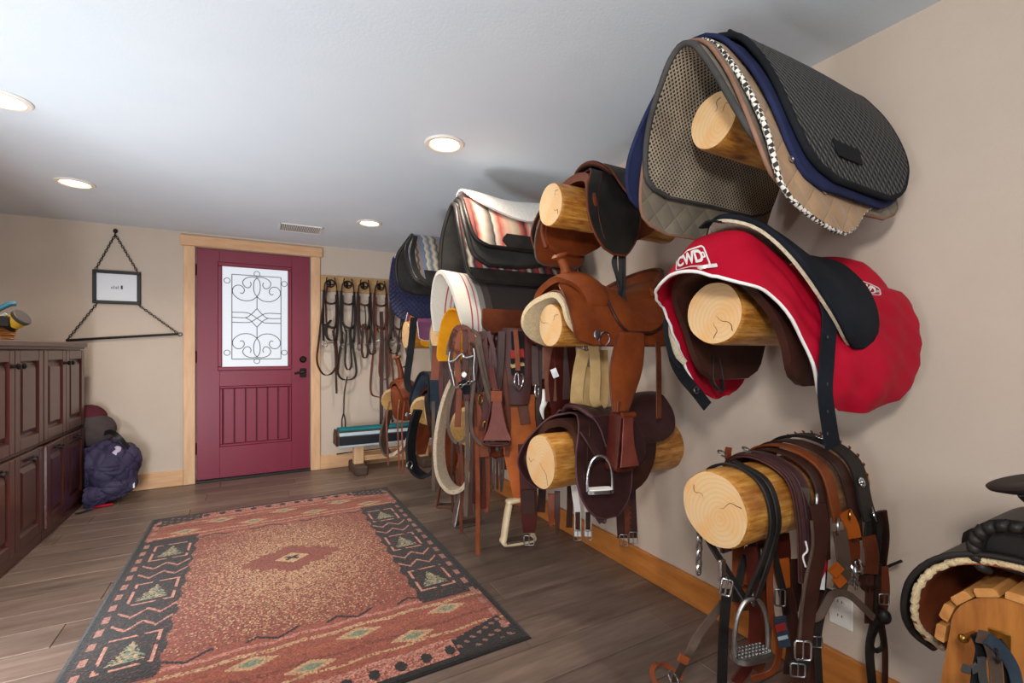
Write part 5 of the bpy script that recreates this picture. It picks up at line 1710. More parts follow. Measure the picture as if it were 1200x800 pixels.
bl_ = empty('billet_strap', tuple(at(620, 630, Z=2.25)), 'wide oxblood billet strap with a steel buckle beside the rawhide stirrup', 'strap')
obj('strap', MB().ribbon([at(617, 520, Z=2.28), at(619, 560, Z=2.27), at(620, 600, Z=2.26), at(620, 624, Z=2.26)], [0.085, 0.085, 0.08, 0.058], 0.008, CR), M['l_red'], bl_)
obj('keeper', MB().ribbon([at(619, 574, Z=2.245), at(620, 602, Z=2.24)], 0.062, 0.005, CR, n=6), M['l_dark'], bl_)
buckle(bl_, at(620, 633, Z=2.25), 0.048, 0.045, M['dullsteel'], nrm=(-0.5, -0.85, 0), r=0.003)
bell_stirrup(low, at(547, 570, Z=2.70), 0.215, 0.075, 0.150, 0.06, M['dullsteel'], M['l_grey'], CR * 0.85 + 0.5 * CF, 'stirrup', 0.014)

# oxblood stirrup with flared cover hanging from the padded saddle
obj('stirrup_strap', MB().ribbon([at(576, 430, Z=2.25), at(578, 445, Z=2.23), at(581, 460, Z=2.21)], 0.03, 0.006, CR), M['l_red'], sad)
bell_stirrup(sad, at(582, 457, Z=2.22), 0.255, 0.032, 0.115, 0.05, M['l_red'], M['l_dark'], CR, 'stirrup')
obj('stirrup_cover', MB().ribbon([at(582, 462, Z=2.17), at(583, 488, Z=2.165), at(583, 516, Z=2.15)], [0.036, 0.045, 0.062, 0.085, 0.135], 0.006, CR, n=20), M['l_rose'], sad)
obj('cover_band', MB().ribbon([at(582, 458, Z=2.165), at(582, 470, Z=2.165)], 0.052, 0.012, CR, n=6), M['l_under'], sad)

# cream mohair girth loop
g = empty('mohair_girth', tuple(at(530, 578, Z=2.62)), 'thick cream mohair girth hanging in a loop almost to the floor', 'girth')
lp = [at(538, 432, Z=2.62), at(526, 458, Z=2.62), at(518, 490, Z=2.62), at(514.5, 525, Z=2.62), at(518, 556, Z=2.62), at(530, 573, Z=2.60), at(545, 571, Z=2.58), at(556, 552, Z=2.58), at(558, 528, Z=2.60)]
obj('girth', MB().ribbon(lp, [0.035, 0.055, 0.07, 0.08, 0.085, 0.085, 0.08, 0.07, 0.05], 0.024, CF + 0.55 * CR, n=60), M['girth_wool'], g)
obj('ring', MB().ring(at(538, 430, Z=2.62), 0.03, 0.004, (0.5, -0.85, 0)), M['dullsteel'], g)

# bridles and reins in front of the wool pad
def strap_thing(name, label, cat, parts, group=None):
    """parts: (part name, [(u, v, Z)...], width, material, thickness)"""
    pts = [at(u, v, Z=Z_) for p in parts for (u, v, Z_) in p[1]]
    c_ = np.mean(pts, 0)
    c_[2] = max(q[2] for q in pts)
    t = empty(name, tuple(c_), label, cat, group)
    for p in parts:
        q = [at(u, v, Z=Z_) for (u, v, Z_) in p[1]]
        if p[2] < 0:
            obj(p[0], MB().tube(q, -p[2], seg=7), M[p[3]], t, angle=80)
        else:
            obj(p[0], MB().ribbon(q, p[2], p[4] if len(p) > 4 else 0.004, CR), M[p[3]], t)
    return t
Zb = 2.26
z = lambda L, Z_=Zb: [(u, v, Z_) for u, v in L]
bt = strap_thing('curb_bridle', 'tangled brown bridle with a bright steel curb bit below the wool pad', 'bridle', [
    ('crown_strap', z([(529, 412), (530, 398), (535, 386), (543, 384), (551, 390), (554, 404), (553, 420)]), 0.032, 'l_brown'),
    ('cheek_strap', z([(531, 400), (528, 420), (529, 436), (532, 452)]), 0.026, 'l_dark'),
    ('cheek_strap', z([(553, 400), (557, 425), (555, 445), (552, 462)]), 0.026, 'l_dark'),
    ('browband', z([(530, 408), (541, 414), (554, 408)]), 0.024, 'l_tan'),
    ('tie_strap', z([(534, 386), (530, 395), (527, 404), (525, 416)]), 0.024, 'l_grey'),
    ('tie_strap', z([(552, 386), (559, 391), (565, 398)]), 0.020, 'l_grey'),
    ('headstall_strap', z([(537, 388), (536, 420), (538, 460), (536, 500)]), 0.030, 'l_chest'),
    ('headstall_strap', z([(545, 386), (546, 415), (545, 445), (547, 470)]), 0.030, 'l_red'),
])
bit = obj('curb_bit', MB().tube([at(u, v, Z=Zb - 0.03) for u, v in ((526, 424), (533, 422), (541, 415), (546, 419), (555, 417))], 0.0058, seg=8), M['steel'], bt)
obj('bit_shank', MB().tube([at(u, v, Z=Zb - 0.03) for u, v in ((555, 408), (556, 417), (555, 432), (556, 446))], 0.0038), M['dullsteel'], bt)
obj('bit_shank', MB().tube([at(u, v, Z=Zb - 0.03) for u, v in ((527, 412), (526, 424), (530, 440), (533, 455))], 0.0038), M['dullsteel'], bt)
obj('bit_boss', MB().lathe([(0.016, 0), (0.012, 0.005), (0, 0.006)], at(544, 439, Z=Zb - 0.03), (-0.5, -0.85, 0), 16), M['dullsteel'], bt)
obj('curb_chain', chain(MB(), at(533, 455, Z=Zb - 0.03), at(556, 446, Z=Zb - 0.03)), M['dullsteel'], bt)
obj('blinker', MB().ribbon([at(541, 446, Z=Zb), at(546, 455, Z=Zb), at(547, 462, Z=Zb)], [0.045, 0.05, 0.03], 0.006, CR), M['cloth_black'], bt)
strap_thing('split_reins', 'long grey brown split reins looped down from the curb bridle', 'reins', [
    ('rein', z([(533, 452), (528, 470), (525, 490), (527, 508), (536, 519), (547, 512), (549, 495), (549, 470)], 2.22), 0.016, 'l_grey'),
    ('rein', z([(556, 448), (553, 470), (552, 495), (556, 512), (567, 521), (578, 516), (582, 500), (576, 475), (566, 440), (559, 405)], 2.20), 0.016, 'l_grey'),
    ('rein_tail', z([(547, 470), (548, 520), (547, 560), (546, 605)], 2.21), 0.020, 'l_grey'),
    ('rein_tail', z([(552, 470), (553, 520), (552, 570), (551, 602)], 2.21), 0.018, 'l_dark'),
])
strap_thing('thin_latigo', 'thin red brown latigo string reaching nearly to the floor', 'strap', [
    ('string', z([(558, 500), (560, 560), (560, 610), (560, 650)], 2.30), 0.022, 'l_under'),
])
strap_thing('dark_headstall', 'dark brown headstall and straps hanging right of the curb bridle', 'bridle', [
    ('strap', z([(566, 388), (568, 420), (572, 450), (570, 480), (566, 505)], 2.29), 0.040, 'l_red'),
    ('strap', z([(572, 388), (578, 410), (580, 432), (575, 450), (570, 462)], 2.27), 0.022, 'l_purple'),
    ('strap', z([(560, 394), (565, 425), (571, 455), (576, 472)], 2.24), 0.030, 'l_grey'),
    ('strap', z([(588, 388), (587, 420), (584, 450), (583, 462)], 2.30), 0.036, 'l_dark'),
])
hb = strap_thing('halter_straps', 'chestnut halter straps with brass hardware in front of the low fleece saddle', 'halter', [
    ('noseband', z([(556, 468), (566, 462), (577, 470)], 2.30), 0.030, 'l_chest'),
    ('cheek_strap', z([(564, 466), (565, 490), (566, 515), (568, 535)], 2.30), 0.050, 'l_chest'),
    ('cheek_strap', z([(575, 470), (573, 500), (572, 525)], 2.32), 0.030, 'l_red'),
    ('tail_strap', z([(564, 520), (565, 560), (566, 596)], 2.34), 0.028, 'l_red'),
    ('tail_strap', z([(571, 520), (572, 570), (570, 600)], 2.36), 0.022, 'l_under'),
])
obj('brass_ring', MB().ring(at(569, 498, Z=2.27), 0.020, 0.005, (0.5, -0.85, 0)), M['brass'], hb)
obj('brass_ring', MB().ring(at(563, 468, Z=2.27), 0.024, 0.0035, (0.5, -0.85, 0), sx=0.7), M['brass'], hb)
obj('snap', MB().tube([at(571, 508, Z=2.27), at(573, 518, Z=2.27)], 0.008, smooth=False), M['steel'], hb)
fr_ = empty('fringed_strap', tuple(at(577, 530, Z=2.4)), 'faded brown fringe of thin strings under the oxblood stirrup', 'fringe')
for k in range(9):
    u = 569 + k * 2.5
    obj('fringe_string', MB().ribbon([at(u, 520, Z=2.40), at(u - 1 + (k % 3), 548, Z=2.40), at(u + (k % 2) * 2 - 1, 572 + (k * 7 % 5), Z=2.40)], 0.013, 0.004, CR), M['l_purple' if k % 2 else 'l_grey'], fr_)
strap_thing('stirrup_leathers', 'dark stirrup leathers hanging left of the far russet fender', 'strap', [
    ('leather', z([(632, 392), (632, 430), (631, 480), (634, 520)], 2.30), 0.030, 'l_dark'),
    ('leather', z([(642, 398), (644, 430), (646, 470)], 2.20), 0.055, 'l_brown'),
    ('leather', z([(655, 398), (658, 430), (662, 468)], 2.22), 0.070, 'l_dark'),
    ('keeper', z([(648, 432), (652, 442)], 2.17), 0.030, 'dullsteel'),
])

# ------------------------------------------------------------------ fourth column
yc, zc = CY[4], 1.765
oE = [(0, 0.99, 1.50), (0.04, 0.905, 1.58), (0.12, 0.865, 1.62), (0.3, 0.855, 1.63), (0.5, 0.920, 1.63)]
t, P = pad('black_edged_woven_pad', 'grey and cream woven pad with broad black edge on the fourth upper log', padprof(-0.20), oE, 0.020, m_gre, yc, zc, 0.0, M['l_black'], 0.014, M['felt_dark'])
strip(P, [(0, 0.97, 1.02), (0.2, 0.885, 0.925), (0.6, 0.87, 0.90), (1, 0.915, 0.945)], padprof(-0.20)[:8], 0.008, yc, zc, 0.013, M['l_black'], t, 'front_edging')
strip(P, [(0, 1.0, 1.50), (0.4, 0.96, 1.57), (1, 0.95, 1.60)], padprof(-0.20)[:3], 0.008, yc, zc, 0.014, M['l_black'], t, 'bottom_edging')
zc = 1.263
HY = [(0.178, -0.178), (0.180, -0.10), (0.168, 0.0), (0.125, 0.085), (0.05, 0.14), (0, 0.15)]
pad('grey_green_pad', 'grey green felt pad on the fourth middle log, left of the mustard flap', [(a, b - 0.045) for a, b in HY], [(0, 1.12, 1.40), (0.5, 1.085, 1.48)], 0.012, M['felt_grey'], yc, zc, 0.0, None, group='pads on the middle logs')
pad('mustard_felt_pad', 'mustard yellow felt flap hanging inside the arch of the wool pad', [(0.03, 0.112), (0.0, 0.118), (-0.05, 0.11), (-0.10, 0.06), (-0.122, -0.02), (-0.128, -0.10), (-0.128, -0.165)], [(0, 0.93, 1.25), (0.5, 0.90, 1.20), (0.9, 0.885, 1.06), (1.0, 0.895, 1.02)], 0.010, M['felt_yellow'], CY[3], zc, 0.0, None, sym=False, group='pads on the middle logs')
zc = 0.700
syn = western('synthetic_saddle', 'slate blue synthetic saddle with black edging and fleece, on the fourth low log', 1.00, yc, zc, 0.095, 1.0, M['l_dark'], M['l_black'], M['fleece_y'], seat=False, cantle=False, horn_h=0.05)
m, P = drape([(0.215, 0.0), (0.212, 0.07), (0.17, 0.19), (0.09, 0.285), (0.03, 0.305), (0, 0.308)], [(0, 1.02, 1.16), (0.1, 0.97, 1.22), (0.3, 0.99, 1.27), (0.5, 1.01, 1.27)], 0.012, yc, zc, 40, 14)
obj('slate_flap', m, M['synthetic'], syn)
obj('flap_edge', edge_tube(P, 0.010), M['cloth_black'], syn, angle=80)
f = fender(syn, (1.10, yc - 0.245, 0.66), (1.08, yc - 0.25, 0.36), 0.12, 0.15, 0.09, M['l_chest'], nrm=(-0.4, -0.9, 0))
bell_stirrup(syn, (1.08, yc - 0.255, 0.36), 0.20, 0.07, 0.13, 0.05, M['l_brown'], M['l_grey'], CR, 'stirrup')
g = empty('black_girth', tuple(at(495, 558, Z=3.1)), 'black padded girth hanging in a loop under the slate saddle', 'girth')
obj('girth', MB().ribbon([at(u, v, Z=3.1) for u, v in ((490, 480), (484, 500), (481, 525), (485, 548), (496, 557), (508, 553), (515, 540))], 0.085, 0.020, CF + 0.5 * CR, n=50), M['cloth_black'], g)
obj('buckle', MB().ring(at(480, 545, Z=3.05), 0.025, 0.004, (0.5, -0.85, 0)), M['dullsteel'], g)
strap_thing('dark_reins', 'dark brown reins hanging between the mustard pad and the slate saddle', 'reins', [
    ('rein', z([(518, 424), (517, 450), (518, 480), (517, 510)], 2.85), 0.030, 'l_red'),
    ('rein', z([(524, 424), (525, 455), (523, 480)], 2.85), 0.050, 'l_dark'),
    ('rein', z([(508, 470), (508, 520), (508, 575)], 2.85), 0.022, 'l_grey'),
    ('rein', z([(512, 405), (511, 430), (510, 445)], 2.9), 0.060, 'l_brown'),
])

# ------------------------------------------------------------------ fifth column
yc, zc = CY[5], 1.765
CV5 = CURVE * np.array([0.92, 1.0])
D5 = [(0.170, -0.345), (0.180, -0.28), (0.178, -0.18), (0.150, -0.06), (0.10, 0.06), (0.045, 0.14), (0, 0.155)]
pad('navy_quilted_pad', 'navy diamond quilted pad on the farthest upper log', D5, [(0, 1.12, 1.22), (0.03, 1.06, 1.33), (0.10, 1.015, 1.42), (0.25, 0.99, 1.50), (0.5, 0.99, 1.52)], 0.014, M['navyquilt'], yc, zc, 0.0, M['navy'], 0.006)
zc = 1.285
HM = [(0.170, -0.045), (0.172, 0.02), (0.150, 0.10), (0.08, 0.185), (0, 0.205)]
pad('mauve_saddle_pad', 'mauve saddle pad beside the small far log end', HM, [(0, 1.18, 1.40), (0.05, 1.14, 1.46), (0.5, 1.13, 1.50)], 0.014, M['purple'], yc, zc, 0.012, M['whitecloth'], 0.005, group='pads on the middle logs')
pad('yellow_lined_pad', 'yellow pad edge showing below the mauve pad', [(0.175, -0.10), (0.172, -0.02), (0.150, 0.07), (0.08, 0.16), (0, 0.18)], [(0, 1.20, 1.40), (0.05, 1.16, 1.46), (0.5, 1.15, 1.50)], 0.014, M['felt_yellow'], yc, zc, 0.0, None, group='pads on the middle logs')
strap_thing('black_stirrup_leather', 'long black stirrup leather hanging across the mauve pad', 'strap', [
    ('leather', z([(485, 372), (483, 395), (480, 420), (477, 445), (481, 456), (488, 454)], 3.35), 0.050, 'cloth_black', 0.008),
])
small = western('small_western_saddle', 'small russet western saddle with tall horn at the far end', 0.965, yc, 0.700, 0.095, 1.0, M['l_chest'], M['l_brown'], M['fleece_y'], horn_h=0.20)
fender(small, (1.16, yc - 0.235, 0.62), (1.14, yc - 0.24, 0.34), 0.10, 0.13, 0.07, M['l_chest'])
g = empty('white_girth', tuple(at(462, 530, Z=3.55)), 'grey and white girth looped under the farthest saddle, before the padded beam', 'girth')
obj('girth', MB().ribbon([at(u, v, Z=3.55) for u, v in ((457, 480), (451, 500), (449, 518), (454, 531), (464, 532), (476, 522), (484, 505), (488, 490))], 0.075, 0.018, CF + 0.5 * CR, n=50), M['l_grey'], g)
obj('wool_sleeve', MB().ribbon([at(u, v, Z=3.53) for u, v in ((457, 533), (465, 531), (476, 522), (482, 511))], 0.085, 0.024, CF + 0.5 * CR, n=24), M['girth_wool'], g)
strap_thing('saddle_strings', 'thin brown saddle strings dangling from the farthest saddle to the floor', 'strap', [
    ('string', [(457, 470, 3.56)] + z([(453, 490), (454, 520), (455, 545)], 3.45), 0.014, 'l_brown'),
    ('string', [(468, 468, 3.57)] + z([(466, 490), (467, 525), (468, 552)], 3.45), 0.012, 'l_chest'),
    ('string', [(474, 470, 3.58)] + z([(471, 500), (472, 530), (472, 555)], 3.45), 0.012, 'l_chest'),
])

# more of the crowded tack between the third and second columns
strap_thing('brown_breast_collar', 'dark brown breast collar straps between the padded saddle and the girth loop', 'strap', [
    ('strap', z([(528, 440), (530, 470), (533, 500), (540, 530)], 2.78), 0.050, 'l_dark'),
    ('strap', z([(540, 470), (541, 510), (540, 550), (538, 590)], 2.78), 0.040, 'l_brown'),
    ('strap', z([(556, 440), (558, 480), (557, 530), (556, 590)], 2.42), 0.045, 'l_red'),
    ('strap', z([(590, 470), (589, 510), (591, 550)], 2.42), 0.050, 'l_dark'),
    ('strap', z([(563, 400), (561, 440), (563, 470)], 2.36), 0.070, 'l_dark'),
])
strap_thing('hanging_billets', 'reddish brown billets hanging below the far fender behind the jumping saddle', 'strap', [
    ('billet', z([(636, 520), (636, 560), (634, 600)], 2.35), 0.040, 'l_dark'),
    ('billet', z([(668, 560), (668, 590), (667, 618)], 2.2), 0.030, 'l_dark'),
    ('billet', z([(628, 470), (626, 520), (629, 570)], 2.40), 0.070, 'l_red'),
])
strap_thing('dark_reins_bunch', 'bunch of dark reins hanging between the mohair girth and the oxblood stirrup', 'reins', [
    ('rein', z([(551, 395), (556, 430), (562, 465), (570, 500), (574, 530)], 2.30), 0.016, 'l_dark'),
    ('rein', z([(563, 392), (559, 430), (556, 470), (558, 520), (556, 565)], 2.31), 0.020, 'l_brown'),
    ('rein', z([(569, 400), (566, 440), (561, 480), (563, 530), (561, 580)], 2.33), 0.018, 'l_dark'),
    ('rein', z([(577, 392), (574, 425), (577, 455), (572, 490)], 2.29), 0.014, 'l_purple'),
    ('rein', z([(586, 395), (590, 430), (594, 465), (596, 500), (594, 535)], 2.33), 0.022, 'l_brown'),
    ('rein', z([(540, 520), (542, 560), (540, 600), (541, 625)], 2.60), 0.018, 'l_brown'),
    ('rein', z([(531, 500), (529, 550), (531, 600)], 2.72), 0.016, 'l_dark'),
])
# ------------------------------------------------------------------ bridle board on the end wall
hbz0, hbz1 = 1.735, 1.888
brd = empty('hook_board', (1.10, YB - 0.01, hbz0), 'pine board with double iron hooks right of the door', 'rack')
obj('board', MB().box(0.556, 1.62, YB - 0.022, YB - 0.001, hbz0, hbz1, 0.003), M['pine_rack'], brd, smooth=False)
HX = [0.640, 0.800, 0.958, 1.120, 1.285]
for x in HX:
    yb = YB - 0.024
    h = MB().box(x - 0.012, x + 0.012, yb - 0.006, yb, 1.775, 1.835, 0.003)
    for s in (-1, 1):
        h.tube([(x, yb - 0.006, 1.80), (x + s * 0.026, yb - 0.028, 1.80), (x + s * 0.040, yb - 0.055, 1.825), (x + s * 0.034, yb - 0.058, 1.865)], 0.005, seg=7)
    h.ring((x, yb - 0.045, 1.805), 0.034, 0.0065, (0, 1, 0), 22, 7)
    obj('double_hook', h, M['iron'], brd)

def bridle(x, label, c1, c2, ln, loops, seed, bits=True):
    rg = np.random.default_rng(seed)
    y0 = YB - 0.062
    t = empty('bridle', (x, y0, 1.84), label, 'bridle', 'bridles on the hook board')
    w = 0.058
    j = lambda s: rg.uniform(-s, s)
    top = 1.842
    zn = 1.24 + j(0.03)
    obj('headpiece', MB().ribbon([(x - w - 0.004, y0, 1.60), (x - w, y0, 1.74), (x - w * 0.8, y0, 1.815), (x, y0 - 0.002, top), (x + w * 0.8, y0, 1.815), (x + w, y0, 1.74), (x + w + 0.004, y0, 1.60)], 0.032, 0.007, (0, 1, 0), n=40), M[c1], t)
    for s in (-1, 1):
        obj('cheekpiece', MB().ribbon([(x + s * (w + 0.002), y0 - 0.004, 1.74), (x + s * (w + 0.010), y0 - 0.006, 1.50), (x + s * (w - 0.004 + j(0.01)), y0 - 0.006, zn)], 0.024, 0.006, CR, n=16), M[c1], t)
        obj('throatlash', MB().ribbon([(x + s * (w - 0.01), y0 - 0.012, 1.70), (x + s * (w - 0.014 + j(0.006)), y0 - 0.014, 1.45), (x + s * (w - 0.03 + j(0.01)), y0 - 0.014, 1.33 + j(0.04))], 0.016, 0.004, CR, n=14), M[c2], t)
    obj('browband', MB().ribbon([(x - w, y0 - 0.01, 1.635), (x - w * 0.4, y0 - 0.03, 1.61), (x + w * 0.4, y0 - 0.03, 1.61), (x + w, y0 - 0.01, 1.635)], 0.020, 0.005, (0, 0.1, 1), n=18), M[c1], t)
    obj('noseband', MB().ribbon([(x - w, y0 - 0.01, 1.42 + j(0.02)), (x - w * 0.3, y0 - 0.035, 1.385), (x + w * 0.5, y0 - 0.035, 1.375), (x + w, y0 - 0.01, 1.40)], 0.024, 0.006, (0, 0.1, 1), n=18), M[c1], t)
    if bits:
        for s in (-1, 1):
            obj('bit_ring', MB().ring((x + s * (w - 0.006), y0 - 0.016, zn - 0.02), 0.030, 0.0035, (0.5 * s, 1, 0), 18, 6), M['dullsteel'], t)
        obj('mouthpiece', MB().tube([(x - w, y0 - 0.016, zn - 0.02), (x, y0 - 0.028, zn - 0.005), (x + w, y0 - 0.016, zn - 0.02)], 0.006, seg=7), M['dullsteel'], t)
    for pts, wd_ in loops:
        obj('rein', MB().ribbon([(x + a, y0 - 0.03 + c, b) for a, b, c in pts], wd_ * 1.3, 0.006, CR, n=44), M[c2 if wd_ < 0.018 else c1], t)
    return t
L = lambda dx, w, z0, z1: [(dx - w * 0.5, z0, 0.0), (dx - w * 0.9, z0 - (z0 - z1) * 0.55, -0.005), (dx - w, z1 + 0.07, -0.008), (dx - w * 0.5, z1 + 0.01, -0.01), (dx + w * 0.5, z1 + 0.01, -0.01), (dx + w, z1 + 0.07, -0.008), (dx + w * 0.8, z0 - (z0 - z1) * 0.5, -0.005), (dx + w * 0.3, z0, 0.0)]
bridle(HX[0], 'black bridle nearest the door with a rein trailing over the casing', 'l_black', 'l_dark', 1.0,
       [([(-0.03, 1.78, 0), (-0.075, 1.55, 0), (-0.11, 1.25, -0.01), (-0.125, 1.05, -0.01), (-0.07, 0.93, -0.015), (0.01, 0.94, -0.015), (0.055, 1.05, -0.01), (0.05, 1.24, 0)], 0.015),
        ([(0.02, 1.35, 0), (0.04, 1.15, -0.01), (0.045, 0.95, -0.01), (0.05, 0.74, -0.01)], 0.016), ([(0.0, 1.45, 0), (-0.05, 1.36, -0.02), (-0.03, 1.27, -0.025), (0.03, 1.25, -0.025)], 0.020)], 1)
bridle(HX[1], 'second bridle from the door with two narrow rein loops', 'l_black', 'l_black', 1.0,
       [(L(-0.01, 0.085, 1.34, 0.865), 0.017), (L(0.0, 0.030, 1.36, 0.965), 0.015), ([(-0.01, 0.90, -0.01), (-0.035, 0.75, 0.0), (-0.04, 0.60, 0.005), (-0.042, 0.53, 0.005)], 0.010), ([(-0.042, 0.54, 0.005), (-0.058, 0.47, 0.005), (-0.052, 0.36, 0.005), (-0.032, 0.36, 0.005), (-0.028, 0.47, 0.005), (-0.042, 0.54, 0.005)], 0.010)], 2)
bridle(HX[2], 'third bridle from the door, short loops of dark brown leather', 'l_dark', 'l_black', 1.0,
       [(L(0.0, 0.030, 1.42, 1.08), 0.018), ([(0.03, 1.62, 0), (0.06, 1.40, -0.01), (0.09, 1.22, -0.01), (0.10, 1.14, -0.01), (0.06, 1.12, -0.01), (0.02, 1.20, -0.01)], 0.014), ([(0.0, 1.60, 0.0), (0.01, 1.48, 0), (0.0, 1.36, 0)], 0.009)], 3)
bridle(HX[3], 'fourth bridle from the door with bright bits and long brown reins', 'l_dark', 'l_brown', 1.0,
       [(L(0.01, 0.115, 1.40, 0.68), 0.016), (L(0.03, 0.050, 1.35, 0.86), 0.015), ([(0.0, 1.55, 0), (0.005, 1.20, -0.01), (0.0, 0.80, -0.01), (0.0, 0.30, -0.01)], 0.028), ([(0.05, 1.30, 0), (0.05, 1.0, -0.01), (0.07, 0.70, -0.01), (0.115, 0.42, -0.01)], 0.018)], 4)
bridle(HX[4], 'fifth bridle from the door, partly hidden by the navy quilted pad', 'l_dark', 'l_black', 1.0,
       [(L(-0.04, 0.06, 1.36, 1.12), 0.018), (L(0.05, 0.06, 1.30, 0.98), 0.018), ([(-0.02, 1.60, 0), (-0.05, 1.40, 0), (-0.10, 1.22, -0.01), (-0.06, 1.15, -0.01)], 0.014)], 5)

# ------------------------------------------------------------------ padded beam on a wooden trestle
bn = empty('padded_beam', (1.15, 4.58, 0.0), 'teal and navy padded beam on a wooden trestle below the bridles', 'saddle rack')
bx0, bx1, yb0, yb1, zb0, zb1 = 0.665, 1.62, 4.50, 4.70, 0.275, 0.415
def hexbar(x0, x1, pts):
    m = MB()
    m.prism(pts, 'x', x0, x1)
    return m
prof = [(yb0, zb0), (yb1, zb0), (yb1, zb0 + 0.09), (yb1 - 0.05, zb1), (yb0 + 0.05, zb1), (yb0, zb0 + 0.095)]
obj('core', hexbar(bx0, bx1, [(a * 0.98 + 4.6 * 0.02, b * 0.98 + 0.345 * 0.02) for a, b in prof]), M['l_grey'], bn, smooth=False)
obj('front_pad', MB().box(bx0 + 0.012, bx1, yb0 - 0.010, yb0 + 0.006, zb0 + 0.004, zb0 + 0.088, 0.006), M['navypad'], bn)
obj('pale_band', MB().ribbon([(bx0 + 0.012, yb0 + 0.006, zb0 + 0.103), (bx1, yb0 + 0.006, zb0 + 0.103)], 0.035, 0.008, (0, 0.55, 0.55), n=8), M['lightblue'], bn)
obj('top_pad', MB().box(bx0 + 0.012, bx1, yb0 + 0.030, yb1 - 0.03, zb1 - 0.012, zb1 + 0.012, 0.008), M['teal_cloth'], bn)
obj('bottom_trim', MB().box(bx0 + 0.005, bx1, yb0 - 0.006, yb0 + 0.012, zb0 - 0.014, zb0 + 0.003, 0.003), M['lightblue'], bn)
obj('end_cap', MB().prism(prof, 'x', bx0 - 0.016, bx0), M['l_dark'], bn, smooth=False)
for x in (0.86, 1.50):
    obj('post', MB().box(x - 0.045, x + 0.045, 4.555, 4.645, 0.07, zb0 + 0.002, 0.004), M['pine_z'], bn, smooth=False)
    obj('foot', MB().box(x - 0.06, x + 0.06, 4.42, 4.78, 0.0, 0.085, 0.012), M['l_grey'], bn)
obj('rail', MB().box(0.86, 1.50, 4.585, 4.615, 0.10, 0.15, 0.003), M['pine_x'], bn, smooth=False)
w_ = obj('riding_whip', MB().tube([(0.70, YB - 0.032, 0.136), (1.0, YB - 0.03, 0.145), (1.35, YB - 0.03, 0.150)], [0.006, 0.004, 0.002], seg=6), M['cloth_black'], label='thin black whip lying along the top of the baseboard behind the beam', cat='whip')
# ------------------------------------------------------------------ harness on the lowest right log
yc, zc, rl = CY[1], 0.714, 0.108
def over(xf, xt, xn, rr, zf, zn, yn=None, yf=None):
    """a strap laid over the log: far end, crest, near end"""
    yn = rr if yn is None else yn
    yf = rr if yf is None else yf
    return [(xf, yc + yf, zf), (xf, yc + rr * 1.02, zc - 0.02), (xt * 0.4 + xf * 0.6, yc + rr * 0.78, zc + rr * 0.72), (xt, yc, zc + rr * 1.02), (xt * 0.45 + xn * 0.55, yc - rr * 0.78, zc + rr * 0.70), (xn, yc - rr * 1.02, zc - 0.02), (xn, yc - yn, zn)]
def lay(name, label, cat, group='harness on the lowest right log'):
    return empty(name, (0, 0, 0), label, cat, group)
def setbase(t, p):
    """move a finished thing's empty to p without moving its parts"""
    p = np.asarray(p, float)
    d = p - OFF[t.name]
    t.location = tuple(p)
    OFF[t.name] = p
    for c_ in t.children:
        c_.location = tuple(np.array(c_.location) - d)

# stirrup with its black leather
xs = 1.215
t = empty('stirrup_with_leather', (xs, yc, zc + rl), 'steel stirrup iron with studded tread on a black leather over the log', 'stirrup')
R_ = rl + 0.006
bot = np.array([xs - 0.045, yc - 0.085, 0.478])
lp = [bot + (0, 0.015, 0), (xs - 0.01, yc - R_ * 0.93, zc - 0.09), (xs, yc - R_, zc), (xs, yc - R_ * 0.72, zc + R_ * 0.72), (xs, yc, zc + R_), (xs, yc + R_ * 0.72, zc + R_ * 0.72), (xs, yc + R_, zc), (xs - 0.02, yc + R_ * 0.75, zc - 0.10), (xs - 0.04, yc + 0.0, 0.54), bot + (-0.004, 0.012, 0)]
obj('stirrup_leather', MB().ribbon(lp, 0.024, 0.008, (1, 0, 0), n=90), M['l_black'], t)
lp2 = [bot + (0.01, -0.004, 0), (xs + 0.012, yc - R_ * 0.97, zc - 0.09), (xs + 0.016, yc - R_ - 0.008, zc), (xs + 0.016, yc - (R_ + 0.008) * 0.72, zc + (R_ + 0.008) * 0.72), (xs + 0.014, yc + 0.01, zc + R_ + 0.008)]
obj('stirrup_leather', MB().ribbon(lp2, 0.022, 0.005, (1, 0, 0), n=50), M['l_black'], t)
iron_stirrup(t, bot + (0, 0, 0.012), 0.150, 0.112, 0.058, M['dullsteel'], M['dullsteel'], (0.93, -0.20, 0), r=0.0065, tilt=0.0, sub=True)
obj('leather_buckle', MB().box(*[q for a, b in zip(at(846, 668, Z=1.30) - (0.012, 0.006, 0.03), at(846, 668, Z=1.30) + (0.012, 0.006, 0.03)) for q in (a, b)], 0.003), M['steel'], t)
buckle(t, at(851, 688, Z=1.285), 0.028, 0.045, M['steel'], nrm=(-0.6, -0.8, 0), up=(0.25, 0, 1), r=0.0035)

G_ = 'harness on the lowest right log'
def thing_over(name, label, cat, path, w, mat, thick=0.007, extra=()):
    t = empty(name, tuple(np.asarray(path[3], float)), label, cat, G_)
    obj('strap', MB().ribbon(path, w, thick, (1, 0, 0), n=80), M[mat], t)
    for nm, pth, w2, mt, th in extra:
        if w2 < 0:
            obj(nm, MB().tube(pth, -w2, seg=7), M[mt], t, angle=80)
        else:
            obj(nm, MB().ribbon(pth, w2, th, (1, 0, 0) if nm.startswith('over') else CR), M[mt], t)
    return t
A = lambda L, Z_: [at(u, v, Z=Z_) for u, v in L]
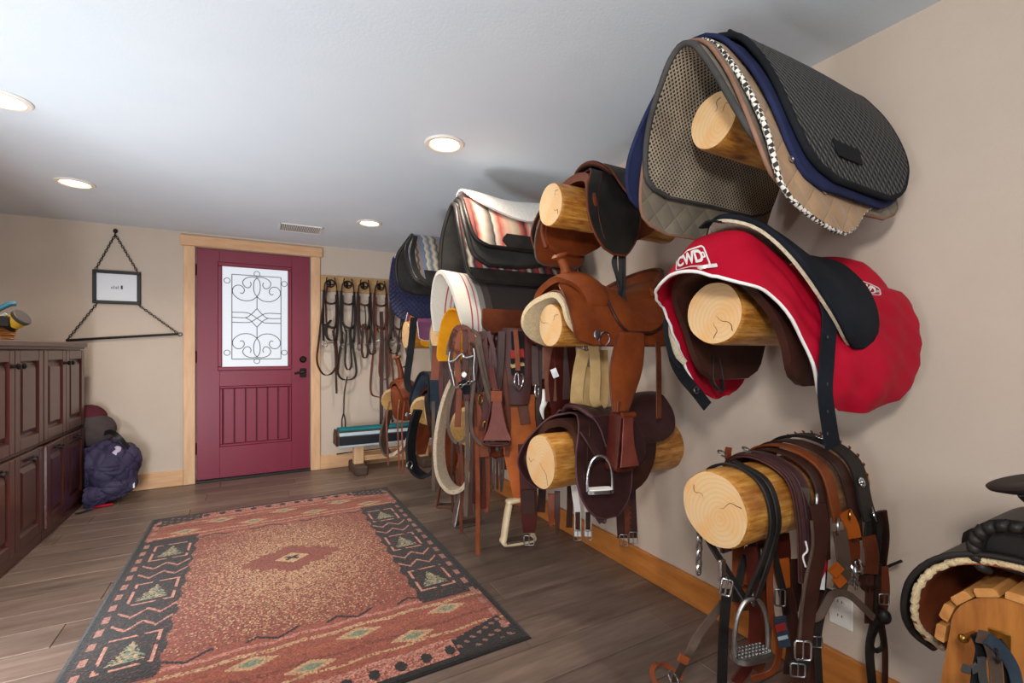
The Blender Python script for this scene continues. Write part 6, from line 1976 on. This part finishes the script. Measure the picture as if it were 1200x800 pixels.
# plum brown padded breast collar, nearest the front
pl = over(1.365, 1.335, 1.345, 0.125, 0.50, 0.520, yn=0.135)
t = thing_over('breast_collar', 'wide plum brown padded breast collar, foremost strap over the log', 'strap', pl, 0.075, 'l_purple', 0.012)
obj('edge_welt', MB().tube([np.array(p) + (-0.036, -0.004, 0.004) for p in pl], 0.0045, n=70), M['l_dark'], t, angle=80)
obj('raised_band', MB().ribbon([(p[0] + 0.004, yc + (p[1] - yc) * 1.07, zc + (p[2] - zc) * 1.05 if p[2] > zc else p[2]) for p in pl], 0.030, 0.006, (1, 0, 0), n=80), M['l_havana'], t)
for u, v in ((875, 527), (846, 531)):
    obj('dee_ring', MB().ring(at(u, v, Z=1.42), 0.018, 0.003, (0.2, -0.5, 0.8), 18, 6, 1, 0.7), M['dullsteel'], t)
obj('snap_strap', MB().ribbon(A([(854, 524), (853, 531), (854, 540)], 1.50), 0.022, 0.004, CR), M['l_chest'], t)
# dark strap with worn grey fur
t = thing_over('worn_headstall', 'dark brown strap with a worn pale inner side and scissor snap', 'strap', over(1.43, 1.42, 1.425, 0.132, 0.48, 0.56, yn=0.14), 0.045, 'l_dark', 0.008, [
    ('worn_side', A([(944, 571), (943, 590), (944, 606), (953, 618), (952, 640), (946, 668)], 1.30), 0.026, 'l_grey', 0.008),
    ('long_strap', A([(958, 590), (962, 620), (958, 655), (951, 690), (945, 730), (941, 765), (936, 800)], 1.27), 0.044, 'l_dark', 0.006),
    ('long_strap_edge', A([(951, 610), (952, 640), (944, 680), (939, 720), (937, 752)], 1.265), 0.008, 'l_grey', 0.007),
    ('white_tie', A([(944, 634), (946, 645), (941, 652), (944, 664)], 1.24), -0.0025, 'whitecloth', 0)])
buckle(t, at(941, 762, Z=1.245), 0.040, 0.05, M['steel'], nrm=(-0.6, -0.8, 0), r=0.0035)
buckle(t, at(935, 785, Z=1.245), 0.036, 0.035, M['dullsteel'], nrm=(-0.6, -0.8, 0), r=0.003)
obj('snap', MB().ring(at(957, 590, Z=1.28), 0.022, 0.004, (0.4, -0.9, 0), 18, 6, 0.45, 1.2), M['dullsteel'], t)
obj('keeper', MB().ribbon(A([(937, 772), (936, 782)], 1.255), 0.054, 0.012, CR, n=6), M['l_black'], t)
# chestnut strap
t = thing_over('chestnut_strap', 'broad chestnut harness strap ending in a steel dee', 'strap', over(1.47, 1.455, 1.47, 0.143, 0.52, 0.665, yn=0.15), 0.048, 'l_tan', 0.007, [
    ('hanging_strap', A([(984, 622), (988, 650), (989, 672), (984, 690)], 1.31), 0.040, 'l_grey', 0.006),
    ('orange_keeper', A([(976, 664), (983, 671)], 1.29), 0.036, 'l_orange', 0.012),
    ('orange_keeper', A([(980, 676), (987, 684)], 1.29), 0.030, 'l_orange', 0.012),
    ('back_strap', A([(996, 608), (1000, 640), (1000, 668)], 1.36), 0.038, 'l_chest', 0.006),
    ('russet_end', A([(990, 600), (998, 616), (1001, 630)], 1.345), 0.040, 'l_orange', 0.007)])
obj('dee', MB().ring(at(982, 616, Z=1.30), 0.021, 0.0035, (0.4, -0.9, 0)), M['dullsteel'], t)
obj('brass_ring', MB().ring(at(996, 603, Z=1.33), 0.012, 0.003, (0.4, -0.9, 0)), M['brass'], t)
# bits bundle
t = empty('snaffle_bit', tuple(at(1000, 672, Z=1.34)), 'tangle of bright snaffle bit rings hanging under the chestnut strap', 'bit', G_)
for u, v, r_, n_ in ((997, 672, 0.034, (0.8, -0.5, 0.2)), (1003, 676, 0.034, (0.3, -0.9, 0)), (990, 660, 0.02, (0.5, -0.8, 0.4)), (1006, 664, 0.02, (0.9, -0.2, 0.1))):
    obj('ring', MB().ring(at(u, v, Z=1.32), r_, 0.0038, n_, 18, 6, 0.55, 1.0), M['steel'], t)
obj('mouthpiece', MB().tube(A([(994, 684), (1000, 678), (1006, 684)], 1.31), 0.007), M['steel'], t)
# dark tooled strap
t = thing_over('tooled_strap', 'dark tooled brown strap running down beside the black concho strap', 'strap', over(1.53, 1.515, 1.55, 0.150, 0.45, 0.60, yn=0.165), 0.055, 'l_dark', 0.007, [
    ('lower_strap', A([(1018, 628), (1022, 650), (1021, 672)], 1.34), 0.040, 'l_brown', 0.006),
    ('loop', A([(1021, 660), (1012, 672), (1011, 684), (1018, 690), (1027, 686)], 1.36), 0.022, 'l_dark', 0.005)])
# black strap with silver conchos and laced edge
bk = over(1.63, 1.60, 1.60, 0.160, 0.60, 0.655, yn=0.175)
t = thing_over('concho_strap', 'black breast strap with silver star conchos and laced edge, nearest the wall', 'strap', bk, 0.070, 'l_black', 0.010)
for p in (at(1008, 565, x=1.575), at(960, 517, x=1.585)):
    cc = np.array([0, yc, zc]); d = unit(np.array([0, p[1] - yc, p[2] - zc]))
    p = np.array([p[0], yc, zc]) + d * 0.172
    for k in range(8):
        a = k * PI / 4
        e1 = np.array([1.0, 0, 0]); e2 = np.cross(d, e1)
        q = p + (e1 * math.cos(a) + e2 * math.sin(a)) * 0.010
        if k == 0:
            s0 = obj('concho_petal', MB().ball(q, (0.0055, 0.0055, 0.0055), 8, 5), M['steel'], t); q0 = q
        else:
            s_ = s0.copy(); COL.objects.link(s_); s_.parent = t; s_.location = tuple(q - q0)
    obj('concho', MB().ball(p, 0.009, 12, 7), M['steel'], t)
lace = [np.array(p) + (0.037, 0, 0.006) for p in bk]
for q in arcsample(cr(lace, 120), 24)[0][7:20]:
    obj('lace', MB().tube([q + (-0.008, -0.004, 0.006), q + (0.003, -0.002, 0.001), q + (0.005, 0.002, -0.008)], 0.003, seg=5), M['l_tan'], t)
obj('end_dee', MB().ring(at(1024, 602, Z=1.40), 0.030, 0.0035, (0.4, -0.8, 0.3), 18, 6, 1, 0.7), M['steel'], t)
for pth, w, mt in (([(1026, 600), (1030, 620), (1028, 645), (1027, 662)], 0.050, 'l_black'), ([(1022, 604), (1020, 630), (1022, 655)], 0.036, 'l_black'), ([(1034, 598), (1037, 625), (1035, 650), (1032, 670)], 0.026, 'l_dark')):
    obj('tie_strap', MB().ribbon(A(pth, 1.38), w, 0.008, CR), M[mt], t)
# straps that hang to the floor at the right end
t = empty('long_reins', tuple(at(1028, 660, Z=1.37)), 'black reins with a loop hanging to the floor, rightmost on the log', 'reins', G_)
for pth, w, mt in (([(1028, 660), (1027, 700), (1024, 730), (1019, 760), (1022, 800), (1024, 830)], 0.026, 'l_black'), ([(1034, 664), (1036, 690), (1034, 710), (1029, 722)], 0.034, 'l_brown'), ([(1030, 700), (1033, 730), (1037, 760), (1037, 800), (1036, 825)], 0.018, 'l_dark'), ([(1029, 732), (1021, 752), (1025, 762), (1034, 758), (1034, 745), (1029, 730)], 0.016, 'l_black'), ([(1022, 655), (1020, 690), (1019, 730)], 0.030, 'l_dark')):
    obj('rein', MB().ribbon(A(pth, 1.36), w, 0.005, CR), M[mt], t)
buckle(t, at(1036, 702, Z=1.35), 0.026, 0.03, M['dullsteel'], nrm=(-0.6, -0.8, 0))
obj('rubber_stop', MB().ball(at(1036, 722, Z=1.35), (0.018, 0.018, 0.022)), M['black'], t)
obj('stick_end', MB().tube([at(1036, 666, Z=1.40), at(1044, 662, Z=1.38), at(1057, 657, Z=1.36)], 0.004, smooth=False), M['black'], t)
# thin rein arching in front of the outlet
t = empty('brown_rein', tuple(at(985, 695, Z=1.33)), 'thin brown rein arching across in front of the wall outlet', 'reins', G_)
obj('rein', MB().ribbon(A([(948, 726), (960, 722), (968, 708), (975, 697), (986, 694), (998, 699), (1010, 710), (1024, 724)], 1.30), 0.020, 0.005, (0.2, 0.2, 1)), M['l_grey'], t)
obj('rein_tail', MB().ribbon(A([(965, 640), (962, 690), (958, 730), (955, 770), (952, 800)], 1.36), 0.030, 0.006, CR), M['l_dark'], t)
obj('rein_tail', MB().ribbon(A([(972, 690), (964, 715), (958, 750), (960, 800)], 1.33), 0.022, 0.005, CR), M['l_black'], t)
buckle(t, at(957, 752, Z=1.31), 0.028, 0.03, M['dullsteel'], nrm=(-0.6, -0.8, 0))
# red and white tag
t = empty('swing_tag', tuple(at(960, 666, Z=1.33)), 'white paper tag with a red ribbon among the straps', 'tag', G_)
obj('card', MB().ribbon(A([(962, 652), (960, 670), (958, 690)], 1.31), [0.018, 0.036, 0.040], 0.002, CR, n=8), M['paper'], t)
obj('ribbon', MB().ribbon(A([(962, 648), (966, 662), (961, 676), (956, 682)], 1.30), 0.014, 0.003, CR), M['red'], t)
# leather pieces in the dark under the log
t = empty('under_girth', tuple(at(880, 650, Z=1.5)), 'red brown girth hanging from the far side of the log behind the stirrup', 'girth', G_)
for pth, w, mt, Z_ in (([(868, 642), (868, 680), (870, 715)], 0.055, 'l_under', 1.50), ([(880, 640), (884, 690), (884, 740), (878, 775), (862, 800)], 0.036, 'l_red', 1.42), ([(873, 650), (866, 680), (862, 705)], 0.024, 'l_black', 1.44), ([(852, 690), (848, 740), (846, 800)], 0.030, 'l_black', 1.40)):
    obj('strap', MB().ribbon(A(pth, Z_), w, 0.006, CR), M[mt], t)
buckle(t, at(868, 692, Z=1.46), 0.05, 0.035, M['brass'], nrm=(-0.6, -0.8, 0), r=0.003)
obj('ring', MB().ring(at(882, 700, Z=1.40), 0.022, 0.0035, (0.6, -0.7, 0)), M['dullsteel'], t)
t = empty('brown_breastplate', tuple(at(902, 640, Z=1.5)), 'brown and orange breastplate straps hanging behind the long buckle strap', 'strap', G_)
for pth, w, mt, Z_ in (([(894, 630), (896, 670), (895, 710), (896, 745), (890, 775), (884, 785)], 0.042, 'l_brown', 1.48), ([(903, 640), (902, 680), (904, 720), (913, 755), (906, 785), (880, 795)], 0.020, 'l_chest', 1.40), ([(914, 625), (916, 650), (914, 672)], 0.060, 'l_red', 1.50), ([(914, 655), (918, 675), (924, 694)], 0.055, 'l_orange', 1.47), ([(905, 640), (911, 665), (917, 690), (922, 720)], 0.022, 'l_black', 1.42), ([(920, 690), (926, 720), (930, 755), (926, 790)], 0.045, 'l_dark', 1.42), ([(932, 655), (933, 690), (929, 715)], 0.035, 'l_dark', 1.46), ([(884, 640), (890, 655), (896, 690)], 0.018, 'l_dark', 1.46)):
    obj('strap', MB().ribbon(A(pth, Z_), w, 0.006, CR), M[mt], t)
obj('snap', MB().ring(at(893, 650, Z=1.45), 0.016, 0.004, (0.5, -0.8, 0), 16, 6, 0.6, 1.2), M['dullsteel'], t)
buckle(t, at(914, 700, Z=1.41), 0.03, 0.05, M['dullsteel'], nrm=(-0.6, -0.8, 0), r=0.003)
t = empty('label_card', tuple(at(917, 735, Z=1.40)), 'dark blue product card with a red patch among the brown straps', 'card', G_)
obj('card', MB().ribbon(A([(914, 722), (917, 740), (920, 758)], 1.385), 0.036, 0.004, CR, n=8), M['synthetic'], t)
obj('patch', MB().ribbon(A([(914, 731), (916, 739)], 1.380), 0.032, 0.003, CR, n=6), M['red_band'], t)
obj('card_line', MB().ribbon(A([(917, 745), (918, 749)], 1.381), 0.030, 0.002, CR, n=5), M['lightblue'], t)
# strap that drops forward to the floor
t = empty('floor_strap', tuple(at(842, 712, Z=1.42)), 'thin grey brown strap slanting forward from the log to the floor', 'strap', G_)
obj('strap', MB().ribbon([at(848, 705, Z=1.42), at(835, 722, Z=1.42), at(818, 745, Z=1.42), at(805, 770, Z=1.42), at(790, 798, z=0.03)], 0.026, 0.004, CR), M['l_grey'], t)
obj('loop', MB().ribbon([at(800, 795, z=0.03), at(782, 780, z=0.06), at(768, 778, z=0.07), at(764, 790, z=0.05), at(770, 804, z=0.02)], 0.018, 0.004, CR), M['l_under'], t)
obj('tip', MB().ribbon(A([(803, 768), (799, 776)], 1.40), 0.034, 0.008, CR, n=6), M['l_under'], t)
obj('buckle', MB().ring(at(790, 796, Z=1.35), 0.022, 0.003, (0.4, -0.6, 0.6), 16, 6), M['steel'], t)
# small chain hung from the back of the log
ch = empty('curb_chain', (1.21, 0.982, 0.70), 'short steel chain hanging behind the lowest right log', 'chain')
obj('chain', chain(MB(), (1.21, 0.981, 0.70), (1.205, 0.984, 0.465), 0.03, 0.004), M['dullsteel'], ch)

# ------------------------------------------------------------------ wall outlet
p = at(986, 713, x=XR)
t = empty('wall_outlet', (XR - 0.003, p[1], p[2]), 'white wall outlet above the baseboard behind the harness straps', 'outlet')
obj('plate', MB().box(XR - 0.007, XR, p[1] - 0.037, p[1] + 0.037, p[2] - 0.06, p[2] + 0.06, 0.003), M['white'], t, smooth=False)
for dz_ in (-0.024, 0.024):
    o = obj('socket', MB().lathe([(0.017, 0), (0.017, 0.003), (0, 0.003)], (XR - 0.007, p[1], p[2] + dz_), (-1, 0, 0), 18), M['white'], t)
    for dy_ in (-0.006, 0.006):
        obj('slot', MB().box(XR - 0.0112, XR - 0.0096, p[1] + dy_ - 0.001, p[1] + dy_ + 0.001, p[2] + dz_ - 0.001, p[2] + dz_ + 0.007), M['black'], o, smooth=False)

# ------------------------------------------------------------------ slatted saddle stand and the dark saddle on it
sx, sy, sz = 1.20, 0.290, 0.612            # front board plane, centre line, centre of the arch
ra = 0.095
t = empty('saddle_stand', (1.42, sy, 0.0), 'varnished wooden saddle stand with slatted arched top, bottom right corner', 'saddle stand')
def arch(r_, drop, n=22):
    a = np.linspace(0, PI, n)
    return [(sy - (r_ + drop * 0.13), sz - drop)] + [(sy - r_ * math.cos(q), sz + r_ * math.sin(q)) for q in a] + [(sy + (r_ + drop * 0.13), sz - drop)]
obj('front_board', MB().prism(arch(ra, 0.45), 'x', sx, sx + 0.022), M['stand'], t, angle=30)
obj('back_board', MB().prism(arch(ra, 0.45), 'x', 1.68, 1.702), M['stand'], t, angle=30)
NS = 9
for k in range(NS):
    a = -0.34 + (PI + 0.68) * (k + 0.5) / NS
    if a < 0 or a > PI:
        yy = sy - math.copysign(ra + 0.004 + abs(math.sin(a)) * 0.012, math.cos(a))
        zz = sz - abs(math.sin(a)) * ra * 1.25
        nrm2 = np.array([0, -math.copysign(1, math.cos(a)), 0.12])
    else:
        yy, zz = sy - (ra + 0.001) * math.cos(a), sz + (ra + 0.001) * math.sin(a)
        nrm2 = np.array([0, -math.cos(a), math.sin(a)])
    nrm2 = unit(nrm2)
    tan_ = np.cross(nrm2, (1.0, 0, 0))
    base_ = np.array([0, yy, zz]) + nrm2 * 0.008
    V = []
    w_, h_ = 0.017, 0.0075
    prof2 = [(-w_, -h_), (w_, -h_), (w_, h_ * 0.4), (w_ * 0.8, h_), (-w_ * 0.8, h_), (-w_, h_ * 0.4)]
    for x in (sx - 0.006, 1.712):
        for a2, b2 in prof2:
            V.append(base_ + tan_ * a2 + nrm2 * b2 + np.array([x, 0, 0]))
    m = MB().add(V, [(5, 4, 3, 2, 1, 0), (6, 7, 8, 9, 10, 11)] + [(i, (i + 1) % 6, 6 + (i + 1) % 6, 6 + i) for i in range(6)])
    obj('slat', m, M['slat'], t, smooth=False)
for x in (1.23, 1.67):
    for s in (-1, 1):
        obj('leg', MB().prism([(sy + s * 0.10, 0.20), (sy + s * 0.14, 0.20), (sy + s * 0.24, 0.0), (sy + s * 0.19, 0.0)], 'x', x - 0.02, x + 0.02), M['stand'], t, smooth=False)
obj('cross_rail', MB().box(1.23, 1.67, sy - 0.02, sy + 0.02, 0.17, 0.23, 0.004), M['stand'], t, smooth=False)
hkp = at(1168, 752, x=sx - 0.004)
h = MB().box(sx - 0.004, sx, hkp[1] - 0.018, hkp[1] + 0.012, hkp[2] - 0.020, hkp[2] + 0.022, 0.002)
h.tube([hkp, hkp + (-0.025, 0.004, -0.004), hkp + (-0.040, 0.006, 0.004), hkp + (-0.046, 0.006, 0.016)], [0.007, 0.006, 0.006, 0.009])
obj('brass_hook', h, M['brass'], t)
hk2 = at(1142, 742, x=sx - 0.004)
obj('brass_peg', MB().tube([hk2, hk2 + (-0.05, 0.0, 0.006)], 0.005, smooth=False).ball(hk2 + (-0.052, 0, 0.006), 0.008, 10, 6), M['brass'], t)
g = empty('grey_halter', tuple(hkp + np.array([-0.04, 0, 0])), 'grey and black nylon halter straps hung on the brass hooks of the stand', 'halter')
for pth, w, mt, Z_ in (([(1144, 742), (1150, 760), (1146, 785), (1142, 815)], 0.020, 'cloth_black', 0.79), ([(1146, 745), (1158, 750), (1166, 775), (1168, 815)], 0.022, 'l_grey', 0.775), ([(1158, 748), (1174, 762), (1188, 785), (1194, 815)], 0.020, 'synthetic', 0.77), ([(1168, 752), (1180, 770), (1184, 800)], 0.018, 'cloth_black', 0.785), ([(1128, 782), (1138, 785), (1146, 780)], 0.014, 'cloth_grey', 0.77), ([(1150, 770), (1152, 795), (1158, 815)], 0.014, 'cloth_grey', 0.78)):
    obj('strap', MB().ribbon([at(u, v, Z=Z_) for u, v in pth], w, 0.004, CR), M[mt], g)
obj('buckle', MB().ring(at(1168, 768, Z=0.765), 0.010, 0.002, (0.5, -0.8, 0)), M['black'], g)

t = empty('dark_western_saddle', (1.45, sy, sz + ra + 0.02), 'dark western saddle with fleece edge and rope wrapped fork on the wooden stand', 'saddle')
ax0, yc2 = 1.190, sy - 0.015
HS = [(0.150, -0.105), (0.168, -0.03), (0.160, 0.045), (0.125, 0.100), (0.07, 0.130), (0, 0.138)]
zc2 = sz + 0.018
m, P = drape(HS, [(0, ax0 + 0.08, 1.60), (0.08, ax0 + 0.012, 1.66), (0.2, ax0 - 0.004, 1.70), (0.5, ax0 + 0.015, 1.70)], 0.008, yc2, zc2, 48, 16, lift=0.012)
obj('skirt', m, M['l_black'], t, angle=60)
obj('skirt_edge', edge_tube(P, 0.006), M['l_black'], t, angle=80)
m, P = drape(HS, [(0, ax0 + 0.08, 1.60), (0.08, ax0 + 0.012, 1.66), (0.2, ax0 - 0.003, 1.69), (0.5, ax0 + 0.016, 1.69)], 0.006, yc2, zc2, 48, 16, lift=-0.004)
obj('under_leather', m, M['l_under'], t, angle=60)
fl = [P[i, 0] + np.array([0.004, 0, 0.004]) for i in range(48)]
fl = arcsample(np.array(fl), 150)[0]
rr_ = np.random.default_rng(3)
fm = MB()
fm.tube(fl + rr_.normal(size=fl.shape) * 0.0008, list(0.0062 + 0.0012 * rr_.random(150)), seg=8, smooth=False)
obj('fleece_edge', fm, M['fleece_tan'], t, angle=80)
# fork with its rope-wrapped rim and flat horn
fk = at(1180, 640, x=1.24)
m, Pf = drape([(0.068, 0.118), (0.076, 0.145), (0.068, 0.182), (0.042, 0.206), (0, 0.212)], [(0, 1.22, 1.33), (0.2, 1.205, 1.33), (0.5, 1.205, 1.32)], 0.022, yc2 + 0.0, zc2, 36, 10)
obj('fork', m, M['l_black'], t, angle=60)
obj('fork_front', MB().prism([(yc2 - n_, zc2 + z_) for n_, z_ in ((0.064, 0.12), (0.072, 0.145), (0.064, 0.18), (0.04, 0.202), (0, 0.208), (-0.04, 0.202), (-0.064, 0.18), (-0.072, 0.145), (-0.064, 0.12))], 'x', 1.222, 1.232), M['l_black'], t, smooth=False)
rim = arcsample(Pf[:, 0], 17)[0]
for k in range(17):
    p = rim[k]
    d = unit(rim[min(k + 1, 16)] - rim[max(k - 1, 0)])
    q = unit(d + 0.7 * np.cross(d, (1, 0, 0)))
    obj('rope_turn', MB().tube([p - q * 0.013 + (-0.004, 0, 0), p + (-0.010, 0, 0), p + q * 0.013 + (-0.004, 0, 0)], [0.006, 0.0105, 0.006], seg=8), M['l_black'], t, angle=80)
hc = at(1190, 568, x=1.25)
obj('horn', MB().tube([(1.265, yc2, zc2 + 0.20), (1.255, yc2, hc[2] - 0.03), hc + np.array([0, -0.02, -0.008])], [0.026, 0.019, 0.022]), M['l_black'], t, angle=80)
cap = [(0.0, -0.014), (0.035, -0.011), (0.054, -0.002), (0.056, 0.003), (0.045, 0.006), (0.0, 0.002)]
obj('horn_cap', MB().lathe(cap, at(1203, 566, x=1.25), (-0.15, 0.30, 0.93), 28), M['l_black'], t, angle=60)
m, _ = drape([(0.135, 0.10), (0.125, 0.135), (0.07, 0.16), (0, 0.155)], [(0, 1.36, 1.60), (0.5, 1.31, 1.62)], 0.016, yc2, zc2, 24, 12)
obj('seat', m, M['l_black'], t)
